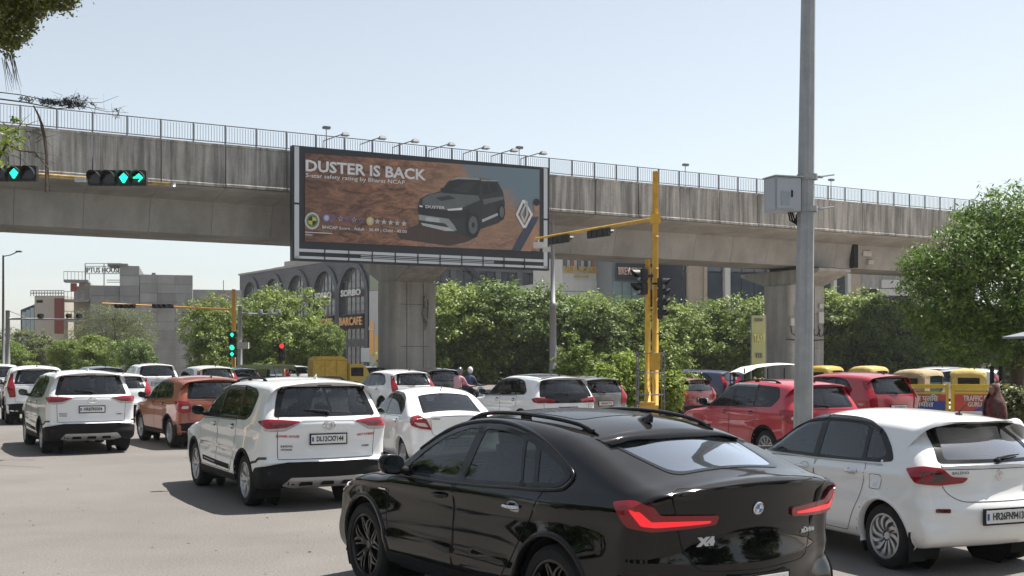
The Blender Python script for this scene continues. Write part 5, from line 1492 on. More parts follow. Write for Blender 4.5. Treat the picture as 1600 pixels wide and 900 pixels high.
for px, Y, ty, k, fm, lb, nm in ((345, 80, 462, 0, F_HEDGE, 'green tree behind the cameras mast, left tree of a pair before the arched building', 'roadside_tree'),
        (418, 82, 449, 1, F_HEDGE, 'tall green tree before the arched building, between camera mast and red signal', 'roadside_tree'),
        (492, 80, 500, 2, F_LIME, 'lower green tree at the right end of the group before the arched building', 'roadside_tree'),
        (150, 84, 520, 3, F_HEDGE, 'dark green tree in front of the feathery tree at the left', 'roadside_tree'),
        (215, 82, 528, 0, F_HEDGE2, 'small dark tree at the foot of the grey block wall', 'roadside_tree'),
        (50, 92, 512, 1, F_OLIVE, 'pale green tree at the left edge before the beige building', 'roadside_tree'),
        (98, 86, 530, 2, F_LIME, 'small yellow green tree left of the dark tree at the left', 'roadside_tree'),
        (10, 88, 530, 3, F_LIME, 'low light green tree by the street lamp at the far left edge', 'roadside_tree')):
    hedge_tree(px, Y, ty, lb, k, fm, {345: .78, 418: .95, 492: .8}.get(px, 1.0), 'trees on the left side of the junction', nm)
# feathery tree
bl = [(random.uniform(-3.2, 3.2), random.uniform(-1, 1), random.uniform(3.2, 5.6)-abs(0), 1.3, 1.2, .9) for _ in range(10)]
fo = empty('feathery_tree', (PX(180, 95), 95, 0), 0, 'olive feathery tree rising in front of the grey block wall', 'tree')
cr_ = leaf_mesh('crown', bl, 26000, .14, 77, ratio=.3, clump=.5, per=60, noise_r=.3); link('crown', cr_, F_OLIVE, fo)
tm = trunk_mesh(2.6, .16, bl, 78); link('trunk', tm, M_BARK, fo)
# big tree at the right edge
bl = [(0, 0, 6.1, 1.4, 1.4, 1.1), (-1.5, -.3, 5.0, 1.3, 1.3, 1.1), (1.2, .2, 5.6, 1.6, 1.5, 1.3), (-2.2, -.2, 3.9, 1.15, 1.2, 1.0), (-.6, -.7, 4.1, 1.6, 1.2, 1.3), (1.3, -.6, 4.2, 1.7, 1.3, 1.3),
      (-1.5, 0, 2.9, 1.1, 1.1, .8), (.2, -.4, 2.9, 1.4, 1.2, .9), (2.0, -.2, 3.0, 1.4, 1.2, 1.0), (3.2, 0, 4.8, 1.6, 1.4, 1.8), (-2.5, .3, 4.9, .7, .8, .6), (-.9, .1, 6.0, .9, .9, .7)]
rt = empty('right_side_tree', (PX(1588, 31), 31, 0), 0, 'large dark green tree with long leaf sprays filling the right edge', 'tree')
link('crown', leaf_mesh('crown', bl, 62000, .15, 5, ratio=.36, clump=.26, per=20, inner=.35, droop=.45, noise_r=.14), F_RIGHT, rt); rt.scale = (.92, .92, .915)
link('trunk', trunk_mesh(2.3, .20, bl, 6), M_BARK, rt)
# foreground foliage hanging into the top left corner
ft = empty('hanging_branch_tree', (-8.0, 15, 0), 0, 'tree at the upper left corner with hanging leaves, bare twigs and a dark brown limb', 'tree')
def rel(px, py, Y): return (PX(px, Y)+8.0, Y-15, PZ(py, Y))
bl = []
for (px, py, r) in ((10, 8, .38), (45, 0, .30), (20, 40, .25), (75, -8, .25), (8, 62, .16), (95, -10, .2), (-30, 30, .5), (-20, -40, .6), (60, -50, .5), (28, 20, .2)):
    x, y, z = rel(px, py, 14); bl.append((x, y, z, r, r, r*.8))
link('crown', leaf_mesh('crown', bl, 24000, .05, 9, ratio=.5, clump=.08, per=22, inner=.5, droop=.5), F_DRY2 if 'F_DRY2' in globals() else foliage('backlit corner leaves', (.08, .095, .02), (.24, .25, .05)), ft)
bl = []
for (px, py, r) in ((10, 165, .09), (22, 192, .07), (6, 250, .07), (44, 268, .06), (5, 215, .08), (-20, 210, .4)):
    x, y, z = rel(px, py, 14); bl.append((x, y, z, r, r, r*.8))
link('crown', leaf_mesh('crown', bl, 900, .06, 10, ratio=.55, clump=.06, per=14, inner=.4), F_BRIGHT, ft)
bm = bmesh.new()
tube(bm, [(0, 0, 0), (-.2, 0, 3), (.1, -.5, 5.5), (rel(-40, -20, 14))], [.22, .18, .13, .08], 9)
def tw(pts, r0, r1, wob=2.0):
    P = [Vector(rel(px+random.uniform(-wob, wob)*.5, py, 14+random.uniform(-.05, .05))) for px, py in pts]
    tube(bm, P, list(np.linspace(r0, r1, len(P))), 5)
tube(bm, [Vector((-.2, 0, 3)), Vector(rel(-30, 300, 14)), Vector(rel(10, 225, 14))], [.05, .03, .012], 6)
tw([(10, 225), (30, 235), (55, 238), (75, 262), (78, 300)], .014, .006)
tw([(66, 196), (70, 215), (74, 245), (73, 300)], .022, .018)
tw([(52, 165), (60, 180), (66, 196)], .008, .02)
for k in range(16):
    x = random.uniform(0, 24); y = random.uniform(80, 100)
    tw([(x, y), (x+random.uniform(2, 8), y+22), (x+random.uniform(4, 14), y+random.uniform(40, 60))], .005, .0015)
for k in range(26):
    x, y = random.uniform(0, 60), random.uniform(195, 245); a = random.uniform(-.9, 1.6)
    tw([(x, y), (x+14*math.cos(a), y+14*math.sin(a)), (x+random.uniform(20, 42)*math.cos(a+.2), y+random.uniform(20, 42)*math.sin(a+.2))], .005, .0015)
for (px, py) in ((90, 160), (110, 158), (125, 165), (150, 168), (185, 178)):
    for k in range(5): tw([(px, py), (px+random.uniform(-12, 12), py+random.uniform(-14, 12)), (px+random.uniform(-26, 26), py+random.uniform(-22, 16))], .004, .0012)
tw([(-20, 142), (30, 148), (80, 158), (120, 161), (160, 160), (186, 150)], .007, .002)
tw([(-20, 152), (40, 160), (90, 170), (130, 166), (165, 174), (200, 176)], .010, .002)
bobj('branches', bm, M_BARK, ft)
bl = []
for (px, py, r) in ((60, 157, .05), (92, 158, .06), (122, 158, .09), (40, 155, .04), (75, 160, .05), (180, 172, .03), (110, 163, .06)):
    x, y, z = rel(px, py, 14); bl.append((x, y, z, r*2.2, r, r*.6))
link('twig_clump', leaf_mesh('twig_clump', bl, 1500, .035, 12, ratio=.35, clump=.035, per=20, inner=.5), foliage('dark twig leaves', (.02, .03, .03), (.045, .06, .05)), ft)
# median shrubs
def shrub(px, Y, w_, topy, label, f, leaf=.11, n=5000, seed=1, zb=0.0, kind='bush', ratio=.5):
    h = PZ(topy, Y)-zb; rr = random.Random(seed); W_ = w_/1800*Y/2
    bl = [(rr.uniform(-.6, .6)*W_, rr.uniform(-.5, .5)*W_, zb+h*rr.uniform(.25, .78), W_*.5, W_*.5, h*.27) for _ in range(8)]
    o = empty('median_shrub', (PX(px, Y), Y, 0), 0, label, kind, 'shrubs on the planted median')
    link('foliage', leaf_mesh('foliage', bl, n, leaf, seed, ratio=ratio, clump=.13, per=20, inner=.3, noise_r=.35), f, o)
    link('stem', trunk_mesh(h*.35+zb, .04, bl, seed), M_BARK, o)
shrub(906, 37, 80, 526, 'round topped bright shrub standing behind the two-tone SUV', F_LIME, seed=3, n=6000)
shrub(968, 36, 60, 552, 'tall spiky light green shrub left of the yellow mast', F_BRIGHT, seed=4, leaf=.16, n=3600, ratio=.22)
shrub(948, 35, 46, 572, 'low yellow green shrub by the rear of the two-tone SUV', F_BRIGHT, seed=14)
shrub(990, 35.5, 60, 560, 'leafy yellow green shrub immediately left of the yellow mast foot', F_BRIGHT, seed=5, n=6000)
shrub(1040, 36, 60, 578, 'yellow green shrub immediately right of the yellow mast foot', F_BRIGHT, seed=6, n=6500)
shrub(1078, 38, 56, 590, 'rounded shrub at the right end of the median, by the maroon car', F_BRIGHT, seed=7, n=6000)
shrub(1048, 41, 58, 512, 'dark green bushy plant behind the yellow masts', F_HEDGE, seed=8, n=6500)
shrub(1010, 42, 60, 545, 'green shrub behind and between the two yellow masts', F_LIME, seed=9, n=5000)
shrub(1578, 27, 46, 606, 'dusty green shrub beside the booth at the right edge', F_OLIVE, seed=10, n=4000)
shrub(415, 74, 44, 560, 'clipped round shrub at the foot of the camera mast', F_LIME, seed=12, n=3000, leaf=.2)
# median island
mi = empty('median_island', (0, 0, 0)); tag(mi, kind='structure')
bm = bmesh.new()
poly = round_poly([(PX(925, 31), 32.5), (PX(1070, 31), 29.5), (7.6, 42), (16, 60), (4.5, 60), (3.0, 42)], .8, 6)
prism(bm, poly, 0, .14, plane='xy'); bobj('island_top', bm, M_EARTH, mi)
q = resample(poly, .9); ins = offset_poly(q, .14)
for k in range(len(q)):
    a, b_, c_, d_ = q[k], q[(k+1) % len(q)], ins[(k+1) % len(q)], ins[k]
    bm = bmesh.new(); cx = sum(p[0] for p in (a, b_, c_, d_))/4; cy = sum(p[1] for p in (a, b_, c_, d_))/4
    prism(bm, [(cx+(p[0]-cx)*.98, cy+(p[1]-cy)*.98) for p in (a, b_, c_, d_)], 0, .17, plane='xy')
    bobj('kerb_stone', bm, M_KERB if k % 2 else M_KERBB, mi)
# right pavement
pv = empty('pavement', (0, 0, 0)); tag(pv, kind='structure')
simple_box('paving', 14.8, 60, 14, 75, -.1, .13, M_PAVE, pv)
for k in range(30): simple_box('kerb_stone', 14.65, 14.80, 14+k*1.5, 15.48+k*1.5, -.05, .15, M_KERB if k % 2 else M_KERBB, pv)
# ---------------------------------------------------------------- buildings behind
M_GBJ = mat('grey mortar', (.17, .17, .165), .95)
M_GB = world_noise_mat('weathered grey block wall', (.255, .262, .265), .16, .35, streak=.16, fine=.08, rough=.95, objrand=.15, spd=(.4, .4, .12))
M_BEIGE = world_noise_mat('beige wall', (.42, .385, .34), .1, .3)
M_WHITEW = world_noise_mat('white cladding', (.58, .58, .56), .06, .3)
M_BRICKG = world_noise_mat('slate grey cladding', (.115, .12, .135), .12, .4, fine=.25, objrand=.08)
M_DKTR = mat('dark blue grey trim', (.035, .04, .055), .5)
M_GLS = mat('facade glass', (.06, .07, .085), .15, .0, coat=.4, noise_amt=.3, noise_scale=.5)
M_GLSB = mat('blue facade glass', (.045, .065, .088), .06, .0, coat=.8, noise_amt=.3, noise_scale=.35)
M_GLSL = mat('pale facade glass', (.24, .32, .35), .10, .0, coat=.6, noise_amt=.2, noise_scale=.4)
M_STONE = world_noise_mat('beige stone column', (.40, .34, .27), .1, .6)
M_SIGNW = mat('white lettering', (.70, .70, .68), .5)
M_GOLD = mat('gold lettering', (.62, .42, .10), .5)
M_ORNG = mat('amber lettering', (.75, .40, .12), .5)
def bld(name, p0, p1, label, cat='building', z=0):
    """an empty at p0 whose local x runs to p1 and whose y runs away from the camera"""
    a = math.atan2(p1[1]-p0[1], p1[0]-p0[0]); o = empty(name, (p0[0], p0[1], z), a, label, cat)
    return o, math.dist(p0, p1)
def ux(o, L_, p0, p1, px):
    k = (px-800)/1800; dx, dy = (p1[0]-p0[0])/L_, (p1[1]-p0[1])/L_
    return (k*p0[1]-p0[0])/(dx-k*dy)
def wtext(name, s, size, m, parent, x, y, z, w_=None, bold=.01, **kw):
    me = text_mesh(s, 1.0, depth=.12, bold=bold, align='CENTER', **kw)
    co = np.array([v.co[:] for v in me.vertices]); ww = co[:, 0].max()-co[:, 0].min()
    sx = (w_/ww) if w_ else size; sy = size/.72
    me.transform(Matrix.Diagonal((sx, sy, 1, 1))); me.transform(frame_mat((x, y, z), (1, 0, 0), (0, 0, 1)))
    return link(name, me, m, parent)
# arched building
q0, q1 = (-39.0, 165.0), (-15.2, 130.0)
ab, AL = bld('arched_building', q0, q1, 'dark grey clad building with tall arched windows and signs, left of the nearer pier')
HT = 13.6
arcs = [(383, 403), (415, 441), (451, 481), (492, 526), (532, 573)]
wl = [(0, 0), (AL, 0), (AL, HT), (0, HT)]; holes = []
for a, b in arcs:
    x0, x1 = ux(ab, AL, q0, q1, a), ux(ab, AL, q0, q1, b); c, r_ = (x0+x1)/2, (x1-x0)/2; zc = 12.45-r_*1.0
    holes.append(([(x0, .0)]+[(c-r_*math.cos(math.pi*k/18), zc+r_*math.sin(math.pi*k/18)) for k in range(19)]+[(x1, .0)], x0, x1, c, r_, zc))
def wall_with_openings(name, L_, z0, z1, ops, m, parent, thick=.4):
    """ops: polygons (x,z); wall face at y=0, reveals go back by thick"""
    pts = [(0, z0), (L_, z0), (L_, z1), (0, z1)]; ed = [(0, 1), (1, 2), (2, 3), (3, 0)]
    for h in ops:
        b = len(pts); pts += h; ed += [(b+i, b+(i+1) % len(h)) for i in range(len(h))]
    V, E_, F_, *_ = delaunay_2d_cdt([Vector(p) for p in pts], ed, [], 0, 1e-5)
    bm = bmesh.new(); vs = [bm.verts.new((p.x, 0, p.y)) for p in V]
    for f in F_:
        cx = sum(V[i].x for i in f)/len(f); cy = sum(V[i].y for i in f)/len(f)
        if any(inside(h, cx, cy) for h in ops) or not (0 <= cx <= L_ and z0 <= cy <= z1): continue
        bm.faces.new([vs[i] for i in f])
    for h in ops:
        n = len(h); a = [bm.verts.new((u, 0, v)) for u, v in h]; b = [bm.verts.new((u, thick, v)) for u, v in h]
        for k in range(n): bm.faces.new((a[k], a[(k+1) % n], b[(k+1) % n], b[k]))
    bmesh.ops.delete(bm, geom=[v for v in bm.verts if not v.link_faces], context='VERTS')
    return bobj(name, bm, m, parent)
wall_with_openings('wall', AL, 0, HT, [[(u, max(v, .05)) for u, v in h[0]] for h in holes], M_BRICKG, ab)
simple_box('core', .1, AL-.1, .6, 30, 0, HT-.3, M_DKTR, ab)
simple_box('coping', -.2, AL+.2, -.15, .5, HT, HT+.25, mat('pale coping', (.28, .28, .28), .7), ab)
for z in np.arange(1.0, HT, .9): simple_box('cladding_joint', 0, AL, -.012, .002, z, z+.05, M_CONJ, ab)
for h, x0, x1, c, r_, zc in holes:
    fr = ring_p = None
    out = [(x0-.0, .05)]+[(c-(r_+.0)*math.cos(math.pi*k/18), zc+(r_+.0)*math.sin(math.pi*k/18)) for k in range(19)]+[(x1+.0, .05)]
    wd = .7
    big = [(x0-wd, .05)]+[(c-(r_+wd)*math.cos(math.pi*k/18), zc+(r_+wd)*math.sin(math.pi*k/18)) for k in range(19)]+[(x1+wd, .05)]
    bm = bmesh.new(); a = [bm.verts.new((u, -.25, v)) for u, v in out]; b = [bm.verts.new((u, -.25, v)) for u, v in big]; b2 = [bm.verts.new((u, .01, v)) for u, v in big]; a2 = [bm.verts.new((u, .3, v)) for u, v in out]
    for k in range(len(a)-1):
        bm.faces.new((a[k], a[k+1], b[k+1], b[k])); bm.faces.new((b[k], b[k+1], b2[k+1], b2[k])); bm.faces.new((a[k], a2[k], a2[k+1], a[k+1]))
    fr = bobj('arch_window', bm, M_DKTR, ab)
    bm = bmesh.new(); bm.faces.new([bm.verts.new((u, .32, v)) for u, v in out]); bobj('pane', bm, mat('grey arch glass', (.09, .10, .11), .15, coat=.4, noise_amt=.3, noise_scale=.4) if c > 20 else M_GLS, fr)
    for k in range(1, 6):
        x = x0+(x1-x0)*k/6; ht = zc+math.sqrt(max(0, r_**2-(x-c)**2)); simple_box('mullion', x-.03, x+.03, .24, .31, .05, ht, M_CAT, fr)
    for z in (3.2, 6.2, 9.0): simple_box('spandrel', x0, x1, .15, .30, z, z+.9, M_DKTR, fr)
for k, (s, z, m, sz) in enumerate((('BOUT', 9.45, M_SIGNW, .75), ('SORBO', 9.45, M_SIGNW, .75), ('SORBO', 9.45, M_SIGNW, .75))):
    h = holes[2+k]; wtext('sign_lettering', s, sz, m, ab, h[3], -.35, z, w_=h[4]*1.5, bold=.02)
for k in (3, 4):
    h = holes[k]; simple_box('sign_board', h[1]+.3, h[2]-.3, -.30, .1, 5.3, 6.9, M_BLK, ab); wtext('sign_lettering', 'BARCAFE', .95, M_ORNG, ab, h[3], -.38, 6.1, w_=h[4]*1.7, bold=.02)
wtext('roof_lettering', 'SORBO', 1.5, M_SIGNW, ab, ux(ab, AL, q0, q1, 533), -.1, HT+.95, w_=11.5, bold=.02)
for (a, b, h) in ((395, 412, .9), (412, 455, 1.5)): simple_box('roof_plant', ux(ab, AL, q0, q1, a), ux(ab, AL, q0, q1, b), 3, 8, HT-.3, HT+h, M_BEIGE, ab)
simple_box('lit_notice', AL-3.5, AL-.8, -.3, .0, 1.4, 3.0, mat('pale notice', (.55, .6, .62), .5), ab)
q2 = (6.5, 141.0)
rb, RL = bld('corner_wing', (-15.1, 130.3), q2, 'grey wing with dark window bands seen behind the tree tops between pier and street lamp')
ops = []
for k in range(8):
    x0 = .9+k*2.9
    for z in (1.0, 5.0, 9.2): ops.append([(x0, z), (x0+2.2, z), (x0+2.2, z+2.9), (x0, z+2.9)])
wall_with_openings('wall', RL, 0, 13.9, ops, M_BRICKG, rb)
simple_box('core', .1, RL-.1, .7, 20, 0, 13.6, M_DKTR, rb)
for i, h in enumerate(ops):
    w_ = simple_box('window', h[0][0], h[1][0], .30, .36, h[0][1], h[2][1], (M_GLS, M_GLSL, M_GLS)[i % 3], rb)
    simple_box('mullion', (h[0][0]+h[1][0])/2-.05, (h[0][0]+h[1][0])/2+.05, .2, .3, h[0][1], h[2][1], M_DKTR, w_)
c_, r_ = 9.3, 3.6
bm = bmesh.new(); prev = None
for k in range(21):
    a = math.pi*k/20; row = [bm.verts.new(p) for p in ((c_-r_*math.cos(a), -.3, 9+r_*math.sin(a)), (c_-(r_+.5)*math.cos(a), -.3, 9+(r_+.5)*math.sin(a)), (c_-(r_+.5)*math.cos(a), .0, 9+(r_+.5)*math.sin(a)))]
    if prev: [bm.faces.new((prev[j], prev[j+1], row[j+1], row[j])) for j in (0, 1)]
    prev = row
bobj('arch_band', bm, M_DKTR, rb)
# signage tower at the corner
st, SL = bld('signage_panel', (PX(577, 128), 128), (PX(593, 127), 127), 'tall pale signage panel with orange and yellow strips at the left side of the pier', 'sign')
simple_box('panel', 0, SL, 0, .5, 0, 9.3, mat('pale metal sign', (.42, .43, .44), .4, .3), st)
simple_box('orange_strip', .1, SL*.45, -.05, 0, 2.2, 5.9, M_ORNG, st); simple_box('yellow_strip', SL*.55, SL*.9, -.05, 0, 1.4, 4.4, M_GOLD, st)
simple_box('green_strip', .1, SL*.9, -.05, 0, 9.35, 11.3, mat('sage board', (.25, .30, .22), .6), st)
wtext('sign_lettering', 'A C E', .5, M_SIGNW, st, SL*.28, -.09, 5.2, w_=.8)
# white shop building
b2, BL2 = bld('white_shop_building', (PX(879, 118), 118), (PX(956, 120), 120), 'white clad shop building with gold lettering, right of the billboard')
simple_box('wall', 0, BL2, 0, 14, 0, 9.9, M_WHITEW, b2)
for z in np.arange(1, 9.8, 1.1): simple_box('cladding_joint', 0, BL2, -.012, .002, z, z+.05, M_CONJ, b2)
f_ = simple_box('window', .5, BL2-1.1, -.10, .02, 5.0, 7.6, mat('window surround', (.34, .36, .37), .5), b2); simple_box('pane', .8, BL2-1.4, -.12, -.10, 5.2, 7.35, M_GLS, f_)
for k in range(6): simple_box('window', .1+k*.78, .48+k*.78, -.1, .4, 10.9, 12.6, (M_GLS, mat('rust curtain', (.30, .14, .10), .8), M_GLS)[k % 3], b2)
simple_box('upper_wall', 0, BL2, .1, 8, 9.9, 13.8, M_WHITEW, b2)
simple_box('pilaster', BL2-.55, BL2-.05, -.25, .0, 0, 12.5, mat('grey pilaster', (.33, .34, .35), .6), b2)
wtext('sign_lettering', 'BASERA PROPERTIES', .62, M_GOLD, b2, 2.15, -.10, PZ(421, 118), w_=4.15, bold=.015); wtext('sign_lettering', 'SINCE 1990', .25, M_GOLD, b2, 2.1, -.10, PZ(431, 118), w_=1.6)
# brewery building
b3, BL3 = bld('brewery_building', (PX(957, 116), 116), (PX(1068, 119), 119), 'pale glass fronted building under a dark sign board, behind the yellow masts')
simple_box('wall', 0, BL3, .2, 14, 0, 12.9, mat('grey facade', (.22, .24, .26), .6), b3)
for k in range(7):
    p_ = simple_box('window', .12+k*1.02, 1.04+k*1.02, .0, .2, .3, 9.6, M_GLSL, b3)
for z in (3.4, 6.8): simple_box('transom', 0, BL3, -.05, -.002, z, z+.15, M_DKTR, b3)
sb = simple_box('sign_board', .3, BL3-.1, -.35, -.05, PZ(436, 116), PZ(411, 116), M_DKTR, b3)
wtext('sign_lettering', 'BREWERY', .75, mat('coral lettering', (.65, .45, .38), .5), b3, 1.75, -.42, PZ(424, 116), w_=2.6, bold=.02)
wtext('sign_lettering', '& KITCHEN', .75, MATS['coral lettering'], b3, 5.2, -.42, PZ(422, 116), w_=3.6, bold=.02)
# glass and stone tower
b4, BL4 = bld('glass_tower', (PX(1068, 112), 112), (PX(1342, 118), 118), 'tall office block with dark blue glass between beige stone columns, behind the wide pier')
simple_box('wall', 0, BL4, .5, 16, 0, 17.5, M_DKTR, b4)
def gx(px): return ux(b4, BL4, (PX(1068, 112), 112), (PX(1342, 118), 118), px)
x = 0
for a, b, kind in ((1068, 1074, 'g'), (1074, 1080, 's'), (1080, 1098, 'c'), (1098, 1103, 's'), (1103, 1131, 'b'), (1131, 1139, 'w'), (1139, 1200, 'b'), (1200, 1207, 's'), (1207, 1300, 'b'), (1300, 1305, 'w'), (1305, 1322, 'b'), (1322, 1327, 'w'), (1327, 1342, 's')):
    x0, x1 = gx(a), gx(b)
    if kind in 'swc': simple_box('stone_column', x0, x1, -.3 if kind != 'c' else -.1, .5, 0, 17, M_STONE if kind != 'w' else M_WHITEW, b4)
    else:
        n = max(1, round((x1-x0)/1.4))
        for k in range(n):
            for z in (0.2, 3.6, 7.0, 10.4, 13.8): simple_box('window', x0+(x1-x0)*k/n+.04, x0+(x1-x0)*(k+1)/n-.04, .2, .5, z, z+3.25, M_GLSB, b4)
wtext('sign_lettering', 'FITNESS', .4, M_SIGNW, b4, gx(1158), -.05, PZ(413, 113), w_=3.0)
# concrete block right of the wide pier
b5, BL5 = bld('concrete_building', (PX(1334, 125), 125), (PX(1500, 128), 128), 'unfinished concrete building with pale rubble and green netting, behind the flyover at the right')
ops = [[(.8, 6.0), (7.2, 6.0), (7.2, 9.4), (.8, 9.4)], [(8.4, 3.0), (11.5, 3.0), (11.5, 6.2), (8.4, 6.2)]]
wall_with_openings('wall', BL5, 0, 16, ops, M_CONB := world_noise_mat('raw concrete', (.36, .35, .33), .2, .4, streak=.2), b5)
simple_box('core', .1, BL5, 1.2, 14, 0, 15.8, M_DKTR, b5)
for (a, z, w_, h) in ((3.2, 9.5, 2.2, .9), (3.0, 8.7, 4.2, .7), (5.2, 9.3, 2.2, .5), (1.2, 6.3, 4.9, 1.3)): simple_box('slab', a, a+w_, -.25, .4, z, z+h, M_WHITEW if z > 8 else M_STONE, b5)
simple_box('green_netting', 9.0, 12.6, -.05, .0, 7.4, 8.1, mat('green net', (.08, .35, .15), .8), b5)
for k in range(7): simple_box('low_wall_panel', .6+k*1.7, 2.2+k*1.7, -1.6, -1.5, 3.4, 6.9, M_WHITEW, b5)
# grey block at the left
g0 = (PX(187, 112), 112); GA = R(15.5); g1 = (g0[0]+10*math.cos(GA), g0[1]+10*math.sin(GA))
gb, GL = bld('grey_block_building', g0, g1, 'tall windowless grey building of weathered panels with a rooftop sign frame, at the left')
def G(px): return ux(None, 10, g0, g1, px)
def panels(x0, x1, z0, z1, y, parent, m, w_=1.5, h=.95):
    nx = max(1, round((x1-x0)/w_)); nz = max(1, round((z1-z0)/h)); dx = (x1-x0)/nx; dz = (z1-z0)/nz
    simple_box('wall', x0, x1, y+.10, y+10, z0, z1-.05, M_GBJ, parent)
    cache = bpy.data.meshes.new('wall_panel'); bm = bmesh.new(); box(bm, .012, dx-.012, 0, .12, .012, dz-.012); bm.to_mesh(cache); bm.free(); cache.materials.append(m)
    for i in range(nx):
        for j in range(nz):
            o = bpy.data.objects.new('wall_panel', cache); COL.objects.link(o); o.parent = parent; o.location = (x0+i*dx, y+random.uniform(-.012, .012), z0+j*dz)
panels(G(218), G(301), 0, PZ(428, 112), 0, gb, M_GB)
panels(G(187), G(217.6), 0, PZ(415, 112), -.1, gb, M_GB)
panels(G(301.5), G(378), 0, PZ(450, 112), .5, gb, M_GB)
panels(G(140), G(186.6), 0, PZ(446, 112), .3, gb, M_GB)
simple_box('roof_slab', G(168), G(200), -.3, 4, PZ(415, 112), PZ(412, 112), M_GB, gb)
simple_box('water_tank', G(236), G(242), 2, 3, PZ(428, 112), PZ(423, 112), M_CAT, gb)
for px in (350, ): simple_tube('aerial', [(G(px), 2, PZ(452, 112)), (G(px), 2, PZ(433, 112))], .04, M_CAT, gb, 5)
# flank with balconies
for k, (a, b, zt) in enumerate(((121, 140, 441), (113, 121, 447))):
    simple_box('flank_wall', G(a), G(b)-.03, 1.5, 9, 0, PZ(zt, 112), M_BEIGE, gb)
for k in range(5):
    z = 1.6+k*1.9
    s_ = simple_box('balcony', G(100), G(138), -.4, 1.4, z, z+.22, M_GB, gb)
    for j in range(8): simple_box('baluster', G(100)+j*.33, G(100)+.04+j*.33, -.38, -.34, z+.22, z+.95, M_CAT, s_)
    simple_box('top_rail', G(100), G(138), -.4, -.33, z+.95, z+1.0, M_CAT, s_)
simple_box('red_board', G(86), G(101), -.6, -.4, 4.2, 7.6, mat('dark red board', (.16, .04, .035), .6), gb)
simple_box('red_board', G(109), G(119), .6, .8, PZ(456, 112), PZ(443, 112), mat('brick red board', (.30, .08, .07), .6), gb)
# rooftop sign
rs = empty('rooftop_sign', (PX(130, 112), 112.5, PZ(446, 112)), 0, 'skeletal rooftop sign with spaced letters on a steel frame above the grey block', 'sign')
Wd = 57/1800*112; Hs = PZ(411, 112)-PZ(446, 112)
bm = bmesh.new()
for x in (0, Wd*.52, Wd): tube(bm, [(x, 0, 0), (x, 0, Hs)], .05, 5)
for z in (Hs, Hs-.28, Hs-1.0, .55, .35): tube(bm, [(0 if z > .6 else Wd*.6, 0, z), (Wd, 0, z)], .035, 5)
bobj('sign_frame', bm, M_CAT, rs)
wtext('sign_lettering', 'IPTUS HOUSE', .52, M_CAT, rs, Wd/2, -.08, Hs-.68, w_=Wd*.96, bold=.02)
# beige building far left
bb_, BBL = bld('beige_building', (PX(30, 118), 118), (PX(101, 118), 118), 'beige building with a slanted glass front and open roof trusses, far left')
def E_(px): return (px-30)/1800*118
simple_box('wall', E_(54), E_(101), 0, 8, 0, PZ(462, 118), M_BEIGE, bb_)
bm = bmesh.new(); prism(bm, [(E_(31), 0), (E_(53.5), 0), (E_(53.5), PZ(475, 118)), (E_(31), PZ(484, 118))], .2, 6, plane='xz'); bobj('glass_wing', bm, M_DKTR, bb_)
for k in range(3): simple_box('window', E_(34)+k*.42, E_(34)+.38+k*.42, .1, .2, .5, PZ(487-k*3, 118), M_GLSL, bb_)
simple_box('dark_recess', E_(57), E_(67), -.02, .1, PZ(473, 118), PZ(469, 118), M_BLK, bb_)
bm = bmesh.new()
for k in range(13): x = E_(48)+k*(E_(100)-E_(48))/12; tube(bm, [(x, 0, PZ(463, 118)), (x, 0, PZ(454, 118))], .04, 4)
for z in (454, 458): tube(bm, [(E_(48), 0, PZ(z, 118)), (E_(100), 0, PZ(z, 118))], .05, 4)
bobj('roof_truss', bm, M_CAT, bb_)

# ---------------------------------------------------------------- signals, masts and poles
M_YEL = mat('yellow mast paint', (.60, .34, .022), .5, noise_amt=.22, dust=.4)
M_GALV = world_noise_mat('galvanised steel', (.29, .295, .30), .12, 3.0, streak=.12, rough=.42, fine=.12, spd=(14, 14, .8))
M_SIG = mat('signal housing', (.014, .014, .015), .5)
M_LENS = mat('dark lens', (.02, .018, .016), .2)
M_GREEN = mat('lit green arrow', (.02, .5, .35), .4, emit=(.03, 1.0, .60), estr=.62)
M_REDL = mat('lit red lamp', (.6, .02, .02), .4, emit=(1, .04, .04), estr=.6)
def arrow(bm, s, ang, y=0):
    P = [(-.15, -1), (.15, -1), (.15, .38), (.64, -.10), (.84, .10), (0, .94), (-.84, .10), (-.64, -.10), (-.15, .38)]
    c, sn = math.cos(ang), math.sin(ang)
    f = bm.faces.new([bm.verts.new(((u*c+v*sn)*s, y, (-u*sn+v*c)*s)) for u, v in P]); bmesh.ops.triangulate(bm, faces=[f])
def lamp_unit(parent, x, z, r=.135, lit=None, y=0):
    bm = bmesh.new(); pr_ = None; n = 18
    for k in range(n+1):       # visor
        a = -.35+(math.pi+.7)*k/n; row = [bm.verts.new((x+r*math.cos(a), y-.002, z+r*math.sin(a))), bm.verts.new((x+r*math.cos(a), y-.05-.17*max(0, math.sin((a+.35)/(math.pi+.7)*math.pi)), z+r*math.sin(a)))]
        if pr_: bm.faces.new((pr_[0], pr_[1], row[1], row[0]))
        pr_ = row
    v_ = bobj('visor', bm, M_SIG, parent)
    bm = bmesh.new(); bm.faces.new([bm.verts.new((x+r*.93*math.cos(2*math.pi*k/20), y-.008, z+r*.93*math.sin(2*math.pi*k/20))) for k in range(20)])
    l_ = bobj('lens', bm, M_LENS if lit not in ('red', 'green') else (M_REDL if lit == 'red' else M_GREEN), parent)
    if lit in ('up', 'right'):
        bm = bmesh.new(); arrow(bm, r*.84, 0 if lit == 'up' else math.pi/2); bmesh.ops.translate(bm, verts=bm.verts, vec=(x, y-.016, z)); bobj('lit_arrow', bm, M_GREEN, parent)
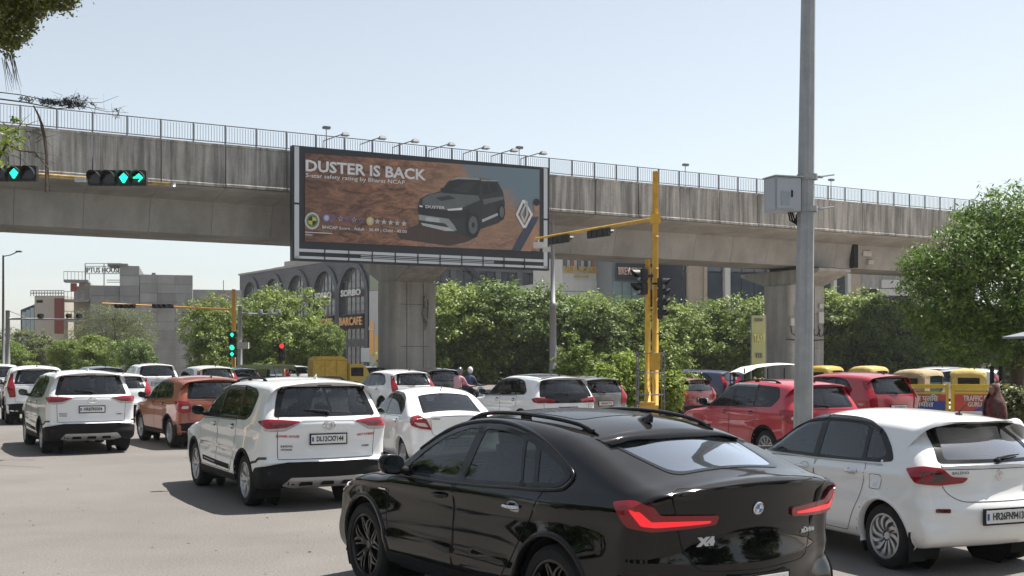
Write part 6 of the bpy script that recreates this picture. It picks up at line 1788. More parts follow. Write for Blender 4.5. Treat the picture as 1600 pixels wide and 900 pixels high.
def signal_h(loc, rz, lits, label, group=None, name='traffic_light'):
    o = empty(name, loc, rz, label, 'traffic light', group); n = len(lits)
    for i in range(n): simple_box('housing', (i-n/2)*.31+.004, (i-n/2+1)*.31-.004, 0, .16, -.165, .165, M_SIG, o, bevel=.02)
    for i, l in enumerate(lits): lamp_unit(o, (i-n/2+.5)*.31, 0, lit=l)
    return o
def signal_v(loc, rz, lits, label, group=None, s=1.0, name='traffic_light'):
    o = empty(name, loc, rz, label, 'traffic light', group); n = len(lits); o.scale = (s, s, s)
    for i in range(n): simple_box('housing', -.165, .165, 0, .16, -(i+1)*.31+.004, -i*.31-.004, M_SIG, o, bevel=.02)
    for i, l in enumerate(lits): lamp_unit(o, 0, -(i+.5)*.31, lit=l)
    simple_box('bracket', -.04, .04, .16, .34, -.2, -.14, M_SIG, o)
    return o
# left gantry (mast out of frame to the left)
YG = 24.5
gm = empty('signal_gantry', (PX(-150, YG), YG, 0), 0, 'signal arm entering from the left edge, carrying two heads with green arrows', 'signal mast')
simple_tube('mast', [(0, 0, 0), (0, 0, 6.9)], [.11, .08], M_YEL, gm, 12)
x1 = PX(272, YG)-PX(-150, YG)
bm = bmesh.new(); tube(bm, [(0, .05, PZ(264, YG)), (PX(60, YG)-PX(-150, YG), .05, PZ(273, YG)), (x1, .05, PZ(288, YG))], [.055, .045, .035], 10); bobj('arm', bm, mat('faded ochre arm', (.46, .31, .12), .6, noise_amt=.4, noise_scale=8), gm)
bm = bmesh.new(); tube(bm, [(x1-.03, .05, PZ(291, YG)), (x1-.03, .05, PZ(283, YG))], .05, 8); bobj('arm_cap', bm, M_SIL, gm)
simple_box('arm_clamp', PX(118, YG)-PX(-150, YG), PX(134, YG)-PX(-150, YG), -.06, .06, PZ(284, YG), PZ(278, YG), M_SIL, gm)
signal_h((PX(17, YG), YG-.2, PZ(273, YG)), 0, [None, None, 'up', None], 'horizontal signal head cut by the left edge, one lit green arrow pointing up', 'signal heads on the left arm')
signal_h((PX(187, YG), YG-.2, PZ(280, YG)), 0, [None, None, 'up', 'right'], 'horizontal signal head with two lit green arrows, up and right', 'signal heads on the left arm')
# yellow mast with arm
YM = 32.0
ym = empty('yellow_signal_mast', (PX(1024, YM), YM, 0.14), 0, 'tall slim yellow mast with a long arm reaching left towards the billboard', 'signal mast')
simple_tube('mast', [(0, 0, 0), (0, 0, PZ(268, YM)-.14)], [.088, .080], M_YEL, ym, 12)
for py in (340, 370, 420, 470, 520, 570): 
    bm = bmesh.new(); lathe(bm, [(.080, -.02), (.090, -.02), (.090, .02), (.080, .02)], 14, 'z', c=(0, 0, PZ(py, YM)-.14)); bobj('mast_band', bm, M_YEL, ym)
ye = 37.2; ex = (PX(836, ye)-PX(1024, YM), ye-YM, PZ(373, ye)-.14); az = PZ(342, YM)-.14
bm = bmesh.new(); tube(bm, [(0, 0, az), Vector((0, 0, az)).lerp(Vector(ex), .55), ex], [.055, .048, .036], 10)
box(bm, -.13, .13, -.13, .13, az-.13, az+.13); bobj('arm', bm, M_YEL, ym)
bm = bmesh.new(); c = Vector(ex); box(bm, c.x-.05, c.x+.35, c.y-.12, c.y+.12, c.z-.30, c.z-.12); box(bm, c.x+.25, c.x+.50, c.y-.2, c.y+.1, c.z-.42, c.z-.28); box(bm, c.x+.1, c.x+.14, c.y-.02, c.y+.02, c.z-.15, c.z); bobj('camera_unit', bm, mat('pale camera housing', (.55, .54, .50), .5), ym)
for (t, lb) in ((.76, 'horizontal signal head on the yellow arm, end nearest the billboard, seen from behind'), (.42, 'horizontal signal head on the yellow arm, nearer the mast, seen from behind')):
    p = Vector((0, 0, az)).lerp(Vector(ex), t)+ym.location
    signal_h((p.x, p.y-.02, p.z-.17), math.atan2(ex[1], ex[0])+0, [None]*4, lb, 'dark heads on the yellow arm').scale = (.85, .8, .7)
ym2 = empty('short_yellow_mast', (PX(1012, 31.5), 31.5, 0.14), 0, 'shorter yellow post on a yellow plinth, just left of the tall yellow mast', 'signal mast')
simple_tube('post', [(0, 0, .6), (.0, 0, PZ(405, 31.5)-.14)], [.085, .07], M_YEL, ym2, 12)
bm = bmesh.new(); box(bm, -.27, .27, -.22, .22, 0, .62); box(bm, -.20, .20, -.18, .18, .62, .70); bobj('plinth', bm, M_YEL, ym2, bevel=.015)
simple_box('control_box', .05, .33, -.12, .12, PZ(578, 31.5)-.14, PZ(552, 31.5)-.14, M_YEL, ym2, bevel=.01)
bm = bmesh.new()
for (dx, dy) in ((-.28, -.28), (.42, -.28), (-.28, .28), (.42, .28)): tube(bm, [(dx, dy, 0), (dx, dy, PZ(550, 31.5)-.14)], .018, 6)
for z in (.9, 1.5, PZ(552, 31.5)-.14): tube(bm, [(-.28, -.28, z), (.42, -.28, z), (.42, .28, z), (-.28, .28, z), (-.28, -.28, z)], .012, 5)
bobj('guard_cage', bm, M_RAIL, ym2)
signal_v((PX(999, 31.3), 31.3, PZ(420, 31.3)), R(-75), [None, None], 'two-lamp black signal head turned left, on the shorter yellow post', 'black vertical signal heads on the yellow masts', 1.15)
signal_v((PX(1037, 31.6), 31.6, PZ(434, 31.6)), R(70), [None]*4, 'four-lamp black signal head turned right, beside the tall yellow mast', 'black vertical signal heads on the yellow masts', .92)
signal_v((PX(1018, 31.8), 32.3, PZ(451, 31.8)), R(175), [None]*2, 'narrow dark signal back between the two yellow masts', 'black vertical signal heads on the yellow masts', .8)
# galvanised pole
YP = 17.0
gp = empty('galvanised_pole', (PX(1253.5, YP), YP, 0), 0, 'tall octagonal galvanised steel pole in front of the red cars', 'pole')
bm = bmesh.new(); tube(bm, [(0, 0, 0), (PX(1264, YP)-PX(1253.5, YP), 0, 8.2)], [.152, .102], 8)
for f in bm.faces: f.smooth = False
bobj('shaft', bm, M_GALV, gp)
bm = bmesh.new(); box(bm, -.25, .25, -.25, .25, 0, .03); bobj('base_plate', bm, M_GALV, gp)
for py in (277, 327):
    z = PZ(py, YP); bm = bmesh.new(); lathe(bm, [(.125, -.04), (.155, -.04), (.155, .04), (.125, .04)], 8, 'z', c=(.075, 0, z), smooth=False)
    box(bm, -.35, .30, -.02, .02, z-.012, z+.02); tube(bm, [(.2, 0, z), (.46, -.05, z+.03)], .012, 5); bobj('clamp', bm, M_GALV, gp)
cb = empty('control_cabinet', (PX(1221, YP), YP-.05, PZ(332, YP)), R(18), 'pale grey control cabinet strapped to the galvanised pole', 'cabinet')
simple_box('housing', -.21, .23, -.15, .18, 0, .50, mat('cabinet grey', (.36, .39, .42), .45, dust=.1), cb, bevel=.012)
simple_box('door', -.19, .12, -.165, -.15, .03, .47, MATS['cabinet grey'], cb, bevel=.006); simple_box('door_handle', .05, .07, -.18, -.165, .2, .3, M_BLK, cb)
simple_box('hatch', -.12, .02, -.172, -.165, .08, .28, mat('hatch grey', (.28, .31, .34), .5), cb)
simple_box('roof', -.22, .25, -.18, .19, .50, .515, MATS['cabinet grey'], cb)
bm = bmesh.new()
for k in range(3): tube(bm, [(.10+k*.03, 0, .01), (.12+k*.04, -.02, -.12), (.22+k*.02, 0, -.16-.02*k), (.27, .05, -.02)], .012, 6)
bobj('cable', bm, M_BLK, cb)
# thin street lamp post in front of hedge
YL = 58
lp = empty('street_lamp_post', (PX(864, YL), YL, 0), 0, 'grey stepped lamp post rising past the right end of the billboard', 'lamp post')
simple_tube('lower_shaft', [(0, 0, 0), (0, 0, PZ(477, YL))], [.20, .17], M_CAT, lp, 10); simple_tube('upper_shaft', [(0, 0, PZ(477, YL)), (-.02, 0, PZ(345, YL))], [.13, .09], M_CAT, lp, 10)
bm = bmesh.new(); lathe(bm, [(.13, -.1), (.19, -.1), (.19, .12), (.13, .18)], 10, 'z', c=(0, 0, PZ(478, YL))); bobj('collar', bm, M_CAT, lp)
bm = bmesh.new(); tube(bm, [(.15, -.2, PZ(540, YL)), (.32, -.2, PZ(556, YL)), (.2, -.2, PZ(575, YL))], .03, 5); bobj('cable', bm, M_SIL, lp)
def lampost(px, Y, toppy, basepy_arm, ax, label):
    o = empty('street_lamp', (PX(px, Y), Y, 0), 0, label, 'street lamp'); zt = PZ(toppy, Y)
    simple_tube('post', [(0, 0, 0), (0, 0, zt)], [.09, .05], M_CAT, o, 8)
    a = (ax-px)/1800*Y; simple_tube('arm', [(0, 0, zt-.05), (a*.4, 0, zt+.02), (a*.75, 0, zt+.18)], .03, M_CAT, o, 6)
    simple_box('lamp_head', a*.7, a, -.1, .1, zt+.16, zt+.24, M_CAT, o, bevel=.02)
lampost(5, 60, 399, 0, 34, 'slender street lamp with a curved arm at the far left edge')
# grey camera masts
def cam_mast(px, Y, toppy, x_end, armpy, label, dots, arm2=None):
    o = empty('camera_mast', (PX(px, Y), Y, 0), 0, label, 'mast'); zt = PZ(toppy, Y); za = PZ(armpy, Y); ex = (x_end-px)/1800*Y
    simple_tube('mast', [(0, 0, 0), (0, 0, zt)], [.14, .11], M_GALV, o, 10); simple_tube('arm', [(0, 0, za), (ex, 0, za-.05)], [.06, .04], M_GALV, o, 8)
    for d in dots:
        x = (d-px)/1800*Y; bm = bmesh.new(); box(bm, x-.08, x+.08, -.3, .1, za+.04, za+.26); tube(bm, [(x, -.2, za+.15), (x, -.42, za+.15)], .08, 8); bobj('camera', bm, M_BLK if px < 100 else M_SIL, o)
    simple_tube('stay', [(0, 0, zt), (ex*.3, 0, za)], .02, M_GALV, o, 5)
    return o, za
cam_mast(12, 62, 485, 124, 498, 'grey camera mast with a long arm and three black cameras at the left', (65, 109, 125))
o, za = cam_mast(375, 66, 478, 440, 490, 'grey camera mast beside the green signal, arm to the right over the tree', (408, 424, 436))
simple_box('equipment_box', -.1, .55, -.3, -.12, PZ(545, 66), PZ(535, 66), M_WHITEW, o)
# far gantry
YF = 72
fg = empty('far_signal_gantry', (PX(365, YF), YF, 0), 0, 'far ochre signal mast with a long arm reaching left before the grey building', 'signal mast')
M_OR = mat('ochre mast', (.50, .25, .05), .6)
simple_tube('mast', [(0, 0, 0), (0, 0, PZ(452, YF))], .12, M_OR, fg, 8)
simple_tube('arm', [(0, 0, PZ(484, YF)), (PX(160, YF)-PX(365, YF), 0, PZ(474, YF))], [.07, .05], M_OR, fg, 8)
simple_tube('stay', [(0, 0, PZ(455, YF)), (PX(300, YF)-PX(365, YF), 0, PZ(480, YF))], .02, M_OR, fg, 5)
for (a, lb) in ((197, 'far horizontal dark signal head on the long ochre arm, left one'), (256, 'far horizontal dark signal head on the long ochre arm, right one')):
    s_ = signal_h((PX(a, YF), YF-.25, PZ(478.5, YF)), 0, [None]*4, lb, 'dark heads on the far gantry'); s_.scale = (1.06, 1, .8)
signal_v((PX(366, 64), 63.5, PZ(518, 64)), 0, ['up', None, 'green', 'up'], 'vertical signal with green lights at the foot of the grey camera mast', None, 1.15)
simple_tube('signal_post', [(PX(366, 64), 63.9, 0), (PX(366, 64), 63.9, PZ(520, 64))], .07, M_OR, None, 8)
o = bpy.data.objects['signal_post']; tag(o, 'short ochre post under the green signal beside the camera mast', 'post')
s_ = signal_v((PX(443, 66), 65.5, PZ(536, 66)), 0, ['red', None, None], 'vertical signal with a lit red lamp before the tree by the arched building', None, 1.1)
simple_tube('signal_post', [(PX(443, 66), 65.9, 0), (PX(443, 66), 65.9, PZ(538, 66))], .07, M_OR, None, 8); o = bpy.data.objects['signal_post.001']; tag(o, 'short ochre post under the red signal', 'post')
# banner on the pier
bn = empty('banner', (PX(1185, 68), 68, 0), R(8), 'tall narrow yellow green banner hung left of the wide pier', 'banner')
simple_box('cloth', -.42, .42, -.04, .04, PZ(570, 68), PZ(493, 68), mat('banner olive', (.36, .36, .16), .7, noise_amt=.06), bn)
wtext('lettering', 'TAXI', .55, mat('banner letter', (.62, .58, .25), .6), bn, 0, -.07, PZ(530, 68), w_=.62)
wtext('lettering', 'YES', .3, M_GREYB, bn, 0, -.07, PZ(556, 68), w_=.45); wtext('lettering', 'NEW', .2, M_GREYB, bn, 0, -.07, PZ(500, 68), w_=.5)
for x in (-.45, .45): simple_tube('banner_pole', [(x, 0, 0), (x, 0, PZ(492, 68))], .03, M_CAT, bn, 6)
# booth at the right edge
bt = empty('booth', (PX(1591, 24.8), 23, 0), 0, 'dark red booth with a grey sloping roof cut by the right edge', 'booth')
simple_box('post', 0, .14, 0, .14, .13, PZ(524, 23), mat('maroon booth paint', (.13, .03, .03), .6, noise_amt=.2), bt); simple_box('wall', .14, 2.2, .02, 1.8, .13, PZ(524, 23), MATS['maroon booth paint'], bt)
bm = bmesh.new(); prism(bm, [(-.30, PZ(527, 23)), (2.5, PZ(527, 23)), (2.5, PZ(500, 23)), (.3, PZ(513, 23)), (-.30, PZ(524, 23))], -.1, 1.9, plane='xz'); bobj('roof', bm, mat('booth roof', (.18, .20, .22), .6), bt)
for px, lb in ((1550, 'dark slender post between the person in red and the yellow rickshaw'), (1564, 'dark slender post just right of the person in red')):
    simple_tube('dark_post', [(PX(px, 27), 27, 0), (PX(px, 27), 27, PZ(572, 27))], .05, M_BLK, None, 6)
    o = [q for q in bpy.data.objects if q.name.startswith('dark_post')][-1]; tag(o, lb, 'post', 'dark posts by the booth')
# police barricades
M_BANR = mat('banner red', (.50, .07, .05), .6, noise_amt=.1); M_BANB = mat('banner blue', (.04, .07, .32), .6)
def barricade(px0, px1, Y, label, s1, s2):
    o = empty('barricade', (PX(px0, Y), Y, 0), 0, label, 'barricade', 'yellow police barricades'); W_ = (px1-px0)/1800*Y
    zt = PZ(603, Y); bm = bmesh.new()
    for x in (0.05, W_-.05):
        box(bm, x-.05, x+.05, -.03, .03, .1, zt-.002)
        box(bm, x-.03, x+.03, -.35, .35, .04, .10)
    box(bm, 0, W_, -.035, .035, zt-.07, zt+.05); box(bm, 0.1, W_-.1, -.025, .025, zt-.24, zt-.19); box(bm, .1, W_-.1, -.025, .025, .22, .28)
    bobj('frame', bm, mat('barricade yellow', (.66, .45, .02), .5, dust=.2), o)
    for x in (0.05, W_-.05): simple_tube('castor', [(x, -.33, .04), (x, -.29, .04)], .04, M_BLK, o, 8)
    z0, z1 = PZ(643, Y), PZ(615, Y)-.0
    p_ = simple_box('banner', .1, W_-.1, -.05, -.03, z0, z1-.02, M_BANR, o)
    bm = bmesh.new(); prism(bm, [(.35*W_, z0+.02), (W_-.12, z0+.02), (W_-.12, z1-.22), (.72*W_, z1-.2), (.52*W_, z0+.2)], -.056, -.051, plane='xz'); bobj('banner_blue', bm, M_BANB, p_)
    for k, (s, sz, z) in enumerate(((s1, .17, z1-.15), (s2, .14, z1-.33))):
        me = text_mesh(s, 1, depth=.01, bold=.02); co = np.array([v.co[:] for v in me.vertices])
        if len(co) == 0: continue
        ww = co[:, 0].max()-co[:, 0].min(); me.transform(Matrix.Diagonal((W_*(.62-.15*k)/ww, sz/.75, 1, 1))); me.transform(frame_mat((W_*.5, -.064, z), (1, 0, 0), (0, 0, 1))); link('banner_lettering', me, M_SIGNW, p_)
    return o
barricade(1389, 1482, 34.5, 'yellow barricade with a red and blue banner, partly behind the red SUV', 'गुरुग्राम पुलिस', 'यातायात')
barricade(1486, 1580, 34.7, 'yellow barricade with a red banner, behind the person in red', 'TRAFFIC POLICE', 'GURUGRAM')
simple_box('notice_board', PX(1496, 34), PX(1542, 34), 34.2, 34.25, PZ(657, 34), PZ(644, 34), mat('white notice', (.6, .62, .65), .6)); tag(bpy.data.objects['notice_board'], 'small white notice leaning below the right barricade banner', 'board')

# ---------------------------------------------------------------- three-wheelers and small trucks
M_CANV = mat('yellow canopy', (.42, .32, .09), .7, noise_amt=.12, bump=.4, bump_scale=9); M_CANB = mat('brown canvas', (.33, .25, .15), .85, noise_amt=.2, bump=.5, bump_scale=8); M_AG = mat('rickshaw green', (.03, .16, .06), .35, coat=.6); M_AY = mat('rickshaw yellow', (.48, .33, .03), .4, coat=.5)
def auto(loc, rz, label, canopy, lower=None, group='auto-rickshaws waiting beyond the traffic'):
    o = empty('auto_rickshaw', loc, rz, label, 'auto rickshaw', group)
    # x forward
    bm = bmesh.new(); P = [(-1.25, .30), (-1.28, .75), (-1.2, .95), (.35, .95), (.40, .45), (.75, .42), (.85, .95), (1.08, .90), (1.32, .60), (1.30, .35), (1.1, .28)]
    prism(bm, P, -.62, .62, plane='xz')
    for v in bm.verts:
        t = max(0, v.co.x-.3)/1.0; v.co.y *= 1-.62*t
    o.scale = (.95, .95, .93); bobj('body', bm, lower or M_AG, o, bevel=.04)
    bm = bmesh.new(); n = 7
    rows = []
    for x, zt, wd in ((-1.30, 1.50, .58), (-1.26, 1.66, .60), (-.9, 1.72, .62), (0, 1.73, .62), (.55, 1.70, .58), (.78, 1.62, .52)):
        row = [(x, -wd-.02, zt-.22), (x, -wd, zt-.10), (x, -wd*.75, zt-.01), (x, -wd*.3, zt+.03), (x, wd*.3, zt+.03), (x, wd*.75, zt-.01), (x, wd, zt-.10), (x, wd+.02, zt-.22)]
        rows.append([bm.verts.new(p) for p in row])
    for a, b in zip(rows, rows[1:]):
        for k in range(7): bm.faces.new((a[k], a[k+1], b[k+1], b[k])).smooth = True
    bobj('canopy', bm, canopy, o)
    bm = bmesh.new(); prism(bm, [(-.60, .93), (.60, .93), (.60, 1.45), (.55, 1.60), (-.55, 1.60), (-.60, 1.45)], -1.27, -1.25, plane='yz'); r_ = bobj('rear_canvas', bm, canopy, o)
    simple_box('rear_window', -1.285, -1.27, -.38, .38, 1.15, 1.42, M_GBLK, r_)
    for sd in (-1, 1):
        simple_box('side_canvas', -1.24, -.75, sd*.61, sd*.625, .94, 1.50, canopy, o)
        simple_tube('canopy_post', [(.40, sd*.58, .9), (.50, sd*.56, 1.55)], .02, M_BLK, o, 6)
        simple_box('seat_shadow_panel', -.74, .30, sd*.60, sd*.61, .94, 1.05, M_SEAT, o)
    bm = bmesh.new(); prism(bm, [(-.42, .92), (.42, .92), (.50, 1.52), (-.50, 1.52)], 0, .02, plane='yz')
    for v in bm.verts: v.co.x += 1.0-(v.co.z-.92)*.45
    bobj('windscreen', bm, G_REAR, o)
    simple_box('bench_seat', -1.1, -.6, -.55, .55, .6, .98, M_SEAT, o, bevel=.03)
    for (x, y) in ((-.85, .55), (-.85, -.55), (1.02, 0)):
        bm = bmesh.new(); lathe(bm, [(.09, -.05), (.20, -.05), (.22, -.03), (.22, .03), (.20, .05), (.09, .05), (.09, -.05)], 20, 'y', c=(x, y, .22)); bobj('wheel', bm, M_TYRE, o)
    return o
auto((PX(1440, 41), 41, 0), R(48), 'rickshaw with a brown canvas canopy behind the left barricade', M_CANB, M_AG)
auto((PX(1512, 42), 42, 0), R(70), 'rickshaw with a yellow canopy and dark window behind the right barricade', M_CANV, M_AY)
auto((PX(1362, 54), 54, 0), R(48), 'pale yellow topped rickshaw just above the roof of the right red SUV', M_CANV, M_AG)
auto((PX(1293, 56), 56, 0), R(50), 'yellow topped rickshaw just right of the galvanised pole', M_AY, M_AG)
auto((PX(405, 62), 62, 0), R(10), 'rickshaw with a faded green yellow canopy beneath the camera mast', mat('faded green canopy', (.30, .32, .14), .8), M_AG)
auto((PX(440, 64), 64, 0), R(5), 'rickshaw with a faded canopy beneath the red signal', MATS['faded green canopy'], M_AG)
tk = empty('small_yellow_truck', (PX(522, 60), 60, 0), R(20), 'small yellow truck with a tall loaded bed left of the pier', 'truck')
bm = bmesh.new(); prism(bm, [(-1.25, .8), (.55, .8), (.55, 1.85), (.35, 2.08), (-1.0, 2.08), (-1.25, 1.85)], -.75, .75, plane='xz'); bobj('bed_cover', bm, mat('ochre tarpaulin', (.52, .33, .05), .8, noise_amt=.25), tk, bevel=.04)
bm = bmesh.new(); prism(bm, [(.62, .45), (1.85, .45), (1.85, .95), (1.55, 1.55), (1.35, 1.68), (.62, 1.68)], -.68, .68, plane='xz'); cbn = bobj('cab', bm, M_AY, tk, bevel=.06)
simple_box('side_window', .75, 1.4, .675, .69, 1.05, 1.5, M_GBLK, cbn); simple_box('side_window', .75, 1.4, -.69, -.675, 1.05, 1.5, M_GBLK, cbn)
simple_box('chassis', -1.3, 1.8, -.6, .6, .35, .62, M_BLK, tk)
for x in (-.85, 1.25):
    for y in (-.65, .65): bm = bmesh.new(); lathe(bm, [(.1, -.08), (.26, -.08), (.28, -.04), (.28, .04), (.26, .08), (.1, .08)], 20, 'y', c=(x, y, .28)); bobj('wheel', bm, M_TYRE, tk)
bm = bmesh.new()
for x in (-1.2, -.6, 0, .5): tube(bm, [(x, -.77, .8), (x, -.77, 1.95)], .03, 5)
tube(bm, [(-1.25, -.77, 1.9), (.55, -.77, 1.9)], .03, 5); bobj('bed_rail', bm, M_AY, tk)
# open vendor jeep with pale canopy
ec = empty('canopied_cart', (PX(1195, 47), 47, 0), R(12), 'open dark vehicle under a stretched off-white canopy in front of the wide pier', 'vehicle')
W_ = 1.15
bm = bmesh.new(); rows = []
for x, z in ((-1.25, 1.38), (-.7, 1.62), (0, 1.72), (.7, 1.76), (1.25, 1.72)):
    rows.append([bm.verts.new((x, y, z+.06*math.cos(y*2)+random.uniform(-.02, .02))) for y in (-.8, -.3, .3, .8)])
for a, b in zip(rows, rows[1:]):
    for k in range(3): bm.faces.new((a[k], a[k+1], b[k+1], b[k]))
bobj('canopy', bm, mat('off-white sheet', (.55, .54, .50), .8), ec)
bm = bmesh.new(); prism(bm, [(-1.3, .4), (1.3, .4), (1.3, 1.0), (.6, 1.05), (.5, .8), (-.5, .8), (-.7, 1.05), (-1.3, .95)], -.7, .7, plane='xz'); bobj('body', bm, M_BLK, ec, bevel=.04)
for x in (-1.2, -.2, 1.2):
    for y in (-.72, .72): simple_tube('canopy_post', [(x, y, .9), (x, y, 1.6)], .025, M_BLK, ec, 6)
bm = bmesh.new(); prism(bm, [(-.62, .95), (.62, .95), (.62, 1.42), (-.62, 1.42)], -1.12, -1.10, plane='yz'); bobj('windscreen', bm, G_REAR, ec)
for x in (-.85, .9):
    for y in (-.65, .65): bm = bmesh.new(); lathe(bm, [(.1, -.08), (.28, -.08), (.30, -.04), (.30, .04), (.28, .08), (.1, .08)], 20, 'y', c=(x, y, .30)); bobj('wheel', bm, M_TYRE, ec)

# ---------------------------------------------------------------- people
M_SKIN = mat('skin', (.22, .115, .07), .55); M_SHAWL = mat('dark red patterned cloth', (.10, .020, .024), .85, noise_amt=.6, noise_scale=14, bump=.4, bump_scale=20); M_JEAN = mat('dark trousers', (.02, .022, .035), .85)
def skin_body(name, J, Ed, m, parent, root=0):
    me = bpy.data.meshes.new(name); me.from_pydata([j[0] for j in J], Ed, []); me.materials.append(m)
    o = bpy.data.objects.new(name, me); COL.objects.link(o); o.parent = parent
    sk = o.modifiers.new('skin', 'SKIN'); 
    for i, j in enumerate(J):
        v = me.skin_vertices[0].data[i]; r_ = j[1]; v.radius = r_ if isinstance(r_, tuple) else (r_, r_); v.use_root = (i == root)
    sk.use_smooth_shade = True; sb_ = o.modifiers.new('sub', 'SUBSURF'); sb_.levels = 1; sb_.render_levels = 2
    return o
def person(loc, rz, label, pose='stand', top=M_SHAWL, bottom=M_JEAN, shawl=True, helmet=None, group=None):
    o = empty('person', loc, rz, label, 'person', group)   # faces +x
    if pose == 'stand':
        J = [((0, 0, .92), (.12, .15)), ((0, 0, 1.10), (.10, .13)), ((.0, 0, 1.32), (.11, .17)), ((0, 0, 1.42), .055), ((.01, 0, 1.50), .05),
             ((0, .10, .86), .085), ((.02, .10, .48), .06), ((-.01, .10, .09), .04), ((.12, .10, .04), .035),
             ((0, -.10, .86), .085), ((.10, -.10, .48), .06), ((.0, -.10, .09), .04), ((.13, -.10, .04), .035),
             ((0, .19, 1.36), .05), ((.02, .24, 1.10), .04), ((.16, .16, .98), .03), ((.22, .13, .99), .025),
             ((0, -.19, 1.36), .05), ((-.02, -.24, 1.10), .04), ((.08, -.24, .88), .03), ((.10, -.24, .80), .025)]
        Ed = [(0, 1), (1, 2), (2, 3), (3, 4), (0, 5), (5, 6), (6, 7), (7, 8), (0, 9), (9, 10), (10, 11), (11, 12), (2, 13), (13, 14), (14, 15), (15, 16), (2, 17), (17, 18), (18, 19), (19, 20)]
        hz, hx = 1.60, .02
    else:
        J = [((-.1, 0, .86), (.13, .15)), ((-.04, 0, 1.05), (.11, .13)), ((.04, 0, 1.28), (.11, .17)), ((.07, 0, 1.38), .055), ((.09, 0, 1.44), .05),
             ((-.06, .12, .84), .09), ((.34, .17, .76), .065), ((.22, .16, .36), .045), ((.34, .16, .32), .035),
             ((-.06, -.12, .84), .09), ((.34, -.17, .76), .065), ((.22, -.16, .36), .045), ((.34, -.16, .32), .035),
             ((.04, .19, 1.31), .05), ((.16, .25, 1.08), .04), ((.42, .24, 1.02), .03), ((.49, .23, 1.03), .025),
             ((.04, -.19, 1.31), .05), ((.16, -.25, 1.08), .04), ((.42, -.24, 1.02), .03), ((.49, -.23, 1.03), .025)]
        Ed = [(0, 1), (1, 2), (2, 3), (3, 4), (0, 5), (5, 6), (6, 7), (7, 8), (0, 9), (9, 10), (10, 11), (11, 12), (2, 13), (13, 14), (14, 15), (15, 16), (2, 17), (17, 18), (18, 19), (19, 20)]
        hz, hx = 1.55, .12
    skin_body('body', J, Ed, top, o)
    bm = bmesh.new(); bmesh.ops.create_uvsphere(bm, u_segments=16, v_segments=12, radius=1)
    for v in bm.verts:
        c = v.co; v.co = Vector((hx+c.x*.092+(.012 if c.x > .85 else 0), c.y*.075, hz+c.z*.115-(.01*c.x if c.z < 0 else 0)))
    for f in bm.faces: f.smooth = True
    h_ = bobj('head', bm, M_SKIN, o)
    bm = bmesh.new()
    lathe(bm, [(.001, .02), (.012, .006), (.018, -.012), (.001, -.016)], 8, 'x', c=(hx+.088, 0, hz-.01)); bobj('nose', bm, M_SKIN, h_)
    for sd in (-1, 1): bm = bmesh.new(); lathe(bm, [(.001, .006), (.012, .0), (.001, -.004)], 8, 'x', c=(hx+.083, sd*.030, hz+.012)); bobj('eye', bm, M_BLK, h_)
    bm = bmesh.new(); box(bm, hx+.082, hx+.090, -.022, .022, hz-.052, hz-.044); bobj('mouth', bm, M_DRED, h_)
    bm = bmesh.new(); bmesh.ops.create_uvsphere(bm, u_segments=16, v_segments=12, radius=1)
    for v in bm.verts:
        c = v.co; k = 1.15 if helmet else 1.0; v.co = Vector((hx-.018+c.x*.095*k, c.y*.083*k, hz+.022+c.z*.115*k))
    bmesh.ops.delete(bm, geom=[v for v in bm.verts if v.co.x > hx+.045 and v.co.z < hz+.055], context='VERTS')
    for f in bm.faces: f.smooth = True
    bobj('helmet' if helmet else 'hair', bm, helmet or mat('hair', (.012, .010, .009), .6), h_)
    if pose == 'stand':
        # long tunic and shawl over head and shoulders
        bm = bmesh.new(); prev = None
        for z, r_, off in ((.42, .27, .02), (.62, .24, .01), (.86, .205, .0), (1.05, .185, 0), (1.25, .215, 0), (1.36, .20, 0), (1.43, .10, 0), (1.50, .085, -.01)):
            row = [bm.verts.new((off+r_*.72*math.cos(a)*(1+.05*math.sin(a*7+z*3)), r_*math.sin(a)*(1+.06*math.sin(a*5+z*4)), z)) for a in np.linspace(0, 2*math.pi, 25)[:-1]]
            if prev: [bm.faces.new((prev[k], prev[(k+1) % 24], row[(k+1) % 24], row[k])) for k in range(24)]
            prev = row
        for f in bm.faces: f.smooth = True
        bobj('tunic', bm, top, o)
        bm = bmesh.new(); prev = None
        for z, rx, ry, x0_, op in ((1.74, .02, .02, .0, 0), (1.71, .08, .08, -.01, .2), (1.63, .115, .105, -.02, .8), (1.52, .12, .12, -.02, .8), (1.42, .15, .19, -.01, .5), (1.30, .19, .25, 0, .35), (1.10, .20, .26, -.02, .5), (.88, .17, .24, -.07, 1.0)):
            row = [bm.verts.new((x0_+rx*math.cos(a), ry*math.sin(a)*(1+.04*math.sin(a*9)), z)) for a in np.linspace(op, 2*math.pi-op, 25)]
            if prev: [bm.faces.new((prev[k], prev[k+1], row[k+1], row[k])) for k in range(24)]
            prev = row
        for f in bm.faces: f.smooth = True
        bobj('shawl', bm, mat('red brown shawl', (.085, .040, .035), .9, noise_amt=.6, noise_scale=18), o)
    else: skin_body('trousers', [(J[0][0], (.135, .155)), *[(J[i][0], (J[i][1] if not isinstance(J[i][1], tuple) else J[i][1][0])+.008) for i in (5, 6, 7)], *[(J[i][0], J[i][1]+.008) for i in (9, 10, 11)]], [(0, 1), (1, 2), (2, 3), (0, 4), (4, 5), (5, 6)], bottom, o)
    return o
pw = person((PX(1553, 22.5), 22.5, 0), R(205), 'woman in dark red patterned tunic and head shawl, before the right barricade')
pw.scale = (.93, .98, .90)
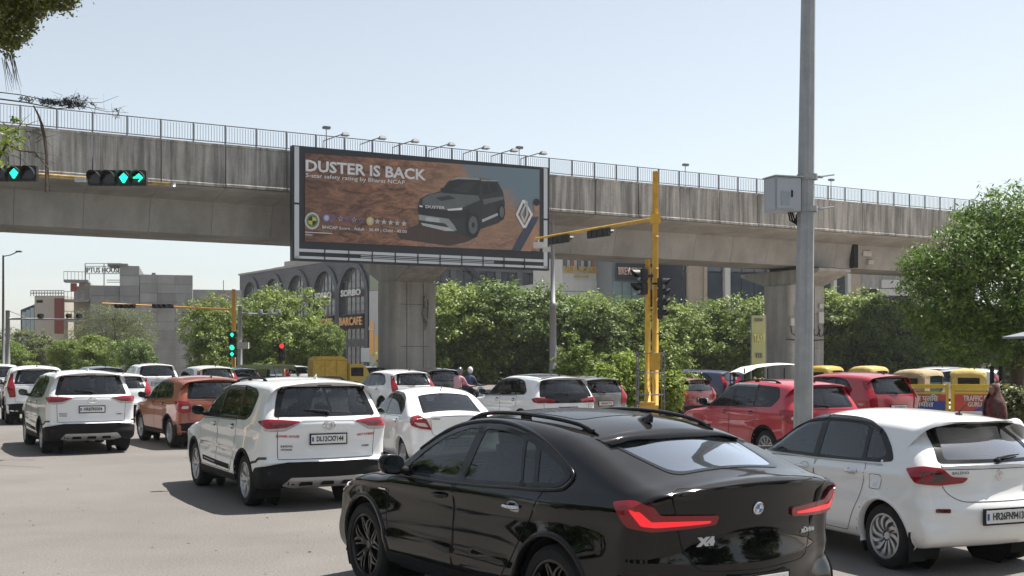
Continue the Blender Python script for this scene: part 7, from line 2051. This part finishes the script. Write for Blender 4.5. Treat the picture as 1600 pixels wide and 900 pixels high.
def scooter(loc, rz, label, col, group='two-wheelers waiting right of the dark SUV'):
    o = empty('scooter', loc, rz, label, 'scooter', group)
    bm = bmesh.new(); prism(bm, [(-.75, .55), (-.70, .78), (-.1, .76), (.05, .50), (.05, .30), (.45, .30), (.55, .95), (.62, .95), (.72, .55), (.60, .22), (-.45, .22)], -.13, .13, plane='xz'); bobj('body', bm, col, o, bevel=.04)
    simple_box('seat', -.72, -.05, -.13, .13, .77, .84, M_SEAT, o, bevel=.03)
    for x in (-.58, .72): bm = bmesh.new(); lathe(bm, [(.12, -.045), (.24, -.045), (.26, 0), (.24, .045), (.12, .045), (.12, -.045)], 20, 'y', c=(x, 0, .26)); bobj('wheel', bm, M_TYRE, o)
    simple_tube('handlebar', [(.50, -.32, 1.02), (.56, 0, .98), (.50, .32, 1.02)], .016, M_BLK, o, 6)
    for y in (-.28, .28):
        simple_tube('mirror_stem', [(.50, y, 1.02), (.52, y*1.15, 1.18)], .008, M_BLK, o, 5); bm = bmesh.new(); lathe(bm, [(.001, -.01), (.055, -.005), (.055, .005), (.001, .01)], 12, 'x', c=(.52, y*1.2, 1.20)); bobj('mirror', bm, M_BLK, o)
    return o
for (px, Y, lb, col, tp, hl) in ((722, 41, 'nearer scooter beside the dark SUV', M_BLK, mat('pink shirt', (.45, .25, .28), .8), M_GREYB), (738, 42.5, 'scooter at the right of the pair, before the hedge', M_SIL, mat('navy shirt', (.04, .05, .12), .8), M_WHITEW)):
    sc_ = scooter((PX(px, Y), Y, 0), R(60), lb, col)
    person((PX(px, Y)-.12, Y-.2, 0), R(60), 'rider in a %s on the %s, seen from behind' % (('pink shirt', 'nearer scooter') if px < 730 else ('navy shirt', 'farther scooter')), 'ride', tp, M_JEAN, helmet=hl, group='riders on two-wheelers')

# ---------------------------------------------------------------- vehicles
G1 = 'cars queueing at the signal'
c = place('coupe_suv', 1.69, 7.80, -34.4, 'glossy black coupe-roofed SUV in the foreground with L-shaped lit tail lamps', 'car', G1); car_coupe(c); c.scale = (1, 1.045, 1.028)
c = place('hatchback', 4.72, 11.02, -21.2, 'white hatchback in the right foreground with dark window visors and a silver turbine wheel', 'car', G1); car_hatch(c); c.scale = (1, 1, 1.025)
mpv = place('large_suv', -2.49, 15.73, -28.8, 'large white SUV with red lettering on its tailgate and plate DL12CX7144, left of centre', 'car', G1); car_mpv(mpv)
m2 = place('large_suv', -8.91, 24.47, -29.4, 'large white SUV with a plain tailgate, at the left behind the open road', 'car', G1); car_mpv(m2, plate_txt='HR87R0304', sidestripes=False)
c = place('saloon', -.93, 20.59, -21.9, 'white saloon car between the large white SUV and the black coupe', 'car', G1); car_saloon(c)
c = place('compact_suv', -6.66, 26.1, -31.8, 'copper orange compact SUV between the two large white SUVs', 'car', G1); car_suv(c, P_ORANGE, lamp='block', rails=False)
c = place('compact_suv', 5.96, 21.54, -22, 'bright red compact SUV with grey window visors, behind the galvanised pole', 'car', G1); car_suv(c, P_RED, visor=True, dpillar_black=True, lamp='block')
c = place('two_tone_suv', 1.42, 28.5, -27.4, 'white SUV with a black roof and black tailgate band, right of centre before the shrubs', 'car', G1); car_suv(c, P_WHITE, roof=P_BLACKR, rear_black=True, lamp='wide', rails=False)
c = place('compact_suv', 9.5, 28.2, -30, 'faded red SUV with a dark rear window, farther right behind the pole', 'car', G1); rsuv = c; car_suv(c, P_RED2, lamp='tall', rails=False, glassm=G_DARK)
c.scale = (1.02, 1.05, 1.03)
ws = place('white_suv', -14.4, 35.0, -26, 'tall white SUV at the left edge with high upright tail lamps', 'car', G1); car_suv(ws, P_WHITE, lamp='tall', rails=False, res=.06); ws.scale = (1.05, 1.02, 1.10)
SW = {'white paint': None}
def dup(src, X, Y, psi, label, swap=None, scale=(1, 1, 1), name=None):
    loc, rz = heading(X, Y, psi); c = copy_tree(src, swap={k: v for k, v in (swap or {}).items()}); c.location = loc; c.rotation_euler = (0, 0, rz); c['label'] = label; c.scale = scale; c['group'] = G1
    if name: c.name = name
    return c
dup(ws, PX(0, 47), 47, -26, 'white car roof showing behind the tall white SUV at the left edge', scale=(1, 1, 1.08))
dup(ws, PX(196, 36), 36, -27, 'pale silver car with a dark tailgate behind the plain large white SUV', {}, (1, .97, .95))
dup(m2, PX(247, 47), 47, -27, 'white large SUV far back, in front of the dark trees at the left', {}, (1, 1, 1))
dup(ws, PX(343, 45), 45, -32, 'beige white SUV behind the copper orange SUV', {'white paint': paint('beige white paint', (.58, .55, .47))}, (1, 1, 1.05))
dup(ws, PX(650, 38), 38, -30, 'white SUV directly behind the white saloon, left of the scooters', {}, (1, .95, 1.0))
dup(ws, PX(700, 44), 44, -28, 'black SUV just left of the scooter riders', {'white paint': P_BLACKR}, (1, 1, 1.0))
dup(rsuv, PX(948, 33), 33, -27, 'dark grey car with red lamps half hidden behind the two-tone SUV', {'faded red paint': P_GREY}, (.95, .95, .92))
dup(rsuv, PX(1108, 36), 37, -40, 'maroon car behind the bright red SUV, by the shrubs', {'faded red paint': P_MAROON}, (.98, .98, .86))
dup(rsuv, PX(1100, 52), 52, -60, 'dark blue car with a sunlit roof, farthest left of the row before the wide pier', {'faded red paint': P_BLUE}, (1, 1, .92))
dup(rsuv, PX(1150, 48), 48, -58, 'blue grey car between the maroon car and the canopied vehicle', {'faded red paint': P_BLUE}, (1, 1, .92))
dup(ws, PX(1568, 46), 46, -70, 'silver car behind the dark posts at the right', {'white paint': P_SILVER}, (1, 1, .98))
dup(ws, PX(1522, 52), 52, -65, 'silver car behind the yellow rickshaw at the right', {'white paint': P_SILVER}, (1, 1, .98))
dup(rsuv, PX(590, 62), 62, -35, 'dark car in the gap left of the pier, behind the large white SUV', {'faded red paint': P_GREY}, (1, 1, .95))
dup(ws, PX(470, 66), 66, -35, 'distant white car left of the small yellow truck', {}, (1, 1, .95))
dup(rsuv, PX(170, 52), 52, -35, 'distant dark car left of the far large SUV', {'faded red paint': P_BLACKR}, (1, 1, 1.0))
dup(ws, PX(385, 58), 58, -35, 'distant silver car under the green signal', {'white paint': P_SILVER}, (1, 1, .92))

# roadside trees beside and behind the camera: they stand where the hanging branch comes from and show in the paintwork
for k, (x, y, lb) in enumerate(((-25, 34, 'roadside tree beyond the left frame edge, level with the gantry'), (-29, 43, 'roadside tree beyond the left frame edge, farther on'), (-34, 53, 'roadside tree beyond the left frame edge, farthest'), (-19, 2, 'roadside tree left of the camera, nearest'), (-21, 11, 'roadside tree left of the camera, second'), (-24, 21, 'roadside tree left of the camera, third'), (-17, -8, 'roadside tree behind the camera on the left'),
        (-8, -15, 'roadside tree behind the camera, left of centre'), (3, -17, 'roadside tree behind the camera, centre'), (12, -13, 'roadside tree behind the camera, right of centre'), (19, -5, 'roadside tree right of the camera, behind'), (21, 5, 'roadside tree right of the camera'))):
    cm, tm = KINDS[k % 4]; o = empty('roadside_tree', (x, y, 0), k*1.3, lb, 'tree', 'roadside trees around the camera'); o.scale = (1.5, 1.5, 1.35)
    c = bpy.data.objects.new('crown', cm); COL.objects.link(c); c.parent = o; c.material_slots[0].link = 'OBJECT'; c.material_slots[0].material = F_HEDGE2
    t_ = bpy.data.objects.new('trunk', tm); COL.objects.link(t_); t_.parent = o

# thin dusty air over the whole junction
bm = bmesh.new(); box(bm, -260, 260, -40, 330, -1.0, 24)
hz = bobj('haze', bm, None); tag(hz, kind='stuff'); hz['label'] = 'thin dusty air over the junction'
m = bpy.data.materials.new('haze'); m.use_nodes = True; t = m.node_tree; t.nodes.clear(); o_ = N(t, 'ShaderNodeOutputMaterial'); pv_ = N(t, 'ShaderNodeVolumePrincipled')
pv_.inputs['Color'].default_value = (.92, .95, 1, 1); pv_.inputs['Density'].default_value = .00022; pv_.inputs['Anisotropy'].default_value = .2
t.links.new(pv_.outputs[0], o_.inputs['Volume']); hz.data.materials.append(m)
